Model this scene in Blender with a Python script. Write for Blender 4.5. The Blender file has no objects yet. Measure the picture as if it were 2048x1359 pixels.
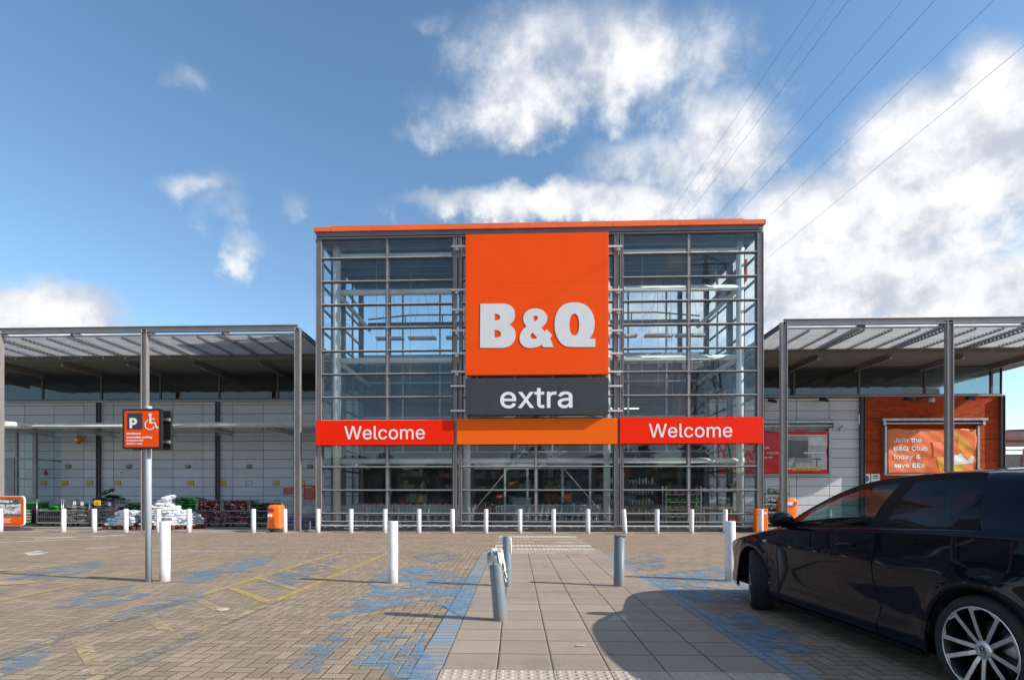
import bpy, math, random
from mathutils import Vector, Matrix
R = math.radians
rnd = random.Random(7)
SC = bpy.context.scene
COL = SC.collection

# ------------------------------------------------------------------ camera, sky, sun
F, CX, CY, H, YAW = 1075.0, 993.0, 991.0, 1.2, R(2.03)
cc, ss = math.cos(YAW), math.sin(YAW)
cam = bpy.data.cameras.new('camera'); camo = bpy.data.objects.new('camera', cam); COL.objects.link(camo)
camo.location = (0, 0, H); camo.rotation_euler = (R(90), 0, YAW)
cam.sensor_width = 36; cam.lens = 36*F/2048
cam.shift_x = (1024-CX)/2048; cam.shift_y = (CY-679.5)/2048
cam.clip_end = 3000; cam.clip_start = .05
SC.camera = camo
SC.view_settings.view_transform = 'Standard'; SC.view_settings.look = 'None'
SC.view_settings.exposure = 0.5; SC.view_settings.gamma = 1
SUN_EL, SUN_AZ = 30.8, 104.0          # azimuth clockwise from +Y

def at(u, v, Y):
    """point of the vertical plane at distance Y that the photo shows at (u, v)"""
    a = (u-CX)/F; b = (CY-v)/F; t = Y/(cc+a*ss)
    return Vector(((a*cc-ss)*t, Y, H+b*t))
def ux(u, Y): return at(u, CY, Y).x
def gr(u, v):
    d = H*F/(v-CY); x = (u-CX)/F*d
    return Vector((x*cc-d*ss, x*ss+d*cc, 0))
def uz(u, v, Y): return at(u, v, Y).z

# ------------------------------------------------------------------ node helper
class N:
    def __init__(s, tree): s.t = tree; s.n = tree.nodes; s.l = tree.links
    def new(s, typ, **kw):
        n = s.n.new(typ)
        for k, v in kw.items(): setattr(n, k, v)
        return n
    def put(s, inp, v):
        if v is None: return
        if isinstance(v, bpy.types.NodeSocket): s.l.new(v, inp)
        else: inp.default_value = v
    def m(s, op, a, b=None, c=None, clamp=False):
        n = s.new('ShaderNodeMath', operation=op); n.use_clamp = clamp
        for i, v in enumerate((a, b, c)): s.put(n.inputs[i], v)
        return n.outputs[0]
    def vm(s, op, a, b=None, out=0):
        n = s.new('ShaderNodeVectorMath', operation=op)
        s.put(n.inputs[0], a); s.put(n.inputs[1], b)
        return n.outputs[out]
    def mix(s, f, a, b):
        n = s.new('ShaderNodeMix', data_type='RGBA')
        s.put(n.inputs[0], f); s.put(n.inputs[6], a); s.put(n.inputs[7], b)
        return n.outputs[2]
    def ramp(s, v, lo, hi, a=0.0, b=1.0, smooth=True):
        n = s.new('ShaderNodeMapRange'); n.interpolation_type = 'SMOOTHSTEP' if smooth else 'LINEAR'
        for i, x in enumerate((v, lo, hi, a, b)): s.put(n.inputs[i], x)
        return n.outputs[0]
    def noise(s, vec, scale, detail=4, rough=.55, dist=0.0, out=0):
        n = s.new('ShaderNodeTexNoise'); s.put(n.inputs['Vector'], vec)
        n.inputs['Scale'].default_value = scale; n.inputs['Detail'].default_value = detail
        n.inputs['Roughness'].default_value = rough; n.inputs['Distortion'].default_value = dist
        return n.outputs[out]
    def white(s, vec):
        n = s.new('ShaderNodeTexWhiteNoise'); s.put(n.inputs['Vector'], vec); return n.outputs[0], n.outputs[1]
    def sep(s, v):
        n = s.new('ShaderNodeSeparateXYZ'); s.put(n.inputs[0], v); return n.outputs
    def comb(s, x, y, z=0.0):
        n = s.new('ShaderNodeCombineXYZ')
        for i, v in enumerate((x, y, z)): s.put(n.inputs[i], v)
        return n.outputs[0]
    def bump(s, h, strength=.3, dist=.01):
        n = s.new('ShaderNodeBump'); n.inputs['Strength'].default_value = strength
        n.inputs['Distance'].default_value = dist; s.put(n.inputs['Height'], h); return n.outputs[0]

def rgb(r, g, b): return (r, g, b, 1)
def srgb(r, g, b):
    f = lambda c: (c/255/12.92) if c/255 <= .04045 else ((c/255+.055)/1.055)**2.4
    return (f(r), f(g), f(b), 1)

# ------------------------------------------------------------------ world
W = bpy.data.worlds.new('World'); SC.world = W; W.use_nodes = True
w = N(W.node_tree); w.n.clear()
sky = w.new('ShaderNodeTexSky', sky_type='NISHITA'); sky.sun_disc = False
sky.sun_elevation = R(SUN_EL); sky.sun_rotation = R(SUN_AZ)
sky.altitude = 50; sky.air_density = 1.0; sky.dust_density = .4; sky.ozone_density = 1.9
tc = w.new('ShaderNodeTexCoord').outputs['Generated']
dx, dy, dz = w.sep(tc)
ysafe = w.m('MAXIMUM', dy, .08)
px_, pz_ = w.m('DIVIDE', dx, ysafe), w.m('DIVIDE', dz, ysafe)
n1 = w.noise(tc, 3.2, 9, .58, .25)
n2 = w.noise(tc, 8.0, 12, .60, .0)
n3 = w.noise(tc, 26.0, 8, .62)
nw = w.noise(tc, 2.2, 3, .5)
warp = w.m('MULTIPLY', w.m('SUBTRACT', n2, .5), .20)
warp2 = w.m('MULTIPLY', w.m('SUBTRACT', n1, .5), .22)
pxw, pzw = w.m('ADD', px_, warp2), w.m('ADD', pz_, warp)
blobs = [(1190,110,290,130,.72),(1050,190,140,110,.68),(1420,90,120,110,.45),(1440,290,130,130,.85),(1130,410,330,48,1.0),(1330,340,170,90,.72),
         (1330,170,130,120,.42),(1900,330,230,170,1.25),(1720,440,300,120,1.2),(1990,210,130,130,1.15),(1600,560,320,120,1.15),(1850,600,420,130,1.2),
         (80,645,200,95,1.35),(390,385,110,38,.60),(440,440,70,66,.58),(478,505,50,48,.58),(580,425,42,55,.46),
         (365,150,60,46,.30),(860,220,80,60,.34),(1240,20,160,50,.30),(870,30,70,35,.22),(1560,150,60,50,.28),(1650,620,700,80,.8)]
tot = None
for (u, v, ru, rv, wt) in blobs:
    p = at(u, v, 1.0); cxx, czz = p.x, p.z-H
    dd = w.vm('LENGTH', w.comb(w.m('DIVIDE', w.m('SUBTRACT', pxw, cxx), ru/F), w.m('DIVIDE', w.m('SUBTRACT', pzw, czz), rv/F)), out=1)
    g = w.ramp(dd, 1.5, .25, 0.0, wt)
    tot = g if tot is None else w.m('MAXIMUM', tot, g)
front = w.ramp(dy, .1, .3)
back = w.ramp(n1, .40, .66, 0.0, .9)
tot = w.m('ADD', w.m('MULTIPLY', tot, front), w.m('MULTIPLY', back, w.m('SUBTRACT', 1.0, front)))
dens = w.m('ADD', tot, w.m('MULTIPLY', w.m('SUBTRACT', n2, .5), 1.25))
dens = w.m('ADD', dens, w.m('MULTIPLY', w.m('SUBTRACT', n3, .5), .45))
dens = w.m('ADD', dens, w.m('MULTIPLY', w.m('SUBTRACT', n1, .5), .5))
mask = w.m('MULTIPLY', w.ramp(dens, .13, .92), w.ramp(tot, .05, .25))
mask = w.m('MULTIPLY', mask, w.ramp(dz, -.02, .02))
shade = w.ramp(w.m('ADD', w.m('MULTIPLY', w.m('SUBTRACT', n2, w.noise(w.vm('ADD', tc, (.018, 0, .030)), 8.0, 12, .60)), 1.6), w.m('ADD', .22, w.m('MULTIPLY', dens, .33))), .20, .78)
ccol = w.mix(shade, (2.75, 3.0, 3.45, 1), (5.0, 5.05, 5.12, 1))
hsv = w.new('ShaderNodeHueSaturation'); hsv.inputs['Saturation'].default_value = 1.08; hsv.inputs['Value'].default_value = .98; hsv.inputs['Hue'].default_value = .494; w.put(hsv.inputs['Color'], sky.outputs[0])
skc = w.mix(mask, hsv.outputs[0], ccol)
bg = w.new('ShaderNodeBackground'); w.put(bg.inputs[0], skc); bg.inputs[1].default_value = .148
w.l.new(bg.outputs[0], w.new('ShaderNodeOutputWorld').inputs[0])

sun = bpy.data.lights.new('sun', 'SUN'); sun.energy = 4.6; sun.angle = R(.5); sun.color = (1, .94, .86)
suno = bpy.data.objects.new('sun', sun); COL.objects.link(suno)
az, el = R(SUN_AZ), R(SUN_EL)
sd = Vector((math.sin(az)*math.cos(el), math.cos(az)*math.cos(el), math.sin(el)))
suno.rotation_euler = sd.to_track_quat('Z', 'Y').to_euler(); suno.location = sd*60

# ------------------------------------------------------------------ materials
MATS = {}
def mat(name, col, rough=.5, metal=0.0, vary=.08, vscale=3.0, bump=0.0, bscale=60, coat=0.0, spec=.5, dirt=0.0):
    if name in MATS: return MATS[name]
    m = bpy.data.materials.new(name); m.use_nodes = True; n = N(m.node_tree)
    b = n.n['Principled BSDF']; tcn = n.new('ShaderNodeTexCoord').outputs['Object']
    c = tuple(col[:3])
    f = n.noise(tcn, vscale, 5, .6)
    lo = tuple(max(0, x*(1-vary*2)) for x in c)+(1,); hi = tuple(min(1, x*(1+vary*2)) for x in c)+(1,)
    colr = n.mix(n.ramp(f, .25, .75), lo, hi)
    if dirt:
        g = n.ramp(n.noise(tcn, 14, 6, .7, .6), .60-.12*dirt, .72, 0, .75)
        colr = n.mix(g, colr, (.10, .075, .055, 1))
    n.put(b.inputs['Base Color'], colr)
    rr = n.ramp(n.noise(tcn, vscale*4, 4, .6), .2, .8, max(0, rough-.08), min(1, rough+.08))
    n.put(b.inputs['Roughness'], rr)
    b.inputs['Metallic'].default_value = metal
    b.inputs['Specular IOR Level'].default_value = spec
    b.inputs['Coat Weight'].default_value = coat
    if bump: n.put(b.inputs['Normal'], n.bump(n.noise(tcn, bscale, 4, .6), bump, .01))
    MATS[name] = m; return m
def glass(name, tint, ior=1.6, extra=0.0, rough=0.0):
    m = bpy.data.materials.new(name); m.use_nodes = True; n = N(m.node_tree); n.n.clear()
    tr = n.new('ShaderNodeBsdfTransparent'); tr.inputs[0].default_value = tint
    gl = n.new('ShaderNodeBsdfGlossy'); gl.inputs['Roughness'].default_value = rough; gl.inputs[0].default_value = (.93, .97, 1, 1)
    tcn = n.new('ShaderNodeTexCoord').outputs['Object']
    nb = n.bump(n.noise(tcn, .55, 2, .5), .12, .02); n.put(gl.inputs['Normal'], nb)
    lw = n.new('ShaderNodeLayerWeight'); lw.inputs[0].default_value = .5; f0 = ((ior-1)/(ior+1))**2+extra
    f = n.m('ADD', n.m('MULTIPLY', n.m('POWER', lw.outputs['Facing'], 5.0), 1-f0), f0, clamp=True)
    mx = n.new('ShaderNodeMixShader'); n.put(mx.inputs[0], f)
    n.l.new(tr.outputs[0], mx.inputs[1]); n.l.new(gl.outputs[0], mx.inputs[2])
    # a little dust
    df = n.new('ShaderNodeBsdfDiffuse'); df.inputs[0].default_value = (.55, .6, .62, 1)
    mx2 = n.new('ShaderNodeMixShader'); n.put(mx2.inputs[0], n.ramp(n.noise(tcn, 1.6, 5, .65), .4, .8, .006, .030))
    n.l.new(mx.outputs[0], mx2.inputs[1]); n.l.new(df.outputs[0], mx2.inputs[2])
    n.l.new(mx2.outputs[0], n.new('ShaderNodeOutputMaterial').inputs[0])
    MATS[name] = m; return m
def clear(name, tint):
    m = bpy.data.materials.new(name); m.use_nodes = True; n = N(m.node_tree); n.n.clear()
    tr = n.new('ShaderNodeBsdfTransparent'); tr.inputs[0].default_value = tint; n.l.new(tr.outputs[0], n.new('ShaderNodeOutputMaterial').inputs[0]); MATS[name] = m; return m
def emit(name, col, st):
    m = bpy.data.materials.new(name); m.use_nodes = True; b = m.node_tree.nodes['Principled BSDF']
    b.inputs['Base Color'].default_value = col; b.inputs['Emission Color'].default_value = col; b.inputs['Emission Strength'].default_value = st
    MATS[name] = m; return m

def herring(n, vec, w_=.1):
    """joint mask, brick id of a 2:1 herringbone of bricks w_ wide"""
    v = n.vm('DIVIDE', vec, (w_, w_, w_)); x, y, _ = n.sep(v)
    ix, iy = n.m('FLOOR', x), n.m('FLOOR', y)
    fx, fy = n.m('SUBTRACT', x, ix), n.m('SUBTRACT', y, iy)
    k = n.m('FLOORED_MODULO', n.m('SUBTRACT', ix, iy), 4.0)
    eq = lambda c: n.m('COMPARE', k, float(c), .5)
    e0, e1, e2, e3 = eq(0), eq(1), eq(2), eq(3)
    dl = n.m('ADD', fx, e1); dr = n.m('ADD', n.m('SUBTRACT', 1.0, fx), e0)
    db = n.m('ADD', fy, e2); dt = n.m('ADD', n.m('SUBTRACT', 1.0, fy), e3)
    d = n.m('MINIMUM', n.m('MINIMUM', dl, dr), n.m('MINIMUM', db, dt))
    bid = n.comb(n.m('SUBTRACT', ix, e1), n.m('SUBTRACT', iy, e2), 0.0)
    return d, bid
def rects(n, vec, wx, wy, stagger=0.0):
    x, y, _ = n.sep(vec); x = n.m('DIVIDE', x, wx); y = n.m('DIVIDE', y, wy)
    iy = n.m('FLOOR', y)
    if stagger: x = n.m('ADD', x, n.m('MULTIPLY', n.m('FLOORED_MODULO', iy, 2.0), stagger))
    ix = n.m('FLOOR', x); fx = n.m('SUBTRACT', x, ix); fy = n.m('SUBTRACT', y, iy)
    ex = n.m('MULTIPLY', n.m('MINIMUM', fx, n.m('SUBTRACT', 1.0, fx)), wx)
    ey = n.m('MULTIPLY', n.m('MINIMUM', fy, n.m('SUBTRACT', 1.0, fy)), wy)
    return n.m('MINIMUM', ex, ey), n.comb(ix, iy, 0.0)

def paving(name, kind):
    m = bpy.data.materials.new(name); m.use_nodes = True; n = N(m.node_tree); b = n.n['Principled BSDF']
    p = n.new('ShaderNodeTexCoord').outputs['Object']
    wob = n.vm('MULTIPLY', n.vm('SUBTRACT', n.noise(p, 1.3, 3, .5, out=1), (.5, .5, .5)), (.022, .022, 0))
    pw = n.vm('ADD', p, wob)
    big = n.noise(p, .35, 6, .6); med = n.noise(p, 2.1, 6, .65, .5); fine = n.noise(p, 210, 3, .7); spk = n.noise(p, 95, 2, .5)
    if kind == 'herring':
        d, bid = herring(n, pw); d = n.m('MULTIPLY', d, .1); jw = .0055
        base, alt = (.325, .248, .168, 1), (.20, .150, .10, 1)
    elif kind == 'soldier':
        d, bid = rects(n, n.vm('ADD', pw, (.11, 0, 0)), .2, .1); jw = .005
        base, alt = (.27, .25, .225, 1), (.20, .19, .175, 1)
    else:
        d, bid = rects(n, n.vm('ADD', n.vm('ADD', p, n.vm('MULTIPLY', wob, (.3, .3, 0))), (.512+.3855*8, -3.707+.374*40, 0)), .3855, .374); jw = .0075
        base, alt = (.335, .27, .21, 1), (.265, .215, .17, 1)
    rv, rc = n.white(bid)
    col = n.mix(rv, base, alt)
    col = n.mix(n.ramp(big, .3, .7, 0, .35), col, tuple(x*.72 for x in base[:3])+(1,))
    col = n.mix(n.ramp(med, .55, .8, 0, .5), col, (.20, .165, .13, 1))
    col = n.mix(n.ramp(fine, .35, .75, 0, .35), col, (.5, .42, .33, 1))
    col = n.mix(n.ramp(spk, .68, .76, 0, .55), col, (.62, .58, .5, 1))
    if kind == 'soldier':
        bl = n.ramp(n.m('ADD', n.noise(p, 1.1, 5, .7, .3), n.m('MULTIPLY', n.m('SUBTRACT', rv, .5), .22)), .40, .66, .05, .85)
        col = n.mix(bl, col, (.19, .28, .36, 1))
    tr_ = n.noise(n.vm('MULTIPLY', p, (.25, 1.0, 1.0)), 1.2, 7, .7, .6)
    col = n.mix(n.ramp(tr_, .50, .72, 0, .42), col, (.13, .105, .08, 1))
    if kind == 'slab':
        col = n.mix(n.ramp(n.noise(n.vm('ADD', p, rc), 3.0, 6, .7, .8), .48, .75, 0, .38), col, (.19, .155, .13, 1))
    weed = n.m('MULTIPLY', n.ramp(n.noise(p, .8, 5, .65), .56, .66), n.ramp(n.noise(p, 45, 3, .6), .55, .62))
    # oil spots and gum
    vo = n.new('ShaderNodeTexVoronoi'); n.put(vo.inputs['Vector'], n.vm('ADD', p, n.vm('MULTIPLY', wob, (4, 4, 0)))); vo.inputs['Scale'].default_value = 1.7
    spot = n.m('MULTIPLY', n.ramp(vo.outputs['Distance'], .13, .03), n.ramp(n.white(vo.outputs['Position'])[0], .68, .72))
    col = n.mix(n.m('MULTIPLY', spot, .7), col, (.05, .045, .04, 1))
    vo2 = n.new('ShaderNodeTexVoronoi'); n.put(vo2.inputs['Vector'], p); vo2.inputs['Scale'].default_value = 3.1
    gum = n.m('MULTIPLY', n.ramp(vo2.outputs['Distance'], .075, .05), n.ramp(n.white(vo2.outputs['Position'])[0], .8, .82))
    col = n.mix(n.m('MULTIPLY', gum, .55), col, (.55, .52, .46, 1) if kind != 'slab' else (.16, .14, .12, 1))
    jn = n.ramp(n.m('ADD', d, n.m('MULTIPLY', n.m('SUBTRACT', n.noise(p, 60, 3, .6), .5), .006)), jw*.35, jw, 1, 0)
    jc = n.mix(n.ramp(med, .4, .6), (.030, .024, .018, 1), (.065, .054, .032, 1)); jc = n.mix(weed, jc, (.05, .075, .018, 1))
    col = n.mix(n.m('MULTIPLY', jn, .93 if kind != 'slab' else .97), col, jc)
    n.put(b.inputs['Base Color'], col)
    n.put(b.inputs['Roughness'], n.ramp(fine, .2, .8, .72, .95)); b.inputs['Specular IOR Level'].default_value = .3
    h = n.m('ADD', n.m('MULTIPLY', n.ramp(d, 0, jw*2.2), 1.0), n.m('MULTIPLY', fine, .16))
    h = n.m('ADD', h, n.m('MULTIPLY', rv, .25))
    n.put(b.inputs['Normal'], n.bump(h, .55, .006))
    MATS[name] = m; return m
def road_paint(name, colr, wear=.5, keep=1.0, scale=1.5):
    """worn paint lying on the bricks: bare joints, chipped and rubbed off brick by brick"""
    m = bpy.data.materials.new(name); m.use_nodes = True; n = N(m.node_tree); b = n.n['Principled BSDF']
    p = n.new('ShaderNodeTexCoord').outputs['Object']
    wob = n.vm('MULTIPLY', n.vm('SUBTRACT', n.noise(p, 1.3, 3, .5, out=1), (.5, .5, .5)), (.022, .022, 0))
    d, bid = herring(n, n.vm('ADD', p, wob)); rv, _ = n.white(bid)
    f = n.m('ADD', n.m('ADD', n.noise(p, scale, 6, .7, .5), n.m('MULTIPLY', n.m('SUBTRACT', rv, .5), .13)), n.m('MULTIPLY', n.m('SUBTRACT', n.noise(p, 30, 6, .75), .5), .55))
    a = n.ramp(f, wear-.13, wear+.14, 0, keep)
    a = n.m('MULTIPLY', a, n.ramp(d, .035, .075))
    at_ = n.new('ShaderNodeAttribute', attribute_name='edge'); a = n.m('MULTIPLY', a, n.ramp(n.m('ADD', at_.outputs['Fac'], n.m('MULTIPLY', n.m('SUBTRACT', n.noise(p, 5, 5, .7), .5), .9)), .3, .7))
    n.put(b.inputs['Alpha'], a)
    n.put(b.inputs['Base Color'], n.mix(n.noise(p, 9, 5, .7), tuple(x*.75 for x in colr[:3])+(1,), colr))
    b.inputs['Roughness'].default_value = .7
    n.put(b.inputs['Normal'], n.bump(n.noise(p, 200, 3, .7), .3, .004))
    MATS[name] = m; return m

def sign_mat(name, c, amt=1.0):
    m = bpy.data.materials.new(name); m.use_nodes = True; n = N(m.node_tree); b = n.n['Principled BSDF']; p = n.new('ShaderNodeTexCoord').outputs['Object']
    st = n.noise(n.vm('MULTIPLY', p, (5, 5, .35)), 2.2, 7, .7); bl = n.noise(p, .9, 5, .6)
    col = n.mix(n.ramp(bl, .35, .75, 0, .22*amt), c+(1,), tuple(min(1, x*1.0+.02) for x in c)+(1,))
    col = n.mix(n.ramp(st, .52, .80, 0, .22*amt), col, (c[0]*.62, c[1]*.8+.01, c[2]+.01, 1))
    col = n.mix(n.ramp(n.noise(p, 30, 4, .7), .62, .75, 0, .12*amt), col, (.25, .12, .06, 1))
    n.put(b.inputs['Base Color'], col); n.put(b.inputs['Roughness'], n.ramp(st, .3, .8, .42, .6)); b.inputs['Specular IOR Level'].default_value = .12
    n.put(b.inputs['Normal'], n.bump(n.noise(p, 1.1, 3, .5), .12, .02)); MATS[name] = m; return m
def boll_mat(name, c):
    m = bpy.data.materials.new(name); m.use_nodes = True; n = N(m.node_tree); b = n.n['Principled BSDF']; tcn = n.new('ShaderNodeTexCoord').outputs['Object']; oi = n.new('ShaderNodeObjectInfo').outputs['Random']
    x, y, z = n.sep(tcn); q = n.vm('ADD', tcn, n.comb(n.m('MULTIPLY', oi, 13.0), n.m('MULTIPLY', oi, 7.0), 0.0))
    f = n.noise(q, 6, 5, .65); col = n.mix(n.ramp(f, .3, .75, 0, .5), c+(1,), tuple(v*.86 for v in c)+(1,))
    gr_ = n.ramp(n.m('ADD', n.m('MULTIPLY', n.noise(q, 9, 5, .7), .35), n.m('MULTIPLY', z, -1.0)), -.06, .18, 0, .55)
    col = n.mix(gr_, col, (.22, .17, .12, 1))
    sc = n.noise(n.vm('MULTIPLY', q, (1, 1, 2.2)), 22, 4, .6); col = n.mix(n.ramp(sc, .655, .675, 0, .9), col, (.10, .07, .055, 1))
    rub = n.noise(n.vm('MULTIPLY', q, (1, 1, .25)), 10, 5, .7); col = n.mix(n.ramp(rub, .60, .72, 0, .35), col, (.30, .27, .25, 1))
    n.put(b.inputs['Base Color'], col); b.inputs['Roughness'].default_value = .5; n.put(b.inputs['Normal'], n.bump(n.noise(q, 14, 5, .7), .15, .01)); MATS[name] = m; return m
M_STEEL = mat('painted grey steel', (.30, .28, .275), .42, .35, .05, 2, dirt=.15)
M_STEELD = mat('dark grey steel', (.10, .10, .105), .45, .3, .05, 2)
M_ALU = mat('aluminium trim', (.60, .60, .61), .4, .15, .05, 3)
M_GALV = mat('galvanised steel', (.36, .38, .40), .38, .7, .1, 8)
M_WTUBE = mat('pale painted tube', (.62, .65, .63), .45, 0, .05, 2)
M_BOLL = boll_mat('white bollard paint', (.68, .655, .66))
M_GBOLL = boll_mat('blue grey bollard paint', (.165, .205, .235))
M_ORANGE = sign_mat('orange sign face', (.88, .078, .003))
M_RED = sign_mat('red orange sign face', (.90, .020, .001), .4)
M_LORANGE = sign_mat('light orange sign face', (.88, .135, .006), .5)
M_BLACK = mat('charcoal sign face', (.035, .037, .045), .45, 0, .06, 2)
M_DARK = mat('black plastic', (.012, .012, .013), .45, 0, .1, 4)
M_LETTER = mat('pale grey lettering', (.66, .68, .70), .45, 0, .01, 3)
M_WHITE = mat('white lettering', (.80, .79, .80), .45, 0, .01, 3)
M_SOFFIT = mat('soffit board', (.19, .19, .185), .7, 0, .05, 2)
M_SOFFITB = mat('blue grey roof deck', (.13, .16, .21), .6, 0, .06, 1)
M_CONC = mat('concrete', (.32, .30, .27), .85, 0, .12, 3, bump=.3)
M_PLINTH = mat('dark painted plinth', (.045, .035, .03), .6, 0, .3, 5, bump=.3, bscale=30)
M_GLASS = glass('clear facade glass', (.94, .97, .98, 1), 1.5, .028)
M_CLEAR = clear('inner pane face', (.96, .98, .98, 1))
M_GLASSB = glass('side facade glass', (.90, .95, .96, 1), 1.35)
M_GLASSW = glass('dark window glass', (.42, .50, .50, 1), 1.45, .05)
M_CANOPYG = glass('dusty canopy glazing', (.62, .70, .66, 1), 1.5)
M_YELLOW = mat('yellow sign', (.80, .50, .02), .5, 0, .05, 3)
M_BINO = mat('orange plastic', (.90, .17, .015), .38, 0, .03, 3, coat=.15)
M_WOODR = mat('red brown pallet wood', (.20, .06, .035), .8, 0, .2, 6)
M_WOOD = mat('weathered wood', (.30, .20, .12), .8, 0, .2, 6)
M_TYRE = mat('tyre rubber', (.012, .012, .012), .8, 0, .1, 8, bump=.3)
M_REDP = mat('red plastic', (.55, .03, .02), .45, 0, .05, 4)
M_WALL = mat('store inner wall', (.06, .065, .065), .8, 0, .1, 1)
M_FLOOR = mat('store floor', (.26, .25, .23), .5, 0, .1, 2)

def panel_mat(name, col, pw, ph, ox=0, oz=0, joint=(.05, .055, .06, 1)):
    m = bpy.data.materials.new(name); m.use_nodes = True; n = N(m.node_tree); b = n.n['Principled BSDF']
    p = n.new('ShaderNodeTexCoord').outputs['Object']; x, y, z = n.sep(p)
    d, bid = rects(n, n.comb(n.m('ADD', x, ox), n.m('ADD', z, oz)), pw, ph)
    rv, _ = n.white(bid)
    c = n.mix(rv, tuple(v*.92 for v in col)+(1,), tuple(v*1.06 for v in col)+(1,))
    st = n.noise(n.vm('MULTIPLY', p, (3, 3, .5)), 2.0, 6, .65)
    c = n.mix(n.ramp(st, .5, .8, 0, .35), c, tuple(v*.6 for v in col)+(1,))
    c = n.mix(n.ramp(d, .007, .012, 1, 0), c, joint)
    n.put(b.inputs['Base Color'], c); b.inputs['Roughness'].default_value = .5
    bow = n.m('MULTIPLY', n.m('SUBTRACT', rv, .5), .0)
    n.put(b.inputs['Normal'], n.bump(n.ramp(d, 0, .03), .8, .012))
    MATS[name] = m; return m
def brick_mat(name):
    m = bpy.data.materials.new(name); m.use_nodes = True; n = N(m.node_tree); b = n.n['Principled BSDF']
    p = n.new('ShaderNodeTexCoord').outputs['Object']; x, y, z = n.sep(p)
    d, bid = rects(n, n.comb(n.m('ADD', x, y), z), .225, .075, .5)
    rv, _ = n.white(bid)
    c = n.mix(rv, (.36, .046, .013, 1), (.54, .078, .020, 1))
    c = n.mix(n.ramp(n.noise(p, 40, 4, .7), .5, .8, 0, .4), c, (.25, .04, .02, 1))
    mj = n.ramp(d, .004, .007, 1, 0)
    zz = n.m('FLOORED_MODULO', n.m('ADD', z, .05), .90)
    band = n.ramp(zz, .018, .024, 1, 0)
    c = n.mix(n.m('MULTIPLY', mj, .85), c, (.20, .06, .03, 1))
    c = n.mix(band, c, (.05, .015, .01, 1))
    n.put(b.inputs['Base Color'], c); b.inputs['Roughness'].default_value = .85; b.inputs['Specular IOR Level'].default_value = .15
    n.put(b.inputs['Normal'], n.bump(n.m('SUBTRACT', n.ramp(d, 0, .01), band), .7, .008))
    MATS[name] = m; return m
M_PANEL = panel_mat('pale metal cladding panels', (.58, .585, .62), 1.35, .40, ox=.26, oz=.0)
M_BRICK = brick_mat('red brick')

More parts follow.
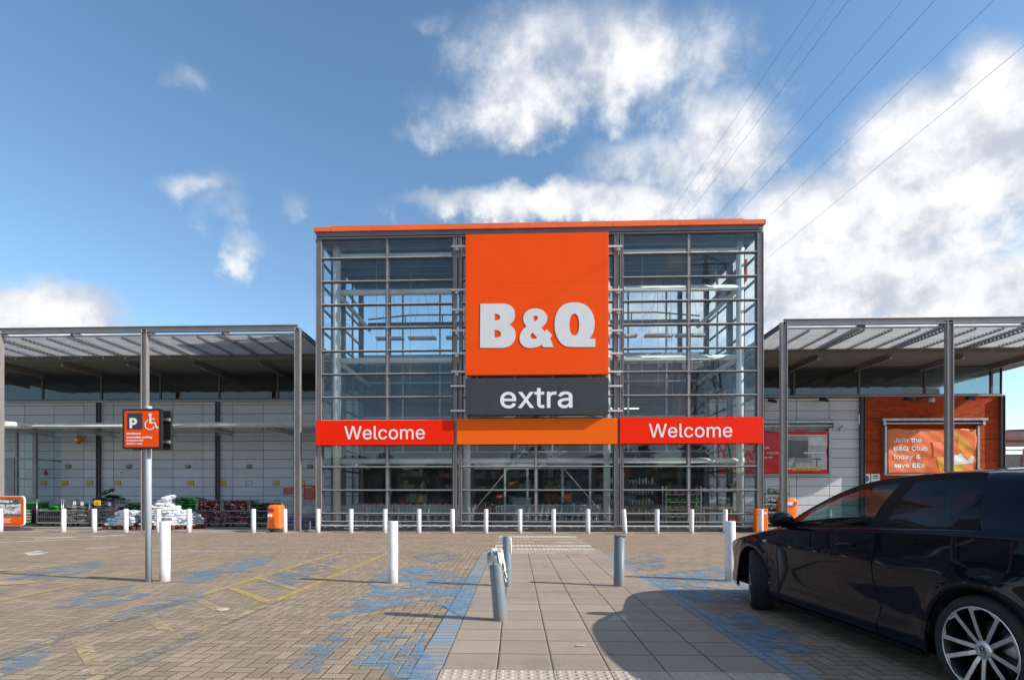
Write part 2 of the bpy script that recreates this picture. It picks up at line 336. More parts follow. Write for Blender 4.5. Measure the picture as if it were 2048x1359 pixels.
# ------------------------------------------------------------------ mesh helpers
def wloc(o):
    v = Vector((0,0,0))
    while o is not None: v = v+o.location; o = o.parent
    return v
class MB:
    def __init__(s): s.v = []; s.f = []; s.mi = []; s.sm = []; s.cur = 0; s.smooth = False
    def add(s, vs, fs):
        k = len(s.v); s.v += [Vector(q) for q in vs]
        for f in fs: s.f.append(tuple(i+k for i in f)); s.mi.append(s.cur); s.sm.append(s.smooth)
        return s
    def box(s, x0, x1, y0, y1, z0, z1):
        if x0 > x1: x0, x1 = x1, x0
        if y0 > y1: y0, y1 = y1, y0
        if z0 > z1: z0, z1 = z1, z0
        return s.add([(x0,y0,z0),(x1,y0,z0),(x1,y1,z0),(x0,y1,z0),(x0,y0,z1),(x1,y0,z1),(x1,y1,z1),(x0,y1,z1)],
              [(0,3,2,1),(4,5,6,7),(0,1,5,4),(1,2,6,5),(2,3,7,6),(3,0,4,7)])
    def bar(s, a, b, w_, h_, up=(0,0,1)):
        a, b = Vector(a), Vector(b); d = (b-a).normalized(); u = Vector(up)
        if abs(d.dot(u)) > .99: u = Vector((0,1,0))
        r = d.cross(u).normalized(); u = r.cross(d)
        vs = []
        for q in (a, b):
            for (i, j) in ((-1,-1),(1,-1),(1,1),(-1,1)): vs.append(q + r*(i*w_/2) + u*(j*h_/2))
        return s.add(vs, [(0,1,2,3),(7,6,5,4),(0,4,5,1),(1,5,6,2),(2,6,7,3),(3,7,4,0)])
    def pane(s, x0, x1, y0, y1, z0, z1):
        """a sheet of glass: material 0 on the street side, the clear one on the other faces"""
        s.box(x0, x1, y0, y1, z0, z1); s.mi[-6:] = [1, 1, 0, 1, 1, 1]; return s
    def tube(s, pts, r, n=10, cap=True, closed=False):
        pts = [Vector(p) for p in pts]; rs = r if isinstance(r, (list, tuple)) else [r]*len(pts)
        k = len(s.v); m = len(pts); prev = None
        for i, p in enumerate(pts):
            a = pts[(i-1) % m] if (i > 0 or closed) else p; b = pts[(i+1) % m] if (i < m-1 or closed) else p
            d = (b-a).normalized()
            if prev is None:
                u = Vector((0,0,1)) if abs(d.z) < .9 else Vector((1,0,0))
            else: u = prev
            x = d.cross(u).normalized(); y = x.cross(d).normalized(); prev = y
            for j in range(n):
                t = 2*math.pi*j/n; s.v.append(p + (x*math.cos(t)+y*math.sin(t))*rs[i])
        rng = m if closed else m-1
        for i in range(rng):
            for j in range(n):
                a0 = k+i*n+j; a1 = k+i*n+(j+1) % n; b0 = k+((i+1) % m)*n+j; b1 = k+((i+1) % m)*n+(j+1) % n
                s.f.append((a0,a1,b1,b0)); s.mi.append(s.cur); s.sm.append(True)
        if cap and not closed:
            s.f.append(tuple(k+j for j in reversed(range(n)))); s.mi.append(s.cur); s.sm.append(False)
            s.f.append(tuple(k+(m-1)*n+j for j in range(n))); s.mi.append(s.cur); s.sm.append(False)
        return s
    def lathe(s, prof, n=24, c=(0,0,0), axis='z'):
        k = len(s.v); c = Vector(c)
        for (r, z) in prof:
            for j in range(n):
                t = 2*math.pi*j/n; a, b = r*math.cos(t), r*math.sin(t)
                s.v.append(c+(Vector((a,b,z)) if axis == 'z' else Vector((a,z,b)) if axis == 'y' else Vector((z,a,b))))
        for i in range(len(prof)-1):
            for j in range(n):
                s.f.append((k+i*n+j, k+i*n+(j+1) % n, k+(i+1)*n+(j+1) % n, k+(i+1)*n+j)); s.mi.append(s.cur); s.sm.append(True)
        return s
    def ibeam(s, a, b, w_, h_, t=.018, up=(0,0,1)):
        a, b = Vector(a), Vector(b); d = (b-a).normalized(); u = Vector(up)
        if abs(d.dot(u)) > .99: u = Vector((0,1,0))
        r = d.cross(u).normalized(); u = r.cross(d)
        o = u*(h_/2-t/2)
        s.bar(a+o, b+o, w_, t, u); s.bar(a-o, b-o, w_, t, u); s.bar(a, b, t, h_-2*t-.002, u)
        return s
    def grid(s, P):
        k = len(s.v); a, b = len(P), len(P[0])
        for r in P: s.v += [Vector(q) for q in r]
        for i in range(a-1):
            for j in range(b-1):
                s.f.append((k+i*b+j, k+i*b+j+1, k+(i+1)*b+j+1, k+(i+1)*b+j)); s.mi.append(s.cur); s.sm.append(s.smooth)
        return s
    def mesh(s, name, mats, off=(0,0,0)):
        me = bpy.data.meshes.new(name); off = Vector(off)
        me.from_pydata([tuple(q-off) for q in s.v], [], s.f)
        if not isinstance(mats, (list, tuple)): mats = [mats]
        for m in mats: me.materials.append(m)
        me.polygons.foreach_set('material_index', s.mi); me.polygons.foreach_set('use_smooth', s.sm)
        me.update(); return me
    def build(s, name, mats, parent=None, off=None, loc=None, bevel=0, keep=False):
        """world coordinates by default: stored relative to the parent's place"""
        if off is None: off = wloc(parent) if (parent is not None and not keep) else Vector((0,0,0))
        if loc is not None: off = Vector(loc)
        o = bpy.data.objects.new(name, s.mesh(name, mats, off)); COL.objects.link(o)
        if loc is not None: o.location = loc
        if parent is not None: o.parent = parent
        if bevel:
            md = o.modifiers.new('bevel', 'BEVEL'); md.width = bevel; md.segments = 2; md.limit_method = 'ANGLE'; md.angle_limit = R(40)
        return o
def tag(o, label=None, cat=None, group=None, kind=None):
    if label: o['label'] = label
    if cat: o['category'] = cat
    if group: o['group'] = group
    if kind: o['kind'] = kind
    return o
def thing(name, label, cat, loc=(0,0,0), group=None, rz=0):
    o = bpy.data.objects.new(name, None); COL.objects.link(o); o.location = loc; o.rotation_euler = (0,0,rz)
    o.empty_display_size = .2
    return tag(o, label, cat, group)
def dup(o, loc=None, rot=None, label=None, group=None, scale=None, parent=None):
    c = o.copy(); COL.objects.link(c)
    if loc is not None: c.location = loc
    if rot is not None: c.rotation_euler = rot
    if scale is not None: c.scale = scale
    if label: c['label'] = label
    if group: c['group'] = group
    if parent: c.parent = parent
    for ch in list(o.children): dup(ch, parent=c)
    return c
ORD = ['first','second','third','fourth','fifth','sixth','seventh','eighth','ninth','tenth','eleventh','twelfth','thirteenth','fourteenth','fifteenth','sixteenth','seventeenth','eighteenth','nineteenth','twentieth','twenty-first','twenty-second','twenty-third','twenty-fourth']

# flat lettering and marks
from mathutils.geometry import delaunay_2d_cdt
def loops_mesh(name, loops, mat_, place, depth=.01, off=0.0, evenodd=False):
    """filled outline given in 2D loops; place(x, y, d) -> world point, d = 0 back, 1 front"""
    if off:
        new = []
        for L in loops:
            n = len(L); Q = []
            for i in range(n):
                p, a, b = Vector(L[i]), Vector(L[i-1]), Vector(L[(i+1) % n]); d1, d2 = (p-a), (b-p)
                if d1.length < 1e-9 or d2.length < 1e-9: Q.append(tuple(p)); continue
                d1.normalize(); d2.normalize(); n1, n2 = Vector((-d1.y, d1.x)), Vector((-d2.y, d2.x)); m = n1+n2
                k = 1/max(.55, 1+n1.dot(n2)); Q.append(tuple(p+m*k*off))
            new.append(Q)
        loops = new
    me = bpy.data.meshes.new(name); VV = []; FF = []
    clusters = loops if isinstance(loops[0][0][0], (list, tuple)) else [loops]
    V = []; E_ = []
    for L in loops:
        k = len(V); V += [Vector(p) for p in L]; E_ += [(k+i, k+(i+1) % len(L)) for i in range(len(L))]
    r = delaunay_2d_cdt(V, E_, [], 0, 1e-6); ov, of = r[0], r[2]
    def wind(x, y):
        w_ = 0
        for L in loops:
            c = 0
            for i in range(len(L)):
                (x0, y0), (x1, y1) = L[i-1], L[i]
                if (y0 <= y) != (y1 <= y):
                    t_ = x0+(y-y0)*(x1-x0)/(y1-y0)
                    if t_ > x: c += 1 if y1 > y0 else -1
            w_ += (abs(c) % 2 if evenodd else c)
        return (w_ % 2) if evenodd else w_
    keep = []
    for f in of:
        c = sum((ov[i] for i in f), Vector((0, 0)))/len(f)
        if wind(c.x, c.y): keep.append(f)
    used_ = sorted({i for f in keep for i in f}); mp = {i: k for k, i in enumerate(used_)}; n = len(used_)
    keep = [[mp[i] for i in f] for f in keep]
    VV = [place(ov[i].x, ov[i].y, 0.0) for i in used_]+[place(ov[i].x, ov[i].y, 1.0) for i in used_]
    cnt = {}
    for f in keep:
        FF.append([i+n for i in f])
        for a_, b_ in zip(f, f[1:]+f[:1]): cnt[(a_, b_)] = 1
    for (a_, b_) in cnt:
        if (b_, a_) not in cnt: FF.append([b_, a_, a_+n, b_+n][::-1])
    me.from_pydata([tuple(v) for v in VV], [], FF); me.materials.append(mat_); me.update(); return me
def text_loops(s, size, x=0.0, y=0.0, track=0.0):
    out = []; pen = 0.0
    for ch in s:
        if ch == ' ': pen += .27; continue
        a, *ls = GL[ch].split('|')
        for l in ls:
            L = [tuple(int(q) for q in p.split(',')) for p in l.split(' ')]
            out.append([(x+(pen+px/500)*size, y+py/500*size) for px, py in L])
        pen += int(a)/500+track
    return out, (pen-track)*size
def sign_text(s, x, z, Y, size, mat_, parent, name='lettering', bold=.0, depth=.012, align='l', width=None, track=0.0, sx=1.0):
    L, wd = text_loops(s, size, track=track)
    k = (width/wd) if width else sx
    ox = x - (wd*k if align == 'r' else wd*k/2 if align == 'c' else 0)
    off = wloc(parent)
    me = loops_mesh(name, L, mat_, lambda a, b, d: Vector((ox+a*k, Y-depth*d, z+b))-off, off=bold*size)
    o = bpy.data.objects.new(name, me); COL.objects.link(o); o.parent = parent
    return o
def stroke(mb, pts, w_, Y0, Y1):
    """thick polyline in the XZ plane between depth Y0 and Y1"""
    for a, b in zip(pts, pts[1:]):
        a, b = Vector((a[0], a[1])), Vector((b[0], b[1])); d = (b-a).normalized()*w_/2; p = Vector((-d.y, d.x))
        q = [a-d*.6+p, a-d*.6-p, b+d*.6-p, b+d*.6+p]
        mb.add([(v.x, Y0, v.y) for v in q]+[(v.x, Y1, v.y) for v in q], [(0,1,2,3),(0,4,5,1),(1,5,6,2),(2,6,7,3),(3,7,4,0)])
    return mb
def stroke_loops(paths, w_):
    out = []
    for pts in paths:
        for a, b in zip(pts, pts[1:]):
            a, b = Vector((a[0], a[1])), Vector((b[0], b[1])); d = (b-a).normalized()*w_/2; p = Vector((-d.y, d.x))
            out.append([tuple(v) for v in (a-d*.5-p, b+d*.5-p, b+d*.5+p, a-d*.5+p)])
    return out
def disc(mb, x, z, r, Y0, Y1, n=20):
    mb.lathe([(.0001, Y0), (r, Y0), (r, Y1)], n, (x, 0, z), 'y'); return mb
def rot_label(k, n, left='left'): return ORD[k]
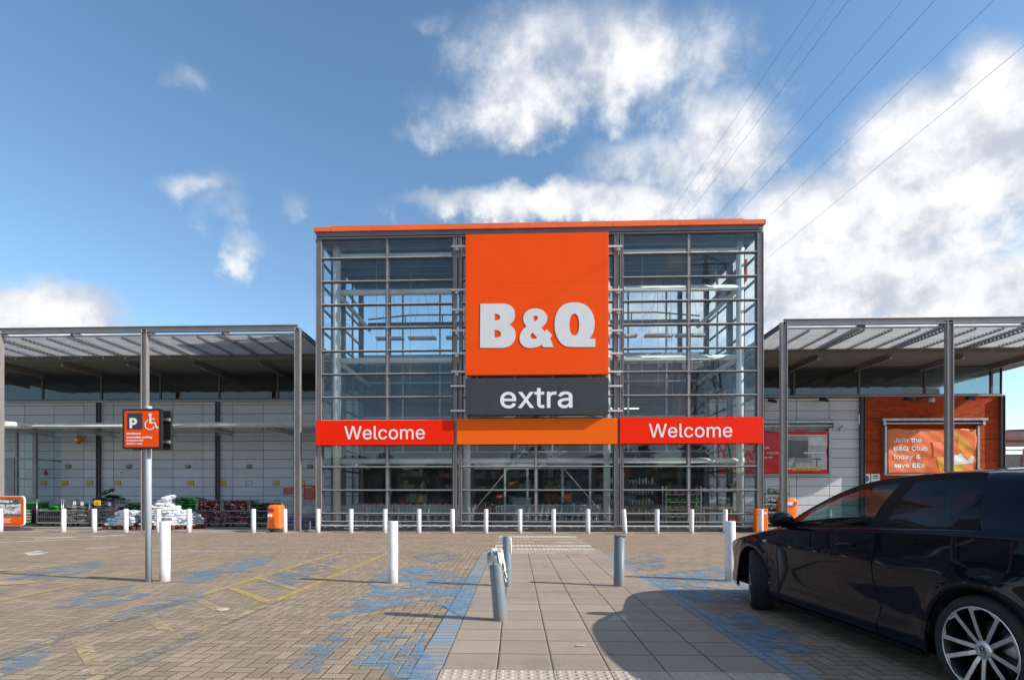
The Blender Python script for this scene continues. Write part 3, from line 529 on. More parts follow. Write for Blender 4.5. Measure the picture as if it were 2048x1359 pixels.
GL={'A': '240|8,0 101,254 138,254 231,0 198,0 144,151 132,186 116,239 123,239 106,185 95,151 43,0|55,71 55,99 185,99 185,71', 'B': '228|30,0 30,254 121,254 145,252 164,245 180,235 190,221 197,205 199,187 198,172 193,160 187,150 178,143 157,133 157,131 170,129 182,123 192,114 201,102 207,86 209,68 207,50 200,33 189,20 172,9 151,2 123,0|62,29 122,29 148,31 165,40 175,53 178,68 176,81 171,92 163,102 153,109 140,114 124,115 62,115|62,143 119,143 132,144 144,148 154,155 162,163 166,174 168,186 165,202 156,214 141,223 120,226 62,226', 'C': '255|134,-3 103,1 75,12 52,32 35,58 24,90 20,127 24,165 35,197 52,223 75,242 103,254 134,258 152,256 170,252 186,245 201,236 214,224 224,209 232,193 236,174 204,174 200,186 195,197 179,214 158,224 134,228 111,225 92,216 75,202 62,182 54,157 52,127 54,97 63,72 75,53 92,38 112,29 134,26 158,30 179,40 195,57 204,80 236,80 232,62 224,45 214,31 201,19 187,9 170,2 153,-2', 'D': '251|109,0 48,0 48,29 107,29 136,31 159,40 177,55 189,75 197,99 200,128 197,156 190,180 177,200 160,214 138,223 110,226 47,226 47,254 113,254 147,251 176,239 200,221 217,196 227,164 231,128 227,91 217,59 199,34 175,15 145,4|62,254 62,0 30,0 30,254', 'E': '209|30,0 30,254 186,254 186,226 62,226 62,143 178,143 178,114 62,114 62,29 188,29 188,0', 'G': '260|134,-3 102,1 75,13 52,32 35,58 24,90 20,127 24,165 35,197 52,223 74,242 102,254 132,258 152,256 170,252 187,245 202,235 214,222 225,208 232,192 237,174 204,174 194,197 178,213 158,224 133,228 111,225 92,216 75,202 62,182 54,157 52,127 54,97 63,72 75,53 92,38 112,29 134,26 155,29 172,36 187,47 198,62 205,80 207,101 217,100 141,100 141,128 239,128 239,100 236,71 225,45 209,25 188,9 163,0', 'H': '258|30,0 30,254 62,254 62,144 196,144 196,254 228,254 228,0 196,0 196,116 62,116 62,0', 'I': '150|16,0 16,29 59,29 59,226 16,226 16,254 135,254 135,226 91,226 91,29 135,29 135,0', 'J': '198|93,-3 62,2 38,16 22,40 17,73 17,86 49,86 49,73 52,52 61,37 75,28 93,25 110,28 124,37 133,52 136,73 136,254 168,254 168,73 163,40 147,16 123,2', 'K': '233|52,73 52,108 70,131 87,152 106,172 182,254 224,254 116,138 114,138|30,0 30,254 62,254 62,167 62,112 62,97 62,0|186,0 94,130 114,155 224,0', 'L': '196|30,0 30,254 62,254 62,29 181,29 181,0', 'N': '262|30,0 30,254 68,254 172,91 181,75 194,53 207,27 202,27 200,54 200,79 199,97 199,254 232,254 232,0 193,0 101,145 89,165 74,191 54,226 60,227 61,192 62,164 62,145 62,0', 'O': '267|133,-3 103,1 75,12 52,32 35,58 24,90 20,127 24,165 35,197 52,223 75,242 103,254 133,258 164,254 192,242 215,223 232,197 243,165 247,127 243,90 232,58 215,32 192,12 164,1|133,26 155,29 175,38 191,52 204,72 212,97 215,127 212,157 204,182 191,202 175,216 155,225 133,228 112,225 92,216 75,202 63,182 54,157 52,127 54,97 63,72 75,52 92,38 112,29', 'P': '222|30,0 30,254 118,254 144,252 166,244 183,231 195,215 202,195 204,174 202,152 195,133 183,116 166,104 144,96 118,93 55,93 55,121 116,121 134,123 149,128 159,136 167,147 171,160 172,174 171,188 167,201 159,211 148,219 134,224 116,226 62,226 62,0', 'Q': '267|123,80 156,80 185,42 192,32 234,-24 200,-24 173,13 166,23|133,-3 103,1 75,12 52,32 35,58 24,90 20,127 24,165 35,197 52,223 75,242 103,254 133,258 164,254 192,242 215,223 232,197 243,165 247,127 243,90 232,58 215,32 192,12 164,1|133,26 155,29 175,38 191,52 204,72 212,97 215,127 212,157 204,182 191,202 175,216 155,225 133,228 112,225 92,216 75,202 63,182 54,157 52,127 54,97 63,72 75,52 92,38 112,29', 'R': '224|30,0 30,254 118,254 145,252 167,244 183,232 195,217 202,198 205,176 202,154 195,136 183,120 166,109 145,101 118,99 48,99 48,128 117,128 135,129 149,133 160,141 167,150 171,162 173,176 171,190 167,202 159,212 149,220 134,224 116,226 62,226 62,0|177,0 115,115 151,115 214,0', 'S': '223|112,-4 86,-2 64,5 46,15 32,30 23,48 19,68 52,68 55,55 62,44 71,35 83,29 97,26 112,25 128,26 143,30 155,37 165,46 171,57 173,70 171,81 166,89 158,96 148,102 122,111 92,120 64,130 43,145 30,163 26,186 29,206 37,224 51,238 69,249 90,256 114,258 137,256 158,249 175,238 189,224 197,208 200,189 169,189 163,206 151,219 134,227 112,229 97,228 84,224 73,218 64,209 59,199 58,188 60,176 65,167 74,160 85,154 106,147 132,140 156,132 179,119 189,110 197,99 202,85 204,69 201,50 193,32 180,17 162,5 139,-2', 'T': '224|16,226 16,254 208,254 208,226 128,226 128,0 96,0 96,226', 'U': '259|129,-4 101,-1 77,8 57,22 42,40 33,62 30,87 30,254 62,254 62,89 64,72 70,57 80,44 94,34 110,28 129,26 149,28 165,34 179,44 188,57 194,72 196,89 196,254 229,254 229,87 226,62 216,40 201,22 182,8 157,-1', 'W': '343|78,0 8,254 41,254 82,98 88,73 93,47 98,20 95,20 100,47 106,73 112,98 153,254 190,254 231,98 237,73 243,47 249,20 244,20 249,47 255,73 261,98 302,254 335,254 265,0 228,0 184,161 176,196 168,237 175,237 167,197 159,161 115,0', 'Y': '236|102,0 102,104 8,254 46,254 96,172 111,146 125,115 112,115 126,146 140,172 191,254 228,254 134,104 134,0', 'a': '195|80,-4 63,-3 47,2 34,11 24,22 17,37 15,54 17,69 22,80 29,90 39,97 63,105 89,110 117,113 133,117 136,121 138,127 138,128 137,139 133,148 128,156 120,161 110,164 98,165 85,164 75,161 59,150 50,137 20,146 29,161 39,173 52,182 66,188 82,191 97,192 119,190 143,180 153,172 161,160 167,145 168,126 168,0 138,0 138,26 136,26 126,12 108,1 95,-3|85,23 101,24 114,29 124,37 132,47 136,57 138,69 138,95 130,91 116,88 100,86 88,84 67,79 58,75 52,70 47,62 46,52 47,43 51,36 57,30 65,26', 'b': '212|115,-4 99,-3 86,2 69,16 59,29 56,29 56,0 26,0 26,254 57,254 57,160 59,160 69,173 86,186 98,191 115,192 137,189 156,180 173,166 185,146 193,122 195,94 193,66 185,42 173,23 157,8 137,-1|110,23 126,26 140,33 150,44 158,58 163,75 164,95 163,114 158,131 150,145 140,156 126,163 110,165 94,163 81,156 70,145 62,131 58,114 56,95 58,75 63,58 70,43 81,32 94,26', 'c': '198|104,-4 79,-1 58,8 41,23 28,43 20,66 17,94 20,122 28,146 41,165 58,180 79,189 104,192 130,189 153,178 170,161 181,138 151,131 145,145 135,155 121,162 104,165 86,162 73,155 62,144 54,129 50,112 48,94 50,75 54,59 62,44 73,33 86,26 104,23 121,26 135,33 146,44 152,59 181,51 177,39 171,28 153,11 130,0', 'd': '212|98,-4 75,-1 56,8 40,23 27,42 20,66 17,94 20,122 27,146 40,166 56,180 75,189 98,192 114,191 126,186 144,173 153,160 155,160 155,254 186,254 186,0 156,0 156,29 153,29 143,16 126,2 114,-3|102,23 118,26 132,32 142,43 150,58 154,75 156,95 154,114 150,131 142,145 132,156 118,163 102,165 86,163 72,156 62,145 54,131 50,114 48,95 50,75 54,58 62,44 73,33 86,26', 'e': '202|106,-4 80,-1 58,8 41,23 28,42 20,66 17,93 20,121 28,145 40,165 58,180 78,189 103,192 118,191 133,187 147,180 160,170 170,157 179,141 184,121 186,97 186,85 37,85 37,110 169,110 155,101 153,119 149,134 141,147 131,157 118,163 103,165 87,163 73,157 62,147 54,135 50,121 48,105 48,89 50,69 55,53 64,40 76,31 90,25 106,23 127,26 143,36 153,53 182,45 177,32 168,20 156,10 141,2 125,-3', 'f': '127|114,190 114,164 3,164 3,190|40,0 40,216 42,231 48,243 57,252 68,259 80,264 94,265 111,263 121,260 114,234 107,236 97,237 85,235 77,230 72,221 71,209 71,0', 'g': '213|103,-75 84,-74 67,-70 53,-63 41,-55 32,-45 25,-35 51,-20 61,-33 77,-44 89,-48 103,-49 124,-46 141,-38 152,-23 156,-3 156,34 153,34 143,21 126,8 114,4 97,2 76,5 56,13 40,27 28,45 20,68 17,96 20,123 27,147 40,166 56,180 76,189 98,192 114,191 127,186 144,173 154,159 157,159 157,190 186,190 186,-4 183,-27 175,-45 162,-59 145,-68 125,-73|102,30 118,32 132,38 142,47 150,61 155,77 156,96 155,115 150,132 142,146 132,156 119,163 102,165 86,163 73,156 62,145 54,131 50,115 48,96 50,78 54,61 62,48 73,38 86,32', 'h': '205|57,113 57,0 26,0 26,254 57,254 57,144 51,144 62,166 76,181 94,189 114,192 132,190 148,184 161,174 170,160 177,142 179,120 179,0 148,0 148,118 145,137 136,152 123,161 105,165 92,163 80,159 71,151 63,141 58,129', 'i': '83|26,0 26,190 57,190 57,0|42,221 34,223 27,227 22,234 21,242 22,249 27,256 34,260 42,262 50,260 57,256 62,249 63,242 62,234 57,227 50,223', 'j': '83|26,190 57,190 57,-15 55,-31 51,-45 43,-56 32,-65 19,-70 2,-71 -5,-71 -5,-43 1,-43 12,-42 20,-36 25,-27 26,-15|42,221 34,223 27,227 22,234 20,242 22,249 27,256 34,260 42,262 50,260 57,256 61,249 63,242 61,234 57,227 50,223', 'k': '190|55,68 55,106 60,106 142,190 180,190 92,100 89,100|26,0 26,254 57,254 57,0|147,0 74,93 96,114 186,0', 'l': '95|70,-1 50,2 37,10 29,24 26,42 26,254 57,254 57,49 58,38 60,31 65,27 73,26 80,26 85,27 90,1 81,0', 'm': '305|26,0 26,190 56,190 56,148 54,148 59,162 66,173 75,182 86,188 98,192 110,193 129,190 144,180 154,166 160,147 156,147 161,160 169,172 178,181 190,187 204,192 218,193 234,191 249,186 261,177 270,164 276,148 278,128 278,0 248,0 248,127 245,145 236,156 224,163 209,165 197,164 187,160 179,153 173,145 169,135 168,124 168,0 137,0 137,130 134,144 126,156 115,163 100,165 89,164 79,160 70,154 63,145 58,133 57,119 57,0', 'n': '205|57,113 57,0 26,0 26,190 56,190 56,144 51,144 62,166 76,181 94,189 114,192 132,190 147,184 160,174 170,160 176,142 179,120 179,0 148,0 148,118 145,137 136,152 123,161 105,165 92,163 80,159 71,151 63,141 58,129', 'o': '208|104,-4 79,-1 58,8 41,23 28,43 20,66 17,94 20,122 28,146 41,165 58,180 79,189 104,192 128,189 149,180 167,165 180,146 188,122 191,94 188,66 180,43 167,23 149,8 128,-1|104,23 121,26 135,33 146,44 154,59 158,75 160,94 158,112 154,129 146,144 135,155 121,162 104,165 86,162 73,155 62,144 54,129 50,112 48,94 50,75 54,59 62,44 73,33 86,26', 'p': '212|26,-71 26,190 56,190 56,160 59,160 69,173 86,186 98,191 115,192 137,189 156,180 173,166 185,146 193,122 195,94 193,66 185,42 173,23 157,8 137,-1 115,-4 99,-3 86,2 69,16 59,29 57,29 57,-71|110,23 126,26 140,33 150,44 158,58 163,75 164,95 163,114 158,131 150,145 140,156 126,163 110,165 94,163 81,156 70,145 62,131 58,114 56,95 58,75 63,58 70,43 81,32 94,26', 'r': '130|26,0 26,190 56,190 56,160 58,160 65,173 76,184 90,190 107,192 115,192 122,192 122,161 115,162 103,163 91,161 80,157 70,151 63,142 58,131 57,118 57,0', 's': '182|91,-4 72,-3 56,2 42,9 31,19 23,32 18,47 47,53 53,40 62,30 75,25 91,23 108,25 122,31 131,40 134,51 132,60 127,68 118,74 106,78 75,85 52,93 36,104 27,119 23,137 26,152 33,166 43,177 58,185 74,190 94,192 112,191 127,186 140,179 149,170 157,158 162,145 134,139 129,149 121,158 110,164 94,166 78,164 65,158 57,150 54,139 56,129 62,122 72,116 86,111 115,105 137,97 153,86 162,71 166,53 163,37 156,24 145,12 130,3 112,-2', 't': '114|102,190 102,164 3,164 3,190|32,236 63,236 63,49 64,38 68,31 75,26 85,25 93,26 101,27 107,1 96,-1 84,-2 62,1 46,11 36,26 32,46', 'u': '205|91,-3 73,-1 57,5 44,15 35,29 28,47 26,69 26,190 57,190 57,72 60,52 68,37 82,28 100,25 113,27 125,31 134,38 142,48 146,61 148,76 148,190 179,190 179,0 149,0 149,46 154,46 143,23 129,8 111,0', 'v': '195|81,0 9,190 42,190 83,78 93,43 103,10 92,10 101,43 112,78 152,190 186,190 113,0', 'w': '284|69,0 11,190 44,190 67,107 77,68 88,21 82,21 93,67 103,107 126,190 158,190 181,107 191,68 201,21 196,21 206,68 217,107 240,190 272,190 215,0 184,0 159,86 152,112 145,140 138,169 145,169 138,140 131,112 124,86 99,0', 'x': '189|10,0 86,109 86,86 14,190 50,190 74,153 90,127 104,103 88,103 101,127 117,153 141,190 176,190 104,84 104,107 179,0 143,0 115,43 100,68 86,91 102,91 89,68 74,43 46,0', 'y': '195|24,-69 31,-43 36,-44 52,-44 59,-42 65,-37 71,-29 75,-18 81,-1 9,190 42,190 83,78 93,43 103,10 92,10 101,43 112,78 153,190 186,190 102,-29 88,-54 80,-62 70,-68 58,-71 46,-73 32,-72', '0': '227|113,-3 87,0 65,12 47,31 34,57 27,89 24,127 27,165 35,197 48,223 65,242 87,254 113,258 139,254 161,242 179,223 192,197 200,165 203,127 200,89 192,57 179,31 162,12 140,0|113,25 131,28 145,37 157,52 165,72 170,97 172,127 170,157 165,182 157,203 145,218 131,227 113,230 96,227 82,218 70,203 62,182 56,157 55,127 56,97 62,72 70,52 82,37 96,28', '1': '227|38,0 38,27 195,27 195,0|138,254 138,0 106,0 106,224 105,224 43,179 43,213 99,254', '2': '227|32,0 32,24 117,114 141,141 155,163 159,174 160,186 159,198 154,209 146,218 137,224 125,228 112,230 98,228 86,224 77,216 69,207 65,195 64,181 33,181 35,202 43,221 55,237 72,248 91,255 112,258 134,255 153,248 169,237 181,223 188,205 191,186 189,172 185,159 179,145 168,129 133,90 76,30 76,28 195,28 195,0', '3': '227|109,-3 87,-1 66,5 49,15 35,29 26,46 22,66 55,66 57,54 63,44 72,35 83,30 95,26 109,25 124,26 138,30 149,37 157,46 163,58 165,72 163,86 158,98 150,109 137,117 121,122 101,124 78,124 78,150 144,224 144,226 35,226 35,254 186,254 186,230 106,139 106,144 132,144 154,138 172,127 185,111 194,93 196,72 194,51 185,33 172,18 154,6 133,-1', '4': '227|20,53 20,79 123,254 155,254 54,83 54,81 207,81 207,53|141,0 141,61 141,73 141,159 171,159 171,0', '5': '227|111,-3 89,-1 70,6 54,16 41,30 33,47 30,65 61,65 64,54 69,44 77,36 87,30 98,26 111,25 125,27 138,32 149,41 157,52 162,66 164,81 162,97 157,111 148,122 137,131 124,137 109,138 84,134 73,129 64,123 34,126 48,254 183,254 183,226 75,226 67,151 68,151 77,157 89,162 101,166 115,167 131,165 147,160 161,153 172,143 182,130 189,116 194,99 195,82 193,58 184,38 171,21 154,8 134,-1', '6': '227|113,-3 91,-1 71,7 55,20 42,37 34,58 32,81 34,100 40,119 51,142 69,170 126,254 161,254 75,131 73,131 83,144 98,153 117,157 139,155 158,147 173,136 185,120 192,101 194,79 192,56 184,36 171,20 155,7 135,-1|113,24 127,26 139,31 149,40 157,51 162,64 164,79 162,94 157,107 149,118 139,126 127,131 113,133 99,131 87,126 77,118 69,107 64,94 62,79 64,64 69,51 77,40 87,31 99,26', '7': '227|48,0 162,224 162,226 31,226 31,254 195,254 195,224 82,0', '8': '227|113,-3 89,-1 68,6 50,17 37,31 29,48 26,68 28,83 33,98 40,110 51,121 63,128 76,132 76,133 59,141 46,154 38,171 35,190 38,209 45,225 57,239 73,249 92,256 113,258 134,256 153,249 169,239 181,225 188,209 191,190 188,171 180,154 167,141 150,133 150,132 164,128 176,121 186,110 194,98 199,83 200,68 198,48 189,31 176,17 158,6 137,-1|113,25 129,26 142,30 153,37 161,46 167,57 168,69 167,83 161,94 153,104 141,111 128,116 113,118 98,116 85,111 73,104 65,94 59,83 58,69 59,57 64,46 73,37 84,30 97,26|113,145 126,146 137,150 146,157 154,165 158,176 160,188 158,200 154,210 147,218 138,225 126,229 113,230 100,229 89,225 79,218 72,210 68,200 66,188 68,176 72,165 79,157 89,150 100,146', '9': '227|113,258 135,255 155,247 171,234 184,217 192,197 194,173 192,155 186,135 175,112 158,84 100,0 65,0 151,124 154,124 144,111 128,101 109,97 87,100 69,107 53,119 41,134 34,154 32,176 34,198 42,218 55,235 71,247 91,255|113,230 99,228 87,223 77,215 69,204 64,191 63,176 64,161 69,148 77,137 87,129 99,123 113,122 127,123 139,129 149,137 157,147 162,160 164,175 162,190 157,204 150,215 139,223 127,228', '&': '224|98,-3 75,-1 55,6 39,17 27,31 20,48 17,67 19,82 24,95 32,106 42,117 70,139 108,168 118,176 127,187 131,202 129,214 123,223 113,228 101,230 84,227 73,216 69,208 68,199 73,182 84,164 102,142 219,0 182,0 86,116 61,146 44,172 39,185 38,199 40,215 45,229 55,241 67,249 82,255 100,257 118,255 133,249 145,241 154,230 160,217 162,202 158,181 146,162 128,146 77,109 64,98 55,87 50,77 48,66 50,54 55,44 62,35 72,29 83,25 96,23 111,25 126,30 139,37 151,48 160,61 168,76 173,93 174,112 204,112 202,90 198,72 185,46 173,31 166,23 153,12 136,3 117,-2', '?': '179|66,76 66,80 67,100 71,115 76,126 84,135 104,149 115,157 123,167 129,178 131,192 129,203 125,213 119,220 110,226 100,230 89,231 78,230 69,226 60,221 53,213 48,202 46,189 14,189 17,209 24,226 36,240 51,250 69,256 89,258 110,256 127,249 142,239 153,226 160,209 162,191 160,172 153,156 142,142 127,130 110,118 100,103 97,79 97,76|82,-2 73,-1 66,4 61,12 59,20 61,29 66,37 73,42 82,43 91,42 98,37 103,29 105,20 103,12 98,4 91,-1', '/': '125|117,266 36,-38 7,-38 89,266', '£': '212|18,20 18,28 31,30 40,37 45,48 46,62 43,179 44,201 51,220 62,235 78,248 97,255 120,258 138,256 155,250 169,240 181,227 189,211 194,193 164,188 159,205 150,218 137,227 120,229 105,228 93,223 84,215 77,205 74,193 73,180 77,64 76,53 73,44 61,32 46,24 31,21|18,0 18,28 151,28 157,29 162,32 165,43 165,53 194,53 194,45 191,26 183,11 170,3 150,0|18,114 18,140 156,140 156,114', '.': '94|48,-2 39,-1 31,4 26,12 25,20 26,29 31,37 39,42 48,43 56,42 64,37 69,29 71,20 69,12 64,4 56,-1', '%': '338|88,141 73,143 60,149 50,157 43,168 39,180 37,194 37,206 39,220 43,232 51,243 60,251 73,257 88,258 103,257 115,251 125,243 132,232 136,220 138,206 138,194 136,180 132,168 125,157 115,149 103,143|88,164 99,166 106,173 110,183 112,194 112,206 110,217 106,227 99,234 88,236 77,234 69,227 65,217 64,206 64,194 65,183 69,173 76,166|251,-5 236,-3 223,2 213,11 206,21 202,34 200,48 200,60 202,74 206,86 213,97 223,105 236,111 251,112 266,111 278,105 288,97 295,86 299,74 300,60 300,48 299,34 295,21 288,11 278,2 265,-3|251,17 262,20 269,26 273,36 274,48 274,60 273,71 269,81 262,88 251,90 240,88 232,81 228,71 226,60 226,48 228,36 232,26 239,20|66,0 241,254 270,254 95,0'}
# ------------------------------------------------------------------ ground
def sheet(name, x0, x1, y0, y1, z, m, kind='structure', attr=False):
    mb = MB().add([(x0,y0,z),(x1,y0,z),(x1,y1,z),(x0,y1,z)], [(0,1,2,3)])
    o = mb.build(name, m); tag(o, kind=kind); return o
M_ASPH = mat('asphalt', (.06, .06, .06), .9, 0, .15, 1.5, bump=.4, bscale=120)
sheet('ground', -500, 500, -400, 900, -.03, M_ASPH)
M_HER, M_SOL, M_SLAB = paving('herringbone block paving', 'herring'), paving('soldier course blocks', 'soldier'), paving('concrete slabs', 'slab')
sheet('car_park_paving', -45, 45, -30, 17.42, 0, M_HER)
sheet('apron', -45, 45, 17.42, 23.2, -.002, mat('apron concrete', (.27, .235, .19), .85, 0, .12, 1.2, bump=.2))
mb = MB().box(-45, 45, 17.42, 17.57, -.02, .012); tag(mb.build('kerb', mat('kerb concrete', (.42, .37, .30), .8, 0, .1, 2, bump=.2), bevel=.006), kind='structure')
PX0, PX1 = -.512, 1.801
sheet('footpath', PX0, PX1, 3.707, 11.1, .004, M_SLAB)
sheet('footpath_edging', PX0-.2, PX0, 1.0, 11.5, .004, M_SOL)
sheet('footpath_edging', PX1, PX1+.2, 1.0, 11.5, .004, M_SOL)
M_TACT = mat('buff tactile concrete', (.42, .35, .28), .8, 0, .08, 3, bump=.3, bscale=150)
mb = MB().box(PX0, PX1, 1.2, 3.70, -.02, .006)
P = .3855/6
for i in range(36):
    for j in range(20):
        x = PX0+P*(i+.5); y = 3.70-P*(j+.55)
        mb.lathe([(.019, .006), (.0165, .0095), (.011, .0115), (.0001, .0118)], 10, (x, y, 0))
tag(mb.build('tactile_paving', M_TACT), kind='structure')
mb = MB()
for i in range(6):                                   # joints between the tactile slabs
    mb.box(PX0+.3855*i-.002, PX0+.3855*i+.002, 1.2, 3.70, .0062, .0068)
mb.box(PX0, PX1, 3.70-.3855-.002, 3.70-.3855+.002, .0062, .0068)
tag(mb.build('tactile_paving_joints', M_DARK), kind='structure')
mb = MB().box(PX0, PX1, 11.12, 11.95, -.02, .006)
for i in range(36): mb.box(PX0+P*(i+.22), PX0+P*(i+.72), 11.14, 11.93, .006, .013)
tag(mb.build('ribbed_paving', M_TACT), kind='structure')

M_PBLUE = road_paint('worn blue bay paint', (.17, .33, .48, 1), .485, .74, 2.3)
M_PBLUE2 = road_paint('faint blue bay paint', (.18, .30, .41, 1), .505, .6, 1.8)
M_PYEL = road_paint('worn yellow line paint', (.60, .43, .15, 1), .36, .78, 1.9)
M_PYEL2 = road_paint('rubbed yellow line paint', (.58, .46, .25, 1), .51, .75, 1.9)
M_PGREY = road_paint('blacked out line', (.17, .19, .20, 1), .42, .6, 1.2)
M_PWHI = road_paint('worn white line paint', (.72, .69, .62, 1), .38, .95, 2.5)
M_PWH2 = road_paint('very worn white paint', (.70, .67, .60, 1), .47, .8, 3.0)
def strip(name, a, b, w_, m, z=.0045, n=12):
    a, b = Vector((a[0], a[1], 0)), Vector((b[0], b[1], 0)); d = (b-a).normalized(); p = Vector((-d.y, d.x, 0))*w_/2
    mb = MB(); mb.add([a-p, b-p, b+p, a+p], [(0,1,2,3)])
    for v in mb.v: v.z = z
    o = mb.build(name, m); at_ = o.data.attributes.new('edge', 'FLOAT', 'POINT')
    for q in at_.data: q.value = 1.0
    return tag(o, kind='structure')
def blob(name, pts, m, z=.004):
    z += .0028+.0003*len([o for o in COL.objects if o.name.startswith('bay_paint')])*.3
    c = sum((Vector(p) for p in pts), Vector((0,0,0)))/len(pts); n = len(pts)
    vs = [Vector((c.x, c.y, z))]+[c.lerp(Vector(p), .72) for p in pts]+[c.lerp(Vector(p), 1.12) for p in pts]
    for v in vs: v.z = z
    fs = [(0, 1+i, 1+(i+1) % n) for i in range(n)]+[(1+i, 1+n+i, 1+n+(i+1) % n, 1+(i+1) % n) for i in range(n)]
    o = MB().add(vs, fs).build(name, m); at_ = o.data.attributes.new('edge', 'FLOAT', 'POINT')
    for i, q in enumerate(at_.data): q.value = 1.0 if i <= n else 0.0
    return tag(o, kind='structure')
LB, LA, LC, LD = -2.74, -3.80, -5.93, -7.95
for x, y0, y1 in ((LB, 1.5, 11.25), (LA, 1.5, 11.3), (LC, 3.0, 11.2), (LD, 6.0, 11.4)):
    ym = 6.1 if x in (LA, LB) else y0+.5
    strip('bay_line', (x-.03, y0), (x+.0, ym), .16, M_PGREY, .0050); strip('bay_line', (x-.03, y0), (x+.0, ym), .1, M_PYEL2, .0056)
    strip('bay_line', (x+.0, ym), (x+.06, y1), .1, M_PYEL, .0052)
for y in (4.45, 5.3, 6.15, 6.9, 7.7, 8.6, 9.6): strip('hatch_line', (LA+.06, y), (LB-.06, y-.92), .1, M_PYEL if y > 6.5 else M_PYEL2, .0056)
strip('bay_end_line', (-9.5, 11.35), (LB+.3, 11.3), .1, M_PWH2, .0052)
strip('hatch_line', (-8.4, 7.9), (-8.1, 9.2), .1, M_PWH2, .0056)
strip('bay_line', (3.95, 6.5), (3.98, 11.3), .1, M_PBLUE2, .0052)
def pb(L): return [gr(u, v) for u, v in L]
blob('bay_paint', pb([(640,1240),(720,1185),(740,1150),(800,1132),(860,1130),(930,1148),(965,1150),(955,1200),(930,1240),(905,1222),(850,1205),(780,1215),(700,1235)]), M_PBLUE)
blob('bay_paint', pb([(690,1330),(740,1280),(800,1262),(860,1258),(850,1300),(880,1330),(860,1365),(800,1362),(740,1340)]), M_PBLUE, .0042)
blob('bay_paint', pb([(330,1165),(400,1140),(480,1118),(560,1108),(540,1125),(450,1150),(380,1172)]), M_PBLUE)
blob('bay_paint', pb([(100,1215),(180,1178),(280,1165),(330,1180),(250,1205),(160,1225)]), M_PBLUE2)
blob('bay_paint', pb([(170,1240),(260,1215),(330,1190),(420,1178),(400,1210),(300,1240)]), M_PBLUE2, .0044)
blob('bay_paint', pb([(0,1160),(60,1140),(160,1125),(230,1118),(190,1140),(90,1165)]), M_PBLUE2)
blob('bay_paint', pb([(560,1345),(620,1290),(700,1240),(720,1260),(660,1310),(640,1350)]), M_PBLUE2, .0046)
blob('bay_paint', pb([(820,1112),(880,1102),(925,1105),(930,1122),(880,1128),(830,1122)]), M_PBLUE2)
blob('bay_paint', pb([(500,1170),(560,1140),(640,1120),(690,1112),(650,1140),(580,1172)]), M_PBLUE2)
blob('bay_paint', pb([(1235,1120),(1300,1105),(1340,1120),(1330,1140),(1270,1142)]), M_PBLUE2)
blob('bay_paint', pb([(1270,1150),(1350,1140),(1440,1130),(1470,1150),(1520,1180),(1540,1215),(1400,1205),(1330,1190)]), M_PBLUE)
blob('bay_paint', pb([(1400,1230),(1500,1225),(1580,1260),(1640,1310),(1560,1320),(1470,1280)]), M_PBLUE, .0042)
blob('bay_paint', pb([(0,1310),(60,1290),(110,1300),(60,1345),(0,1359)]), M_PBLUE2)
for (u0, v0, u1, v1, wd) in ((70,1077,250,1070,.30), (0,1084,150,1078,.22), (40,1074,200,1073,.15), (150,1079,230,1075,.12), (170,1097,240,1093,.12)):
    a, b = gr(u0, v0), gr(u1, v1); strip('road_marking', (a.x, a.y), (b.x, b.y), wd, M_PWHI, .0052)
blob('road_marking', pb([(45,1106),(75,1101),(100,1105),(80,1110),(55,1111)]), M_PWHI, .0052)
blob('road_marking', pb([(430,1219),(445,1215),(462,1217),(455,1221),(440,1223)]), M_PWHI, .0058)
for y0, y1 in ((15.5, 16.1), (14.6, 15.05), (13.65, 14.1), (12.7, 13.15), (11.97, 12.35)):
    strip('crossing_stripe', (PX0+.02, (y0+y1)/2), (PX1, (y0+y1)/2), (y1-y0), M_PWHI if y1 < 13.5 or y1 > 15.5 else M_PWH2, .0052)
# bare mortar where posts have been set into the paving
M_PATCH = mat('mortar patch', (.36, .26, .18), .9, 0, .12, 5, bump=.4)
for (u, v, r) in ((784,1168,.30), (1452,1172,.42), (324,1163,.14), (20,1165,.35)):
    g = gr(u, v); mb = MB(); n = 18; vs = [(g.x, g.y, .0062)]+[(g.x+r*(1+.25*math.sin(3*t)+rnd.uniform(-.08,.08))*math.cos(t), g.y+r*.62*(1+rnd.uniform(-.1,.1))*math.sin(t), .0058) for t in [2*math.pi*i/n for i in range(n)]]
    mb.add(vs, [(0, 1+i, 1+(i+1) % n) for i in range(n)]); tag(mb.build('mortar_patch', M_PATCH), kind='structure')

# ------------------------------------------------------------------ glass entrance hall
YF, YB = 18.2, 23.2
XL, XR = ux(639, YF), ux(1519, YF)
XC1, XC2 = ux(915, YF), ux(1236, YF)
XM = [ux(775, YF), ux(1072, YF), ux(1377, YF)]
ZT = 10.03
hall = thing('entrance_hall', 'tall glass entrance hall with grey steel frame and thin orange roof edge', 'building', ((XL+XR)/2, YF, 0))
hall_roof = MB().box(XL-.07, XR+.07, YF-.12, YB+.3, 10.02, 10.20).build('roof', M_SOFFITB, hall)
mb = MB(); xs = [XL-.13, XL+1.3, XL+4.9, XC1+2.7, XC2-.1, XC2+2.1, XR-.7, XR+.13]
xs = [XL-.07, XL+.45, XL+1.9, XL+4.75, XL+7.3, XC2-.2, XC2+2.0, XR-.6, XR+.07]
for i, (a, b) in enumerate(zip(xs, xs[1:])):
    mb.box(a+.006, b-.006, YF-.20, YF-.125, 10.16, 10.305+(.03 if 0 < i < 7 else -.0))
mb.box(XL-.125, XL-.071, YF-.2, YB+.3, 10.16, 10.30); mb.box(XR+.071, XR+.125, YF-.2, YB+.3, 10.16, 10.30)
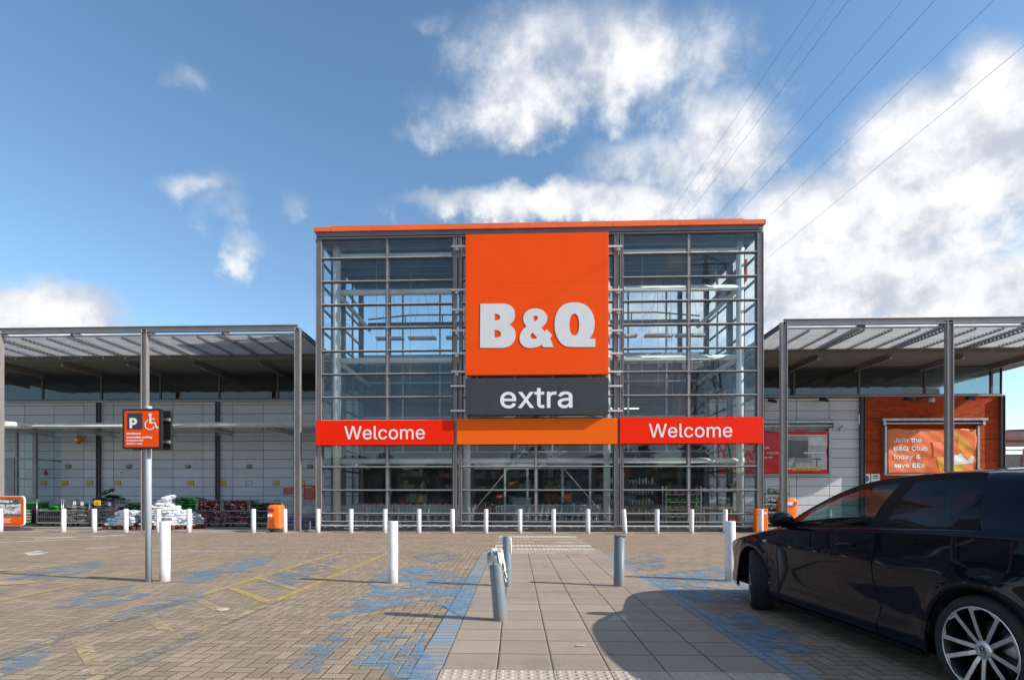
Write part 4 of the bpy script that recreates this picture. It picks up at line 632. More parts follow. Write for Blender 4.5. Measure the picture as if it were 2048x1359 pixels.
mb.build('roof_edge', mat('orange coping', (.85, .14, .03), .45, 0, .03, 2), hall_roof)
mb = MB()
for k in range(7): mb.ibeam((XL, 18.7+k*.72, 9.93), (XR, 18.7+k*.72, 9.93), .08, .17, .01)
mb.build('purlins', mat('blue grey purlin', (.20, .24, .30), .5, 0, .05, 1), hall_roof)
# steel channel under the roof, corner and bay columns
mb = MB().ibeam((XL-.08, YF-.02, 10.06), (XR+.08, YF-.02, 10.06), .16, .20, .03)
mb.ibeam((XL-.02, YF, 10.06), (XL-.02, YB, 10.06), .14, .18, .02); mb.ibeam((XR+.02, YF, 10.06), (XR+.02, YB, 10.06), .14, .18, .02)
mb.build('edge_beam', M_STEEL, hall)
def hcol(x, y, w_, z0, z1, m=M_STEEL, up=(1,0,0)):
    return MB().ibeam((x, y, z0), (x, y, z1), .14, w_, .016, up).build('steel_column', m, hall)
for x in (XL, XR): hcol(x, YF-.02, .20, .16, 9.95)
for x in (XC1, XC2): hcol(x-.07, YF-.03, .13, .16, 9.95); hcol(x+.10, YF-.03, .10, .16, 9.95)
for x in (XL, XR):
    for y in (YF+2.5, YB): hcol(x, y, .20, 0, 9.95, M_STEELD)
for x in (XC1+.1, XC2-.1, XL+4.3-3.1, XR-1.1): hcol(x, YB+.05, .18, 0, 9.95, M_STEELD)
# mullions and transoms of the front
TZ = [.60+.79*k for k in range(13)]; TZ[-1] = 9.96
for x in XM: MB().box(x-.03, x+.03, YF-.035, YF+.09, .30, 9.95).build('mullion', M_STEEL, hall)
bays = [(XL+.11, XM[0]-.03), (XM[0]+.03, XC1-.15), (XC1+.16, XM[1]-.03), (XM[1]+.03, XC2-.15), (XC2+.16, XM[2]-.03), (XM[2]+.03, XR-.11)]
rows = [.32]+TZ
for bi, (a, b) in enumerate(bays):
    mb = MB()
    for z in rows:
        mb.cur = 1; mb.box(a, b, YF-.045, YF+.05, z-.028, z+.026); mb.cur = 0; mb.box(a, b, YF-.080, YF-.0455, z+.008, z+.0255)  # pale fin over dark bar: sunlit top and shaded front put into colour
    mb.cur = 1
    mb.box(a-.0, a+.035, YF-.03, YF+.05, .30, 9.93); mb.box(b-.035, b, YF-.03, YF+.05, .30, 9.93)
    mb.build('transoms', [M_ALU, M_STEELD], hall)
    for z0, z1 in zip(rows, rows[1:]):
        MB().pane(a+.036, b-.036, YF+.0, YF+.014, z0+.027, z1-.027).build('glass_pane', [M_GLASS, M_CLEAR], hall)
mb = MB().box(XL-.05, XR+.05, YF-.09, YF+.12, 0, .17); o = mb.build('plinth', M_PLINTH, hall)
mb = MB().box(XL-.0, XR+.0, YF-.075, YF+.1, .172, .215); mb.build('bottom_rail', M_ALU, hall)
mb = MB()
for i in range(40):
    x = XL+.2+i*.36+rnd.uniform(0, .1); n_ = 9; L_ = rnd.uniform(.03, .12); z_ = rnd.choice((.145, .10, .15)); mb.add([(x+L_*math.cos(a)*rnd.uniform(.6, 1), YF-.0915, z_+.018*math.sin(a)*rnd.uniform(.4, 1)) for a in [2*math.pi*j/n_ for j in range(n_)]], [tuple(range(n_))])
mb.build('chipped_paint', M_CONC, o)
# side walls: rails and glass
for x, sgn in ((XL, -1), (XR, 1)):
    mb = MB()
    for z in TZ: mb.box(x-.03, x+.03, YF+.1, YB-.1, z-.035, z+.035)
    for y in (YF+1.25, YF+3.75): mb.box(x-.03, x+.03, y-.03, y+.03, .2, 9.95)
    mb.build('side_frame', M_STEELD, hall)
    MB().pane(x-.008, x+.008, YF+.12, YB-.12, .2, 9.93).build('side_glazing', [M_CLEAR, M_GLASSB], hall).data.polygons[5 if sgn > 0 else 3].material_index = 0
# rear wall above and below the store roof
mb = MB()
for x in [XL+.2+1.62*i for i in range(1, 9)]: mb.box(x-.03, x+.03, YB-.03, YB+.09, 3.1, 9.9)
for z in (3.1, 4.6, 6.1, 6.9, 8.55): mb.box(XL+.1, XR-.1, YB-.045, YB+.03, z-.03, z+.03)
mb.box(XL+.1, XR-.1, YB-.02, YB+.12, 7.15, 7.32)
mb.build('rear_frame', mat('rear frame paint', (.34, .38, .42), .5, .2, .05, 2), hall)
MB().pane(XL+.12, XR-.12, YB+.10, YB+.115, 3.1, 9.93).build('rear_glazing', [M_GLASSB, M_CLEAR], hall)
# round steelwork just behind the glass
for x in (XL+.42, XC1+.28, XC2-.28, XR-.42):
    MB().tube([(x, YF+.55, 0), (x, YF+.55, 10.0)], .135 if x in (XL+.42,) else .12, 18).build('round_column', M_WTUBE, hall)
for z in (9.62, 8.35, 5.95, 2.42):
    mb = MB().tube([(XL+.3, YF+.55, z), (XR-.3, YF+.55, z)], .10, 14); mb.build('tie_pipe', M_WTUBE, hall)
mb = MB()
for x in (XL+.42, XR-.42):
    for z in (8.35, 5.95, 2.42): mb.tube([(x, YF+.55, z), (x, YB-.2, z)], .085, 12)
mb.build('side_pipe', M_WTUBE, hall)
for sx in (-1, 1):                                     # rods crossing the centre bay
    x0 = XM[1]+sx*.25; mb = MB().tube([(x0, YF+.22, 2.95), (XC1+.25 if sx < 0 else XC2-.25, YF+.22, .35)], .013, 6); mb.build('bracing_rod', M_ALU, hall)
# rear trusses, hangers and lamps in the hall
mb = MB(); yb = YB-.35
for z in (6.9, 8.55):
    mb.bar((XL+.4, yb, z), (XR-.4, yb, z), .06, .12)
mb.bar((XL+.4, yb, 8.75), (XL+2.2, yb, 8.92), .05, .05); mb.bar((XL+2.2, yb, 8.92), (XR-2.2, yb, 8.92), .05, .05); mb.bar((XR-2.2, yb, 8.92), (XR-.4, yb, 8.75), .05, .05)
for i in range(1, 9): x = XL+.4+i*1.6; mb.bar((x, yb, 8.55), (x, yb, 8.92), .04, .04)
mb.build('roof_truss', M_STEELD, hall)
mb = MB()
for i in range(14):
    x = XL+1.7+i*.95; y = YF+1.0+(i*37 % 5)*.8
    mb.tube([(x, y, 9.95), (x+rnd.uniform(-.12,.12), y, 5.4)], .008, 4)
mb.build('hanger_cables', M_ALU, hall)
for i, x in enumerate((-5.0, -3.7, -2.2, 4.2, 5.6, 6.8)):
    mb = MB().box(x-.55, x+.55, YF+2.9, YF+3.2, 7.42, 7.50); mb.tube([(x-.4, YF+3.05, 7.5), (x, YF+3.05, 9.9)], .006, 4); mb.tube([(x+.4, YF+3.05, 7.5), (x, YF+3.05, 9.9)], .006, 4)
    tag(mb.build('hanging_light', mat('pale light housing', (.55, .56, .56), .5), loc=(x, YF+3.05, 7.42)), 'long flat light hanging in the glass hall, %s from the left' % ORD[i], 'light', 'flat lights hanging in the hall')
# orange board on the far side of the right glass wall
mb = MB().box(XR+.16, XR+.22, 19.65, 22.6, 8.95, 9.72)
tag(mb.build('side_sign', M_ORANGE, loc=(XR+.19, 21, 9.3)), 'orange sign board on the right side wall of the glass hall seen through the panes', 'sign')

# ------------------------------------------------------------------ signs on the hall
YS = 17.78
def fit(u0, u1, v0, v1, Y): return ux(u0, Y), ux(u1, Y), uz((u0+u1)/2, v1, Y), uz((u0+u1)/2, v0, Y)
x0, x1, z0, z1 = fit(931, 1217, 466, 749, YS)
bq = thing('store_sign', 'big square orange shop sign with huge pale letters hung on the glass front', 'sign', ((x0+x1)/2, YS, z0))
mb = MB().box(x0, x1, YS, YS+.16, z0, z1); mb.build('sign_face', M_ORANGE, bq, bevel=.01)
mb = MB(); mb.box(x0, x1, YS-.0015, YS, z0+3.03, z0+3.036); mb.box(x0+.02, x1-.02, YS+.16, YS+.20, z0+.1, z1-.1); mb.build('sheet_joint', mat('dark orange joint', (.5, .06, .01), .6), bq)
LOGO = {
 'B': [[(158,135),(500,130),(560,138),(610,160),(650,195),(675,240),(682,295),(678,345),(660,390),(635,420),(595,450),(635,475),(670,515),(688,560),(693,610),(685,665),(660,715),(620,760),(570,788),(510,802),(152,802)],
       [(373,288),(405,288),(435,298),(455,320),(458,340),(450,365),(430,382),(405,388),(373,388)],[(372,532),(410,532),(445,545),(465,568),(472,595),(462,625),(440,642),(405,648),(372,648)]],
 '&': [[(1000,203),(1060,212),(1110,235),(1150,275),(1172,320),(1172,370),(1155,415),(1120,460),(1080,492),(1130,548),(1165,520),(1245,610),(1212,655),(1240,710),(1265,788),(1108,788),(1090,752),(1040,778),(980,796),(920,803),(860,797),(810,775),(770,730),(752,675),(755,615),(775,565),(810,515),(858,475),(825,430),(808,380),(808,330),(830,275),(870,235),(930,210)],
       [(993,310),(1015,318),(1028,338),(1025,362),(990,402),(962,365),(957,340),(970,318)],[(950,568),(1020,645),(1005,658),(960,668),(930,655),(915,620),(925,590)]],
 'Q': [[(1590,108),(1660,113),(1730,135),(1790,175),(1840,235),(1875,310),(1890,400),(1888,480),(1870,560),(1845,610),(1812,658),(1900,658),(1900,783),(1520,783),(1455,775),(1400,745),(1350,690),(1310,610),(1288,530),(1282,440),(1290,350),(1315,270),(1355,200),(1410,150),(1480,120),(1540,110)],
       [(1582+75*math.copysign(abs(math.cos(t))**.8, math.cos(t)), 445+166*math.sin(t)) for t in [2*math.pi*i/28 for i in range(28)]]]}
for ch, loops in LOGO.items():
    LL = []
    for l in loops:
        q = []
        for (a, b) in l:
            p = at(940+a*.1318, 590+b*.1318+ (a/2048-.5)*1.2, YS); q.append((p.x, p.z))
        LL.append(q)
    me = loops_mesh('letter', LL, M_LETTER, lambda a, b, d: Vector((a, YS-.012*d-.001, b))-bq.location, evenodd=True)
    o = bpy.data.objects.new('letter', me); COL.objects.link(o); o.parent = bq
for v in (487, 575, 615, 657, 703, 740):
    for u0, u1 in ((903, 932), (1216, 1245)):
        mb = MB()
        z = uz((u0+u1)/2, v, YS); mb.box(ux(u0, YS+.18), ux(u1, YS+.18), YS+.17, YS+.21, z-.03, z+.03)
        xx = ux(914 if u0 < 1000 else 1236, YS+.3); mb.box(xx-.05, xx+.05, YS+.21, YF-.1, z-.11, z-.03)
        mb.build('bracket', M_ALU, bq)
x0, x1, z0, z1 = fit(931, 1217, 755, 829, YS)
ex = thing('store_sign', 'long charcoal sign reading extra below the big orange sign', 'sign', ((x0+x1)/2, YS, z0))
MB().box(x0, x1, YS, YS+.16, z0, z1).build('sign_face', M_BLACK, ex, bevel=.008)
sign_text('extra', ux(998, YS), uz(1075, 814.5, YS), YS-.0005, 1.34, M_WHITE, ex, bold=.009, width=ux(1148, YS)-ux(997, YS), depth=.008)
for v in (769, 819):
    for u0, u1 in ((901, 932), (1216, 1245)):
        mb = MB(); z = uz((u0+u1)/2, v, YS); mb.box(ux(u0, YS+.18), ux(u1, YS+.18), YS+.17, YS+.21, z-.03, z+.03); mb.build('bracket', M_ALU, ex)
YW = YF-.16
for (u0, u1, v0, v1, m, lab, tx) in ((633, 907, 840, 889.5, M_RED, 'red fascia sign reading Welcome left of the doors', (688, 851, 877.5)), (914, 1234, 836.5, 888, M_LORANGE, 'plain light orange fascia board over the middle bay', None), (1239, 1524, 834, 886.5, M_RED, 'red fascia sign reading Welcome right of the doors', (1297, 1466, 873.5))):
    x0, x1, z0, z1 = fit(u0, u1, v0, v1, YW)
    t = thing('fascia_sign', lab, 'sign', ((x0+x1)/2, YW, z0), 'fascia boards over the doors')
    MB().box(x0, x1, YW-.06, YW+.07, z0, z1).build('sign_face', m, t, bevel=.006)
    if tx: sign_text('Welcome', ux(tx[0], YW-.06), uz((tx[0]+tx[1])/2, tx[2], YW-.06), YW-.0605, .86, M_WHITE, t, bold=.005, width=ux(tx[1], YW-.06)-ux(tx[0], YW-.06), depth=.005)

# ------------------------------------------------------------------ store building (both wings)
XW0, XW1 = -30.0, ux(2003, YB)
store = thing('store_building', 'long low store with pale metal cladding, red brick end and a band of high windows', 'building', (0, YB, 0))
XCOL = ux(1722, YB)
ZC0, ZC1 = 5.42, 6.62
MB().box(XW0, XL-.02, YB, YB+.2, 0, ZC0-.1).build('clad_wall', M_PANEL, store)
MB().box(XR+.02, XCOL-.08, YB, YB+.2, 0, ZC0-.1).build('clad_wall', M_PANEL, store)
MB().box(XCOL+.1, XW1, YB-.04, YB+.2, 0, ZC0-.06).build('brick_wall', M_BRICK, store)
MB().box(XW1-.3, XW1-.005, YB+.2, 45, 0, ZC0-.06).build('brick_wall', M_BRICK, store)
mb = MB(); mb.box(XW0, XL-.02, YB-.06, YB+.1, ZC0-.1, ZC0); mb.box(XR+.02, XW1+.06, YB-.08, YB+.1, ZC0-.055, ZC0)
mb.build('sill_beam', M_STEEL, store)
for u in (200, 437):
    x = ux(u, YB); MB().ibeam((x, YB-.08, 0), (x, YB-.08, ZC0-.1), .14, .14, .02, (1,0,0)).build('wall_column', M_STEELD, store)
for x in (XCOL, XW1-.07): MB().ibeam((x, YB-.10, 0), (x, YB-.10, ZC0-.06), .16, .16, .02, (1,0,0)).build('wall_column', M_STEELD, store)
mull_l = [XW0]+[ux(85.5+117.6*i, YB) for i in range(-3, 5)]+[XL-.02]
mull_r = [XR+.02]+[ux(u, YB) for u in (1587, 1717, 1849, 1982)]+[XW1]
for seq in (mull_l, mull_r):
    for a, b in zip(seq, seq[1:]):
        mb = MB().box(a, a+.05, YB-.04, YB+.06, ZC0, ZC1); mb.box(b-.03, b, YB-.04, YB+.06, ZC0, ZC1)
        mb.box(a+.05, b-.03, YB-.04, YB+.06, ZC1-.06, ZC1); mb.box(a+.05, b-.03, YB-.04, YB+.06, ZC0+.002, ZC0+.05)
        o = mb.build('window_frame', M_STEELD, store)
        MB().pane(a+.05, b-.03, YB, YB+.014, ZC0+.05, ZC1-.06).build('pane', [M_GLASSW, M_CLEAR], o)
# end windows round the corner
mb = MB(); MB().box(XW1-.02, XW1-.006, YB+.1, YB+12, ZC0+.05, ZC1-.06).build('pane', M_GLASSB, store)
# roof with sloping underside, open front left to the louvres
XRE = 21.3
for a, b in ((XW0, XL-.35), (XR+.35, XRE)):
    mb = MB(); y0, y1 = 21.0, 46
    mb.add([(a,y0,6.62),(b,y0,6.62),(b,YB+.1,6.64),(a,YB+.1,6.64),(a,y0,6.95),(b,y0,6.95),(b,YB+.1,7.05),(a,YB+.1,7.05)], [(0,3,2,1),(4,5,6,7),(0,1,5,4),(1,2,6,5),(2,3,7,6),(3,0,4,7)])
    mb.add([(a,YB+.1,6.64),(b,YB+.1,6.64),(b,y1,6.64),(a,y1,6.64),(a,YB+.1,7.05),(b,YB+.1,7.05),(b,y1,7.2),(a,y1,7.2)], [(0,3,2,1),(4,5,6,7),(1,2,6,5),(2,3,7,6),(3,0,4,7)])
    o = mb.build('roof', M_SOFFIT, store)
    x = (ux(1567, YF) if a > 0 else ux(596, YF)-2.70*8)+.0
    while x < b: MB().ibeam((x, 21.02, 6.52), (x, YB-.02, 6.52), .10, .19, .015).build('rafter', M_STEEL, o); x += 2.70
MB().box(XL-.3, XR+.3, YB+.35, 46, 6.66, 7.15).build('roof', M_SOFFIT, store)
# inside of the store
mb = MB().box(XW0, XW1-.31, YB-.0, 45, -.001, .012); mb.box(XL+.05, XR-.05, YF+.13, YB, -.001, .014); mb.build('floor', M_FLOOR, store)
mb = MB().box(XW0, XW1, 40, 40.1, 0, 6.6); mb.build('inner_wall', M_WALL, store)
mb = MB()
for i in range(9): mb.bar((-28+i*6.1, 30, 6.3), (-28+i*6.1, 40, 6.3), .12, .3)
for i in range(3): mb.bar((XW0, 26+i*5, 6.1), (XW1-.4, 26+i*5, 6.1), .1, .25)
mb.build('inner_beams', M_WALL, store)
M_TUBEL = emit('strip light', (1, .97, .9, 1), 1.3)
mb = MB()
for i in (0, 2, 5, 6, 9):
    for j in (0, 2): mb.box(-26+i*5.0, -24.2+i*5.0, 25.5+j*4.5, 25.62+j*4.5, 5.3, 5.34)
mb.build('strip_lights', M_TUBEL, store)
# entrance doors at the back of the hall
d = thing('sliding_doors', 'inner sliding glass doors with pale frame behind the middle bay', 'door', (.6, YB, 0))
mb = MB(); mb.box(XC1+.2, XC2-.2, YB-.14, YB-.06, 2.35, 2.62)
for u in (1010, 1055, 1125, 1180): x = ux(u, YB-.1); mb.box(x-.045, x+.045, YB-.14, YB-.06, .02, 2.35)
mb.build('door_frame', mat('pale door frame', (.55, .57, .57), .4, .3), d)
for u0, u1 in ((1012, 1053), (1127, 1178)): MB().box(ux(u0, YB-.1)+.04, ux(u1, YB-.1)-.04, YB-.11, YB-.10, .03, 2.34).build('glass', M_GLASSB, d)
mb = MB(); mb.box(XL+.1, XR-.1, YB-.05, YB+.06, 2.66, 3.06); mb.build('bulkhead', mat('grey bulkhead', (.08, .085, .09), .6), hall)

# ------------------------------------------------------------------ louvred canopies
def canopy(x0, x1, posts, lab, sgn):
    t = thing('louvre_canopy', lab, 'canopy', ((x0+x1)/2, YF, 0), 'louvred canopies in front of the wings')
    for x in posts:
        mb = MB().ibeam((x, YF+.0, 0), (x, YF+.0, 6.96), .16, .20, .02, (1,0,0)); mb.box(x-.14, x+.14, YF-.13, YF+.13, 0, .02); mb.build('post', M_STEEL, t)
    mb = MB().ibeam((x0, YF, 6.96), (x1, YF, 6.96), .14, .20, .02); mb.ibeam((x0, 20.95, 6.88), (x1, 20.95, 6.88), .10, .2, .02); mb.build('front_beam', M_STEEL, t)
    xx = x1 if sgn < 0 else x0; x = xx
    while x0-.01 <= x <= x1+.01:
        MB().ibeam((x, YF+.08, 6.90), (x, 20.9, 6.84), .07, .16, .012).build('cross_beam', M_STEELD, t); x += sgn*2.70
    bl = MB(); y = YF+.14
    while y < 20.86:
        s_, c_ = math.sin(R(42)), math.cos(R(42)); h_ = .068
        bl.add([(x0,y-h_*c_,6.80-h_*s_),(x1,y-h_*c_,6.80-h_*s_),(x1,y+h_*c_,6.80+h_*s_),(x0,y+h_*c_,6.80+h_*s_),
                (x0,y-h_*c_,6.808-h_*s_),(x1,y-h_*c_,6.808-h_*s_),(x1,y+h_*c_,6.808+h_*s_),(x0,y+h_*c_,6.808+h_*s_)], [(0,3,2,1),(4,5,6,7),(0,1,5,4),(2,3,7,6),(1,2,6,5),(3,0,4,7)])
        bl.box(x0, x1, y-h_*c_-.012, y-h_*c_-.001, 6.79-h_*s_, 6.81-h_*s_)
        y += .16
    bl.build('louvre_blades', mat('pale louvre paint', (.40, .41, .42), .5, .2, .06, 2), t)
    mb = MB(); x = xx+sgn*.9
    while x0 <= x <= x1:
        mb.bar((x, YF+.1, 6.70), (x, 20.9, 6.70), .035, .04)
        y = YF+.14
        while y < 20.86: mb.box(x-.02, x+.02, y-.045, y+.035, 6.72, 6.79); y += .16
        x += sgn*.9
    mb.build('louvre_brackets', M_GALV, t)
    return t
canopy(-24.5, ux(596, YF), [ux(596, YF), ux(290, YF), ux(0, YF)-.02], 'flat louvred canopy on grey steel posts left of the glass hall', -1)
canopy(ux(1567, YF), XRE, [ux(1567, YF), ux(1898, YF)], 'flat louvred canopy on grey steel posts over the red brick wall', 1)

# low glazed shelter along the left wall
sh = thing('glazed_shelter', 'low flat glazed shelter roof with a pale tube along its edge on the left wall', 'canopy', (-13, 20.6, 3.9))
zt = 3.98; yt = 20.55
mb = MB().tube([(ux(8, 18.6), 18.6, 3.78), (ux(66, yt), yt, zt), (XL-.1+.0, yt, zt)], .09, 14); mb.tube([(ux(66, yt), yt, zt), (-24, yt, zt)], .06, 10)
mb.build('edge_tube', M_WTUBE, sh)
mb = MB()
for i in range(7): x = XL-.3-i*2.68; mb.ibeam((x, yt, 3.86), (x, YB, 3.86), .05, .10, .01)
mb.bar((-24, yt+.02, 3.90), (XL-.2, yt+.02, 3.90), .05, .05); mb.bar((-24, YB-.08, 3.87), (XL-.2, YB-.08, 3.87), .05, .05)
mb.build('shelter_frame', M_ALU, sh)
MB().box(-24, XL-.15, yt+.06, YB-.1, 3.925, 3.935).build('glazing', M_CANOPYG, sh)

# glazed lobby at the far left
lob = thing('glazed_lobby', 'glazed lobby with dull metal frame at the far left edge', 'lobby', (-19.5, 21, 0))
LX = ux(71, 21.9); y0 = 21.9
mb = MB(); mb.box(LX-.09, LX+.06, y0-.06, y0+.06, 0, 3.86)
for x in (ux(34, y0), ux(-40, y0)): mb.box(x-.04, x+.04, y0-.05, y0+.05, 0, 3.86)
mb.box(ux(8, y0), ux(30, y0), y0-.04, y0+.04, 0, 2.70)
for z in (2.78, 1.9, 1.0): mb.box(ux(36, y0), LX-.1, y0-.035, y0+.035, z-.025, z+.025)
mb.box(-24, ux(30, y0), y0-.035, y0+.035, 2.73, 2.80); mb.box(LX-.03, LX+.03, y0+.07, YB-.02, 2.7, 2.76); mb.box(LX-.03, LX+.03, y0+.07, YB-.02, 0, .1)
mb.build('frame', mat('dull lobby frame', (.22, .23, .24), .5, .3), lob)
mb = MB().box(ux(36, y0)+.05, LX-.1, y0-.005, y0+.005, .1, 3.8); mb.box(LX-.005, LX+.005, y0+.07, YB-.03, .1, 3.8); mb.box(-24, ux(7, y0), y0-.005, y0+.005, .1, 3.8)
mb.build('glazing', M_GLASSB, lob)

# building beyond the brick corner
fb = thing('far_building', 'distant low pavilion with curved pale roof beyond the brick corner', 'building', (24, 28, 0))
x0 = ux(2005, 26); mb = MB(); mb.box(x0, 40, 26, 26.1, 0, 3.15); mb.build('wall', mat('greyish glass wall', (.20, .22, .22), .3), fb)
mb = MB(); P_ = []
for i in range(11):
    t = i/10; z = 4.2+.35*math.sin(t*math.pi*.6)
    P_.append([(x0-.4+t*20, 25.2, z), (x0-.4+t*20, 40, z+.3)])
mb.smooth = True; mb.grid(P_); mb.box(x0-.4, 40, 25.3, 25.5, 3.75, 4.15); mb.box(x0-.3, 40, 25.6, 26, 3.5, 3.7); mb.build('roof', mat('pale curved roof', (.5, .5, .5), .5), fb)
mb = MB(); [mb.box(x0+i*.9, x0+.06+i*.9, 25.9, 26, 0, 3.4) for i in range(8)]; [mb.box(x0, 40, 25.92, 25.99, z, z+.06) for z in (1.1, 2.3, 3.3)]; mb.build('frame', M_ALU, fb)
mb = MB(); [mb.box(x0+.5+i*.35, x0+.7+i*.35, 25.97, 25.995, 1.75, 1.80) for i in range(12)]; mb.build('lights', M_TUBEL, fb)

# ------------------------------------------------------------------ bollards
def bollard(x, y, h, r, m, label, group=None, lean=(0,0), cat='bollard', rim=False):
    mb = MB().lathe([(r, -.0), (r, h-.012), (r-.006, h-.003), (r-.018, h), (.0001, h+.001)], 28)
    o = mb.build('bollard', m); o.location = (x, y, 0); o.rotation_euler = (lean[0], lean[1], rnd.uniform(0, 6))
    return tag(o, label, cat, group)
GRP = 'white bollards along the kerb'
us = [1, 127, 189, 252, 317, 378, 507, 570, 636, 702, 770, 838, 905, 972, 1040, 1107, 1176, 1247, 1314, 1383, 1450, 1522]
where = {1:'in front of the orange advert board', 127:'in front of the dull grey roll cages', 189:'left of the white sack heaps', 252:'before the smaller white sack heap', 317:'right behind the near white bollard', 378:'right of the white sack heaps',
 507:'left of the orange litter bin', 570:'right of the orange litter bin', 636:'at the left corner of the glass hall', 702:'in front of the left end of the trolley row', 770:'behind the near mid-left white bollard', 838:'second left of the left bay column', 905:'by the left bay column of the hall',
 972:'before the person in black', 1040:'just left of the middle mullion', 1107:'right of the middle mullion', 1176:'left of the right bay column', 1247:'tilted, by the right bay column', 1314:'second to the right of the tilted one', 1383:'below the green flower pots', 1450:'beside the red ice cream sign', 1522:'in front of the slim orange bin'}
first = None
for i, u in enumerate(us):
    x = ux(u, 17.33); lab = 'white steel bollard on the kerb, '+where[u]
    lean = (R(rnd.uniform(-.6,.6)), R(rnd.uniform(-.6,.6))) if u != 1247 else (0, R(-3.5))
    if first is None: first = bollard(x, 17.33, .775, .072, M_BOLL, lab, GRP); o = first
    else: o = dup(first, (x, 17.33, 0), label=lab)
    o.rotation_euler = (lean[0], lean[1], rnd.uniform(0, 1)); 
    if u == 1247: o.location.x += .05; o.rotation_euler.z = 0
for u, v in ((1658, 1062),):
    x = ux(u, 17.33); dup(first, (x, 17.33, 0), label='white kerb bollard seen through the front window of the black car')
for u, v, h, lab in ((324, 1163, .845, 'stout white bollard beside the parking sign pole'), (784, 1167, .855, 'stout white bollard standing alone in a mortar patch, mid-left'), (1464, 1162, .845, 'stout white bollard with scuffed foot at the nose of the black car')):
    g = gr(u, v); b = bollard(g.x, g.y+.06, h, .069, M_BOLL, lab, 'stout white bollards at the parking bays')
g = gr(1001, 1243)
b = thing('bollard', 'leaning grey post with torn white tape round its top on the slab path', 'bollard', (g.x, g.y+.06, -.01)); b.rotation_euler = (0, R(-4.5), 0)
MB().lathe([(.066, 0), (.066, .665), (.06, .675), (.0001, .677)], 26).build('post', M_GBOLL, b, keep=True)
mb = MB(); M_TAPE = mat('torn tape', (.62, .62, .57), .6, 0, .15, 20)
rr = random.Random(3)
for i in range(46):
    t = rr.uniform(0, 6.28); z = rr.uniform(.60, .685) ; l = rr.uniform(.04, .10); w_ = rr.uniform(.012, .03)
    if rr.random() < .3: t = rr.uniform(-.6, .5); l = rr.uniform(.12, .24)
    p = [Vector(((.068+.004*rr.random()+k*.003*rr.uniform(-.5, 3))*math.cos(t+k*rr.uniform(-.05,.05)), (.069+.004)*math.sin(t), z-l*k/3+ (.02 if k == 0 else 0))) for k in range(4)]
    q = [a+Vector((-math.sin(t), math.cos(t), rr.uniform(-.3,.3)))*w_ for a in p]
    mb.grid([p, q])
for i in range(30):
    t = rr.uniform(0, 6.28); r0 = rr.uniform(.01, .07); a = Vector((r0*math.cos(t), r0*math.sin(t), .675+rr.uniform(0, .015)))
    d = Vector((math.cos(t)*rr.uniform(.01,.03), math.sin(t)*rr.uniform(.01,.03), rr.uniform(-.01, .03))); e = Vector((rr.uniform(-.02,.02), rr.uniform(-.02,.02), rr.uniform(-.01,.015)))
    mb.add([a, a+d, a+d+e, a+e], [(0,1,2,3)])
mb.build('torn_tape', M_TAPE, b, keep=True)
g = gr(1014, 1173)
b = thing('bollard', 'upright grey post with a strip of torn tape, behind the leaning post', 'bollard', (g.x, g.y+.05, 0))
MB().lathe([(.058, 0), (.058, .655), (.052, .665), (.0001, .667)], 26).build('post', M_GBOLL, b, keep=True)
MB().grid([[(.06, -.01, .65), (.063, -.01, .55), (.061, -.012, .44)], [(.045, -.045, .65), (.048, -.05, .56), (.05, -.046, .45)]]).build('torn_tape', M_TAPE, b, keep=True)
g = gr(1241, 1173)
b = thing('bollard', 'flat-sided grey post with split cap right of the slab path', 'bollard', (g.x, g.y+.06, 0))
b.rotation_euler = (0, R(.6), 0)
MB().lathe([(.060, 0), (.060, .66), (.0001, .662)], 26).build('post', M_GBOLL, b, keep=True)
MB().box(-.072, -.040, -.035, .05, 0, .672).build('side_channel', M_GBOLL, b, keep=True, bevel=.004)
mb = MB(); mb.box(-.074, -.002, -.062, .06, .667, .688); mb.box(.006, .066, -.058, .05, .663, .681); mb.build('split_cap', M_GBOLL, b, keep=True, bevel=.003)

# ------------------------------------------------------------------ parking sign
g = gr(293, 1163); px, py = g.x, g.y+.04
ps = thing('parking_sign', 'orange accessible parking sign with white P and wheelchair mark on a tall grey pole', 'sign', (px, py, 0))
MB().tube([(px, py, 0), (px, py, 2.42)], .040, 20).tube([(px, py, 2.40), (px, py, 2.455)], .045, 20).build('pole', mat('grey sign pole paint', (.33, .37, .41), .42, 0, .05, 3), ps)
ysn = py-.075; x0, x1, z0, z1 = ux(246.5, ysn), ux(325, ysn), uz(285, 897.5, ysn), uz(285, 817.5, ysn)
bd = MB().box(x0, x1, ysn-.02, ysn+.02, z0, z1).build('sign_frame', M_DARK, ps, bevel=.006)
f0, f1, g0, g1 = x0+.034, x1-.04, z0+.028, z1-.03
MB().box(f0, f1, ysn-.0225, ysn-.0205, g0, g1).build('sign_face', M_ORANGE, ps)
sx = lambda u: ux(u, ysn-.023); sz = lambda v: uz(285, v, ysn-.023)
MB().box(sx(254.5), sx(285), ysn-.0245, ysn-.0228, sz(858), sz(825)).build('black_square', M_BLACK, ps)
sign_text('P', sx(258.6), sz(854.5), ysn-.0248, .245, M_WHITE, ps, bold=.040, depth=.002, width=None)
for tx, vv, bo in (('monitored', 868.3, .026), ('accessible parking', 875.6, .026), ('badge/permit', 881.8, .008), ('holders only', 888.3, .008)):
    wds = {'monitored': 28, 'accessible parking': 51, 'badge/permit': 33.5, 'holders only': 31}[tx]
    sign_text(tx, sx(253), sz(vv), ysn-.0235, .050, M_WHITE, ps, bold=bo, depth=.002, width=sx(253+wds)-sx(253))
mb = MB(); q = lambda u, v: (sx(u), sz(v)); ya, yb_ = ysn-.0262, ysn-.0235
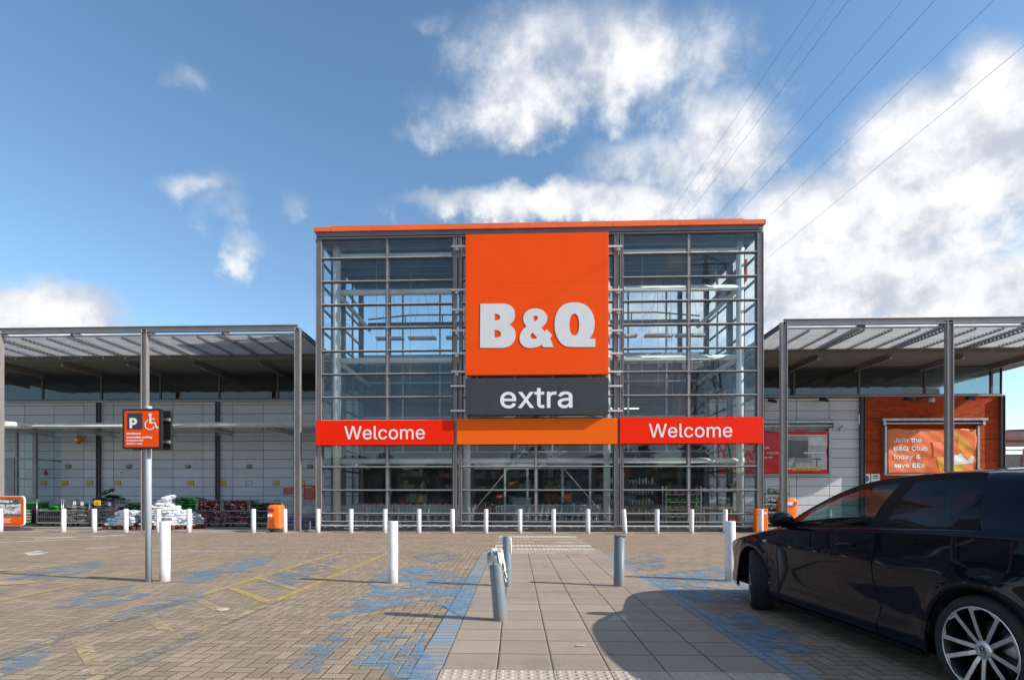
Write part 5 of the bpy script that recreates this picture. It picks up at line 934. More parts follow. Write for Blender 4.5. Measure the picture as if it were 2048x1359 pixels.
WL = stroke_loops([[q(300.3, 832), q(301, 846)]], .028)+stroke_loops([[q(301, 837.5), q(308.5, 837.5)]], .014)+stroke_loops([[q(300, 845), q(309.5, 845), q(313.4, 855.5), q(316.5, 854)]], .016)
arc = [q(299.5+9.5*math.cos(t), 849+9.5*math.sin(t)) for t in [R(-108-i*14.4) for i in range(17)]]
WL += stroke_loops([arc], .013)+[[(q(300.3, 829)[0]+.022*math.cos(t), q(300.3, 829)[1]+.022*math.sin(t)) for t in [2*math.pi*i/20 for i in range(20)]]]
me = loops_mesh('wheelchair_mark', WL, M_WHITE, lambda a, b, d: Vector((a, ysn-.0235-.002*d, b))-wloc(ps)); o = bpy.data.objects.new('wheelchair_mark', me); COL.objects.link(o); o.parent = ps
yb2 = py+.09; MB().box(x0+.02, x1+.025, yb2-.02, yb2+.02, z0, z1).build('rear_sign', M_DARK, ps, bevel=.006)
for z in (z0+.11, z1-.13):
    mb = MB(); mb.bar((x0+.05, py+.055, z), (x1, py+.055, z), .03, .03); mb.box(x1-.02, x1+.02, py+.03, py+.07, z-.02, z+.02); mb.box(px-.055, px+.055, py-.055, py+.055, z-.015, z+.015); mb.build('clamp', M_STEEL, ps)

# ------------------------------------------------------------------ wall fittings
YWL = YB-.001
for i, u in enumerate((137, 258, 376, 498, 620)):
    x, z = ux(u, YB), uz(u, 932, YB); t = thing('wall_lamp', 'grey oval bulkhead lamp on the pale cladding, %s from the left' % ORD[i], 'lamp', (x, YB, z), 'oval lamps on the left wall')
    MB().lathe([(.14, 0), (.14, -.03), (.125, -.045)], 22, (x, YB-.001, z), 'y').build('base', M_STEELD, t)
    mb = MB().lathe([(.12, -.045), (.11, -.09), (.07, -.12), (.0001, -.13)], 22, (x, YB-.001, z), 'y'); mb.build('lens', mat('frosted lens', (.32, .34, .33), .3), t)
    for c in t.children: c.scale = (1, 1, .62)
names = {46: 0}
plates = [(88, '£3'), (130, '£3'), (180, '£2'), (236, '£4'), (382, '£5'), (446, '£5'), (552, '£5'), (603, '£6')]
for i, (u, tx) in enumerate(plates):
    x, z = ux(u, YB), uz(u, 965, YB)
    t = thing('price_sign', 'small yellow price plate on the left wall, %s from the left' % ORD[i], 'sign', (x, YB-.01, z), 'yellow price plates on the left wall')
    MB().box(x-.14, x+.14, YB-.012, YB-.001, z-.10, z+.10).build('plate_frame', M_DARK, t); MB().box(x-.12, x+.12, YB-.015, YB-.0125, z-.085, z+.085).build('plate_face', M_YELLOW, t)
    sign_text(tx, x, z-.04, YB-.0155, .11, M_DARK, t, bold=.02, align='c', depth=.002)
x, z = ux(498, YB), uz(498, 965, YB); mb = MB(); mb.bar((x-.13, YB-.01, z-.09), (x+.13, YB-.01, z-.09), .01, .012); mb.bar((x-.13, YB-.01, z+.09), (x+.13, YB-.01, z+.09), .01, .012); mb.bar((x-.13, YB-.01, z-.09), (x-.13, YB-.01, z+.09), .012, .01); mb.bar((x+.13, YB-.01, z-.09), (x+.13, YB-.01, z+.09), .012, .01)
tag(mb.build('sign_frame', M_DARK, loc=(x, YB, z)), 'empty black outline of a missing price plate on the left wall', 'frame')
x, z = ux(168, YB), uz(168, 880, YB)
t = thing('globe_sign', 'round orange and white globe sign hanging on the left wall', 'sign', (x, YB-.3, z+.2))
mb = MB().lathe([(.0001, .17), (.08, .15), (.14, .09), (.165, 0), (.14, -.09), (.09, -.14)], 20, (x, YB-.3, z)); mb.build('globe', mat('orange plastic globe', (.72, .27, .03), .35), t)
mb = MB().lathe([(.09, -.14), (.07, -.17), (.0001, -.175)], 18, (x, YB-.3, z)); mb.build('base', M_DARK, t); MB().box(x-.09, x+.07, YB-.474, YB-.43, z-.05, z+.04).build('white_badge', M_WHITE, t, bevel=.01)
MB().tube([(x, YB-.3, z+.17), (x, YB-.3, z+.32), (x, YB, z+.34)], .012, 6).build('arm', M_DARK, t)
x, z = ux(92, YB), uz(92, 946, YB); t = thing('alarm_bell', 'small red alarm bell near the glazed lobby', 'alarm', (x, YB, z))
MB().lathe([(.09, 0), (.09, -.03), (.06, -.06), (.0001, -.07)], 18, (x, YB-.001, z), 'y').build('gong', M_REDP, t); MB().box(x-.03, x+.03, YB-.05, YB-.001, z+.08, z+.16).build('box', M_REDP, t)
x, z = ux(242, YB), uz(242, 944, YB); t = thing('wall_vent', 'small white round vent on the left wall above a price plate', 'vent', (x, YB, z)); MB().lathe([(.075, 0), (.075, -.03), (.055, -.035), (.05, -.01), (.0001, -.01)], 18, (x, YB-.001, z), 'y').build('ring', M_WHITE, t); MB().lathe([(.03, -.011), (.03, -.03), (.0001, -.03)], 12, (x, YB-.001, z), 'y').build('hub', M_DARK, t)
# opening times boards
for (u0, u1, v0, v1, head, lab, nl) in ((567, 601, 975, 987, None, 'small brick-red notice board between canopy post and cages', 3), (607, 634, 969.5, 998, 'opening', 'brick-red opening times board at the corner of the glass hall', 6)):
    x0, x1, z0, z1 = fit(u0, u1, v0, v1, YB-.05)
    t = thing('notice_board', lab, 'sign', ((x0+x1)/2, YB-.05, z0)); MB().box(x0, x1, YB-.06, YB-.001, z0, z1).build('board', mat('brick red board', (.48, .055, .025), .5, 0, .04, 3), t)
    if head: sign_text('Opening', x0+.07, z1-.12, YB-.061, .12, M_WHITE, t, bold=.015, depth=.003)
    lines = ['Monday 7am 8pm', 'Friday 7am 8pm', 'Saturday 7am 8pm', 'Sunday 10am 4pm', 'Bank holidays'] if head else ['Please return trolleys', 'to the bays provided']
    mb = MB()
    hz = (z1-.17-z0-.03)/5 if head else .09
    for k in range(len(lines) if head else 3):
        zz = (z1-.2-k*hz) if head else (z1-.07-k*.075)
        mb.box(x0+.06, x1-.08-(k*37 % 5)*.04, YB-.0635, YB-.0605, zz-.008, zz+.008)
    mb.build('text_lines', mat('faded lettering', (.6, .5, .45), .5), t)
# floodlights and cameras
def flood(u, v, lab, du=-14):
    x, z = ux(u, YB-.5), uz(u, v, YB-.5); t = thing('floodlight', lab, 'light', (x, YB-.05, z), 'floodlights over the banners')
    xb = ux(u+du, YB)
    MB().tube([(xb, YB-.01, z+.08), (xb+.02, YB-.12, z+.08), (x-.05, YB-.48, z+.03)], .014, 6).build('arm', M_DARK, t)
    a = MB(); hd = [(-.16,-.09,-.06),(.16,-.09,-.10),(.16,.10,-.02),(-.16,.10,.02),(-.14,-.07,.06),(.14,-.07,.02),(.14,.10,.10),(-.14,.10,.13)]
    a.add([(x+p[0], YB-.5+p[1], z+p[2]) for p in hd], [(0,3,2,1),(4,5,6,7),(0,1,5,4),(1,2,6,5),(2,3,7,6),(3,0,4,7)]); a.build('housing', M_DARK, t, bevel=.01)
flood(1545, 802, 'black floodlight on an arm just right of the glass hall', -6); flood(1648, 800, 'black floodlight on an arm at the middle of the pale cladding'); flood(1818, 799, 'black floodlight left of the dome camera on the bricks'); flood(1941, 797, 'black floodlight right of the grey canopy post on the bricks')
x, z = ux(1863, YB-.35), uz(1863, 800, YB-.35); t = thing('security_camera', 'cream dome security camera hanging under a black arm on the bricks', 'camera', (x, YB-.05, z+.1))
MB().lathe([(.0001, .10), (.10, .10), (.115, .08), (.115, -.06), (.10, -.08)], 22, (x, YB-.35, z)).build('housing', mat('cream plastic', (.55, .50, .38), .5), t); MB().lathe([(.085, -.08), (.08, -.12), (.045, -.155), (.0001, -.165)], 20, (x, YB-.35, z)).build('dome', mat('smoked dome', (.10, .08, .07), .1), t)
MB().tube([(x-.34, YB-.02, z+.10), (x-.2, YB-.2, z+.16), (x, YB-.35, z+.16), (x, YB-.35, z+.10)], .022, 8).box(x-.40, x-.28, YB-.06, YB-.001, z+.0, z+.17).build('arm', M_DARK, t)
x, z = ux(1683, YB), uz(1683, 858, YB); t = thing('alarm_box', 'small pale bell box on the cladding right of the red banner', 'alarm', (x, YB, z)); MB().box(x-.11, x+.11, YB-.09, YB-.001, z-.09, z+.09).build('box', mat('pale bell box', (.5, .5, .46), .5), t, bevel=.03); MB().tube([(x-.02, YB-.02, z+.09), (x+.02, YB-.02, z+.17)], .012, 6).build('cable', M_DARK, t)
for i, (u0, u1, m2) in enumerate(((1722.5, 1740.5, (.03, .18, .45)), (1742.5, 1760, (.05, .05, .06)))):
    x0, x1, z0, z1 = fit(u0, u1, 947, 966, YB-.06); t = thing('safety_sign', ('small white notice with a blue disc low on the brick wall', 'small white notice with black print low on the brick wall')[i], 'sign', ((x0+x1)/2, YB-.05, z0))
    MB().box(x0, x1, YB-.058, YB-.042, z0, z1).build('plate', M_WHITE, t); mm = mat('notice ink %d' % i, m2, .5)
    if i == 0: disc(MB(), (x0+x1)/2, z1-.2, .13, YB-.059, YB-.0605).build('blue_disc', mm, t)
    else: MB().box(x0+.08, x1-.08, YB-.0605, YB-.059, z1-.12, z1-.07).box(x0+.05, x1-.05, YB-.0605, YB-.059, z1-.2, z1-.17).build('print', mm, t)

# ------------------------------------------------------------------ banners
def banner_frame(t, x0, x1, z0, z1, Y):
    mb = MB(); mb.box(x0-.12, x0-.03, Y-.02, YB-.04, z0-.02, z1+.12); mb.box(x1+.03, x1+.12, Y-.02, YB-.04, z0-.02, z1+.12); mb.box(x0-.12, x1+.12, Y-.0, YB-.04, z0-.07, z0-.02)
    mb.build('frame', M_GALV, t)
    mb = MB(); mb.box(x0-.30, x1+.34, Y-.16, YB-.03, z1+.33, z1+.42); mb.box(x0-.24, x0-.14, Y-.13, YB-.04, z1+.14, z1+.33); mb.box(x1+.16, x1+.26, Y-.13, YB-.04, z1+.14, z1+.33)
    mb.bar((x0-.2, Y-.05, z1+.22), (x1+.2, Y-.05, z1+.22), .05, .05)
    mb.build('hood', M_GALV, t)
    mb = MB()
    for i in range(7):
        x = x0+.1+(x1-x0-.2)*i/6; mb.tube([(x, Y-.03, z1-.03), (x, Y-.03, z1+.22)], .006, 4)
    mb.build('ties', M_DARK, t)
def cloth(t, name, x0, x1, z0, z1, Y, m, seed, amp=.022):
    """a real banner sheet that sags in folds between its ties"""
    r = random.Random(seed); ph = [r.uniform(0, 6) for _ in range(4)]
    def wav(a, b): return amp*(math.sin(a*9+b*6+ph[0])+.7*math.sin(a*23-b*11+ph[1])*(1-b)+.5*math.sin(a*5-b*17+ph[2])+.35*math.sin(a*31+b*23+ph[3]))
    mb = MB(); mb.smooth = True; P_ = []
    for i in range(61):
        a = i/60; P_.append([(x0+(x1-x0)*a, Y+wav(a, j/30), z0+(z1-z0)*(j/30)+.018*math.sin(a*math.pi*6)*(j/30)**6) for j in range(31)])
    mb.grid(P_); o = mb.build(name, m, t); so = o.modifiers.new('thick', 'SOLIDIFY'); so.thickness = .004; so.offset = 1
    return wav
def on_cloth(t, name, loops, m, x0, x1, z0, z1, Y, wav, lift=.006, off=0.0):
    me = loops_mesh(name, loops, m, lambda a, b, d: Vector((a, Y-lift-d*.001+wav((a-x0)/(x1-x0), (b-z0)/(z1-z0)), b))-t.location, off=off)
    o = bpy.data.objects.new(name, me); COL.objects.link(o); o.parent = t; return o
def sub(L, nmax=.12):
    out = []
    for a, b in zip(L, L[1:]+L[:1]):
        k = max(1, int(math.hypot(b[0]-a[0], b[1]-a[1])/nmax))
        out += [(a[0]+(b[0]-a[0])*i/k, a[1]+(b[1]-a[1])*i/k) for i in range(k)]
    return out
def strips(xa, xb, za, zb, x0, x1, n=40):
    return [(xa, za), (xb, za), (xb, zb), (xa, zb)]
def cloth_poly(t, name, pts, m, x0, x1, z0, z1, Y, wav, lift):
    """a printed shape: fine grid cells inside the outline, lying on the cloth"""
    mb = MB(); mb.smooth = True; xa, xb = min(p[0] for p in pts), max(p[0] for p in pts); n = max(4, int((xb-xa)/.05))
    prev = None
    for i in range(n+1):
        x = xa+(xb-xa)*i/n; x = min(max(x, xa+1e-4), xb-1e-4); zs = []
        for a, b in zip(pts, pts[1:]+pts[:1]):
            if (a[0]-x)*(b[0]-x) < 0: zs.append(a[1]+(b[1]-a[1])*(x-a[0])/(b[0]-a[0]))
        if len(zs) < 2: prev = None; continue
        lo, hi = min(zs), max(zs); col = [(x, Y-lift+wav((x-x0)/(x1-x0), (lo+(hi-lo)*j/24-z0)/(z1-z0)), lo+(hi-lo)*j/24) for j in range(25)]
        if prev: mb.grid([prev, col])
        prev = col
    return mb.build(name, m, t)
Yb = YB-.24
x0, x1, z0, z1 = fit(1775, 1953, 857, 946, Yb)
bn = thing('banner', 'orange club banner with four lines of white words on the brick wall', 'banner', ((x0+x1)/2, YB-.1, z0))
M_BOR = mat('orange banner cloth', (.82, .17, .035), .45, 0, .05, 1.5); banner_frame(bn, x0, x1, z0, z1, Yb)
wv = cloth(bn, 'banner_cloth', x0, x1, z0, z1, Yb, M_BOR, 5, .013)
bx = lambda u: ux(u, Yb); bz = lambda u, v: uz(u, v, Yb)
BA = (x0, x1, z0, z1, Yb, wv)
cloth_poly(bn, 'print', [(bx(1862), bz(1862, 900)), (bx(1905), bz(1905, 858.5)), (bx(1951), bz(1951, 898)), (bx(1936), bz(1936, 921)), (bx(1918), bz(1918, 905)), (bx(1900), bz(1900, 915)), (bx(1880), bz(1880, 945)), (bx(1872), bz(1872, 914))], mat('yellow print', (.80, .38, .03), .5), *BA, .006)
cloth_poly(bn, 'print', [(bx(1900), bz(1900, 930)), (bx(1905), bz(1905, 910)), (bx(1925), bz(1925, 905)), (bx(1948), bz(1948, 912)), (bx(1947), bz(1947, 925))], mat('pale print', (.72, .70, .68), .5), *BA, .009)
cloth_poly(bn, 'print', [(bx(1880), bz(1880, 945.5)), (bx(1903), bz(1903, 929)), (bx(1930), bz(1930, 928)), (bx(1924), bz(1924, 945.5))], mat('yellow print', (.80, .38, .03), .5), *BA, .012)
cloth_poly(bn, 'print', [(bx(1917), bz(1917, 896)), (bx(1945), bz(1945, 893)), (bx(1949), bz(1949, 905)), (bx(1935), bz(1935, 920))], mat('light orange print', (.85, .26, .02), .5), *BA, .015)
cloth_poly(bn, 'card_print', [(bx(1863), bz(1863, 883)), (bx(1916), bz(1916, 878)), (bx(1918), bz(1918, 908)), (bx(1864), bz(1864, 914))], mat('deep orange print', (.80, .13, .02), .5), *BA, .018)
for i, (tx, u1, v) in enumerate((('Join the', 1843, 883.5), ('B&Q Club', 1854, 900.5), ('today &', 1841, 917), ('save ££s', 1849, 934))):
    L, wd = text_loops(tx, .34); xa = bx(1787); k = (bx(u1)-xa)/wd; zz = bz(1815, v)
    on_cloth(bn, 'lettering', [[(xa+p*k, zz+q) for p, q in l] for l in L], M_WHITE, *BA[:4], Yb, wv, .010, off=.009)
L, wd = text_loops('CLUB', .11); on_cloth(bn, 'lettering', [[(bx(1873)+p*.9, bz(1873, 887)+q) for p, q in l] for l in L], M_WHITE, *BA[:4], Yb, wv, .022, off=.001)

x0, x1, z0, z1 = fit(1490, 1656, 862, 946, Yb); x0 = XR+.35
rb = thing('banner', 'red kitchen sale banner with a grey kitchen picture on the pale cladding', 'banner', ((x0+x1)/2, YB-.1, z0))
M_BRD = mat('red banner cloth', (.62, .012, .018), .4, 0, .06, 1.5); banner_frame(rb, x0, x1, z0, z1, Yb)
wv2 = cloth(rb, 'banner_cloth', x0, x1, z0, z1, Yb, M_BRD, 11, .018); BB = (x0, x1, z0, z1, Yb, wv2)
def rect(u0, v0, u1, v1): return [(bx(u0), bz(u0, v0)), (bx(u1), bz(u1, v0)), (bx(u1)+1e-5, bz(u1, v1)), (bx(u0)+1e-5, bz(u0, v1))]
mk = lambda n_, c: mat(n_, c, .45, 0, .1, 2)
cloth_poly(rb, 'picture', rect(1573, 869, 1653, 937.5), mk('white print', (.72, .72, .72)), *BB, .006)
cloth_poly(rb, 'picture', rect(1574.5, 871, 1651.5, 935), mk('grey picture', (.30, .30, .29)), *BB, .009)
cloth_poly(rb, 'picture', rect(1575, 880, 1616, 915), mk('dark grey picture', (.12, .12, .115)), *BB, .012)
cloth_poly(rb, 'picture', rect(1617, 872, 1651, 890), mk('pale picture', (.62, .63, .62)), *BB, .012)
cloth_poly(rb, 'picture', rect(1616, 890, 1651, 903), mk('mid picture', (.42, .43, .42)), *BB, .012)
cloth_poly(rb, 'picture', rect(1607, 903.5, 1651, 906.5), mk('white print', (.72, .72, .72)), *BB, .015)
cloth_poly(rb, 'picture', rect(1624, 908, 1651, 934), mk('white cupboard print', (.52, .53, .54)), *BB, .015)
cloth_poly(rb, 'picture', rect(1625, 916, 1641, 918.5), mk('black print', (.02, .02, .02)), *BB, .018)
cloth_poly(rb, 'picture', rect(1632, 918.5, 1633.5, 933), mk('black print', (.02, .02, .02)), *BB, .018)
cloth_poly(rb, 'picture', [(bx(1575), bz(1575, 925)), (bx(1580), bz(1580, 919)), (bx(1588), bz(1588, 913)), (bx(1585), bz(1585, 925)), (bx(1579), bz(1579, 934))], mk('white chair print', (.66, .66, .64)), *BB, .015)
cloth_poly(rb, 'picture', rect(1590, 925, 1622, 934), mk('pale floor print', (.48, .48, .48)), *BB, .013)
cloth_poly(rb, 'yellow_strip', rect(1584, 934, 1640, 940.5), mk('yellow strip', (.75, .48, .04)), *BB, .019)
def ontext(tx, u, v, size, m, off, u1=None):
    L, wd = text_loops(tx, size); xa = bx(u); k = (bx(u1)-xa)/wd if u1 else 1
    on_cloth(rb, 'lettering', [[(xa+p*k, bz(u, v)+q) for p, q in l] for l in L], m, *BB[:4], Yb, wv2, .022, off=off)
ontext('KIT OUT YOUR KITCHEN', 1593, 939.3, .11, M_DARK, .001, 1632)
ontext('YOUR', 1516, 897, .15, M_WHITE, .004, 1538); ontext('NEW YEAR', 1507, 908, .19, mk('gold print', (.80, .55, .15)), .008, 1556); ontext('makeover', 1506, 915.5, .14, M_WHITE, .003, 1546)

# ------------------------------------------------------------------ litter bins, advert board, ice cream sign
def litter_bin(u, v, Y, w_, h, lab, flap=True):
    x = ux(u, Y); t = thing('litter_bin', lab, 'bin', (x, Y, 0), 'orange litter bins'); hw = w_/2
    def ring(z, s, n=28, e=5): return [(x+hw*s*math.copysign(abs(math.cos(a))**(2/e), math.cos(a)), Y+hw*s*math.copysign(abs(math.sin(a))**(2/e), math.sin(a)), z) for a in [2*math.pi*i/n for i in range(n)]]
    mb = MB(); mb.smooth = True; prof = [(.13, 1.0), (.3*h, .97), (.6*h, .93), (.84*h, .90), (.93*h, .885), (.975*h, .84), (h, .70)]
    rs = [ring(z, s_)+[ring(z, s_)[0]] for z, s_ in prof]; mb.grid([list(r) for r in rs]); k = len(mb.v); mb.smooth = False
    top = ring(h, .70); mb.add(top+[(x, Y, h+.012)], [(i, (i+1) % 28, 28) for i in range(28)])
    for i, f in enumerate(mb.f): mb.f[i] = tuple(reversed(f)) if i < 27*9 and False else f
    mb.build('body', M_BINO, t)
    mb = MB().lathe([(hw*.78, 0), (hw*.82, .03), (hw*.98, .05), (hw*1.0, .13), (.0001, .13)], 28, (x, Y, 0)); mb.build('base', mat('dark bin base', (.06, .055, .05), .6), t)
    if flap:
        yf = Y-hw*.93
        MB().box(x-hw*.80, x+hw*.05, yf-.012, yf+.06, .75*h, .87*h).build('slot', mat('dark red slot', (.28, .03, .01), .5), t, bevel=.01)
        MB().box(x-hw*.72, x-hw*.22, yf-.028, yf+.02, .57*h, .67*h).build('label_plate', M_WHITE, t)
    return t
litter_bin(553, 1067, 17.75, .50, .90, 'orange litter bin with dark slot between two white bollards', True)
t = litter_bin(1573, 1067, 19.2, .60, 1.12, 'large orange litter bin behind the nose of the black car', False)
x = ux(1573, 19.2); MB().box(x-.15, x+.19, 18.9, 18.935, .88, .99).build('white_label', M_WHITE, t); MB().box(x+.10, x+.19, 18.89, 18.899, .88, .99).build('red_label', M_REDP, t)
x = ux(1519, 18.0); t = thing('ash_bin', 'slim square orange bin behind a white bollard at the hall corner', 'bin', (x, 17.95, 0), 'orange litter bins'); MB().box(x-.19, x+.19, 17.8, 18.08, 0, .78).build('body', M_BINO, t, bevel=.02); MB().box(x-.13, x-.04, 17.79, 17.798, .60, .68).build('label_plate', M_WHITE, t); MB().box(x+.06, x+.14, 17.79, 17.798, .60, .68).build('label_plate', M_WHITE, t)
# advert board
Y = 17.95; x1 = ux(50, Y); x0 = x1-.98; zA, zB = uz(20, 1051, Y), uz(20, 991, Y)
t = thing('advert_board', 'orange framed advert board asking about a big project, by the left edge', 'sign', ((x0+x1)/2, Y, 0))
def rrect(x0, x1, z0, z1, r, n=6):
    L = []
    for cx, cz, a0 in ((x1-r, z1-r, 0), (x0+r, z1-r, 90), (x0+r, z0+r, 180), (x1-r, z0+r, 270)):
        L += [(cx+r*math.cos(R(a0+90*i/n)), cz+r*math.sin(R(a0+90*i/n))) for i in range(n+1)]
    return L
def plate(t, name, L, m, Ya, Yb_):
    me = loops_mesh(name, [L[::-1]], m, lambda a, b, d: Vector((a, Yb_+(Ya-Yb_)*d, b))-t.location); o = bpy.data.objects.new(name, me); COL.objects.link(o); o.parent = t
plate(t, 'white_edge', rrect(x0, x1, zA, zB, .13), M_WHITE, Y-.03, Y+.03); plate(t, 'orange_frame', rrect(x0+.018, x1-.018, zA+.018, zB-.018, .12), M_ORANGE, Y-.034, Y-.0305)
px0, px1, pz0, pz1 = x0+.09, x1-.115, zA+.09, zB-.09
MB().box(px0, px1, Y-.038, Y-.0345, pz0+.23, pz1).build('poster', mat('dark photo print', (.13, .12, .11), .5, 0, .4, 12), t); MB().box(px0, px1, Y-.038, Y-.0345, pz0, pz0+.228).build('poster', M_LORANGE, t)
MB().box(px0, px1, Y-.0395, Y-.0385, pz0+.33, pz0+.56).build('picture', mat('van picture', (.55, .57, .58), .5, 0, .5, 9), t)
sign_text('Doing a', px1-.30, pz1-.125, Y-.039, .145, M_WHITE, t, bold=.045, align='r', depth=.003, width=.44); sign_text('big project?', px1+.005, pz1-.27, Y-.039, .145, M_WHITE, t, bold=.045, align='r', depth=.003, width=.77)
mb = MB(); [mb.box(px0+.1, px1-.35-(k % 2)*.05, Y-.0405, Y-.0385, pz0+.03+k*.055, pz0+.05+k*.055) for k in range(3)]; mb.build('small_print', M_WHITE, t)
mb = MB(); mb.add([(x0-.05,Y-.32,0),(x1+.05,Y-.32,0),(x1+.05,Y+.32,0),(x0-.05,Y+.32,0),(x0-.02,Y-.28,.05),(x1+.02,Y-.28,.05),(x1+.02,Y+.28,.05),(x0-.02,Y+.28,.05),(x0+.15,Y-.07,.12),(x1-.15,Y-.07,.12),(x1-.15,Y+.07,.12),(x0+.15,Y+.07,.12)], [(0,3,2,1),(0,1,5,4),(1,2,6,5),(2,3,7,6),(3,0,4,7),(4,5,9,8),(5,6,10,9),(6,7,11,10),(7,4,8,11),(8,9,10,11)])
mb.box(x0+.2, x1-.2, Y-.03, Y+.03, .12, zA); mb.build('foot', mat('dark rubber foot', (.05, .045, .045), .6), t)
# small ice cream sign inside the glass
Y = YF+.35; x0, x1, z0, z1 = fit(1456, 1474, 1028, 1056, Y); t = thing('ice_cream_sign', 'small red sign with a white double heart behind the glass', 'sign', ((x0+x1)/2, Y, z0))
MB().box(x0, x1, Y-.01, Y+.01, 0.02, z1).build('board', mat('deep red board', (.45, .01, .015), .4), t)
cx, cz = (x0+x1)/2, z0+(z1-z0)*.45; mb = MB()
for s_ in (.105, .055):
    hp = [(cx+s_*(16*math.sin(a)**3)/16, cz+s_*(13*math.cos(a)-5*math.cos(2*a)-2*math.cos(3*a)-math.cos(4*a))/16) for a in [2*math.pi*i/24 for i in range(25)]]
    stroke(mb, hp, .016, Y-.014+s_*.01, Y-.011)
mb.build('heart_mark', M_WHITE, t)

# ------------------------------------------------------------------ power lines and the pylon behind the camera
ang = (944-CX)/F; ldir = Vector((ang*cc-ss, cc+ang*ss, 0)).normalized(); lperp = Vector((ldir.y, -ldir.x, 0))
M_WIRE = mat('power cable', (.16, .19, .24), .5)
WIRES = [(22.3, 33.0), (19.8, 31), (24.8, 31), (18.7, 27), (25.9, 27), (19.3, 23), (25.3, 23)]
yp = -38.0
for i, (s_, h_) in enumerate(WIRES):
    r_ = .010 if i else .007
    mb = MB()
    for ofs in ((0,) if i == 0 else (-.0,)):
        pts = []
        for k in range(0, 31):
            t_ = yp+k*11; sag = -5.5*(1-((k/30)*2-1)**2)
            pts.append(ldir*t_+lperp*(s_+ofs)+Vector((0, 0, h_+sag*.35)))
        mb.tube(pts, r_, 5)
        pts2 = [ldir*(yp-k*14)+lperp*(s_+ofs)+Vector((0, 0, h_-2.5*math.sin(min(1, k/8)*math.pi))) for k in range(8)]; mb.tube(pts2, r_, 5)
    tag(mb.build('power_line', M_WIRE), ('thin top earth wire of the overhead line', 'overhead cable, upper one on the left side of the line', 'overhead cable, upper one on the right side of the line', 'overhead cable, outermost on the left at mid height', 'overhead cable, outermost on the right at mid height', 'overhead cable, lowest on the left side of the line', 'overhead cable, lowest on the right side of the line')[i], 'cable', 'overhead power cables')
def pylon(t_, lab):
    c = ldir*t_+lperp*22.3; o = thing('pylon', lab, 'pylon', c)
    mb = MB(); lev = [0, 4.5, 8.5, 12, 15, 18, 20.5, 23, 25, 27, 29, 31, 33.2]
    def hw(z): return 3.0*(1-z/23)+.75*(z/23) if z < 23 else .75*(1-(z-23)/10.2)+.06
    def cor(z): w_ = hw(z); return [c+lperp*(a*w_)+ldir*(b*w_)+Vector((0,0,z)) for a, b in ((-1,-1),(1,-1),(1,1),(-1,1))]
    for z0, z1 in zip(lev, lev[1:]):
        A, B = cor(z0), cor(z1)
        for k in range(4):
            mb.bar(A[k], B[k], .16, .16); mb.bar(A[k], B[(k+1) % 4], .09, .09); mb.bar(A[(k+1) % 4], B[k], .09, .09); mb.bar(B[k], B[(k+1) % 4], .08, .08)
    mb.build('lattice_tower', M_STEELD, o)
    for z, L, Rr in ((31.9, 2.5, 2.5), (27.9, 3.6, 3.6), (23.9, 3.0, 3.0)):
        for sgn in (-1, 1):
            mb = MB(); tip = c+lperp*(sgn*L)+Vector((0,0,z)); w_ = hw(z)
            for q in (-1, 1):
                mb.bar(c+lperp*(sgn*w_)+ldir*(q*w_)+Vector((0,0,z)), tip, .1, .1); mb.bar(c+lperp*(sgn*w_)+ldir*(q*w_)+Vector((0,0,z+1.1)), tip, .08, .08)
            mb.build('cross_arm', M_STEELD, o); MB().tube([tip, tip-Vector((0,0,.9))], .09, 6).build('insulator', M_STEELD, o)
pylon(yp, 'tall steel lattice pylon mirrored in the right glass panes')

# ------------------------------------------------------------------ black car
M_PAINT = bpy.data.materials.new('black car paint'); M_PAINT.use_nodes = True
_n = N(M_PAINT.node_tree); _b = _n.n['Principled BSDF']; _p = _n.new('ShaderNodeTexCoord').outputs['Object']
_n.put(_b.inputs['Base Color'], _n.mix(_n.noise(_p, 900, 2, .5), (.003, .0035, .006, 1), (.007, .008, .014, 1)))
_b.inputs['Roughness'].default_value = .22; _b.inputs['Coat Weight'].default_value = 1.0; _b.inputs['Coat IOR'].default_value = 1.28; _b.inputs['IOR'].default_value = 1.15; _b.inputs['Coat Roughness'].default_value = .015; _b.inputs['Specular IOR Level'].default_value = .05
_n.put(_b.inputs['Coat Normal'], _n.bump(_n.noise(_p, 2.2, 2, .5), .03, .02))
M_CGLASS = glass('tinted car glass', (.46, .64, .63, 1), 1.45, .0); M_CGLASSD = glass('dark tinted car glass', (.05, .085, .10, 1), 1.4, .0)
M_CGLASS_BLOCK = glass('sun block car glass', (.05, .08, .08, 1), 1.4, .0)  # far front window, made near black to keep tinted sunlight off the path
M_TRIM = mat('black car trim', (.006, .006, .006), .6, 0, .1, 5, spec=.15); M_SILV = mat('machined alloy', (.60, .60, .61), .3, .75, .0, 2); M_DKALLOY = mat('black alloy', (.012, .012, .013), .3, .3, .1, 8)
M_SEAT = mat('dark seat cloth', (.015, .016, .018), .85, 0, .1, 30)
M_SEAM = mat('door gap', (.001, .001, .001), 1.0)
def lin(x, T):
    if x <= T[0][0]: return T[0][1]
    for (a, p), (b, q) in zip(T, T[1:]):
        if x <= b: t_ = (x-a)/(b-a); return p+(q-p)*t_
    return T[-1][1]
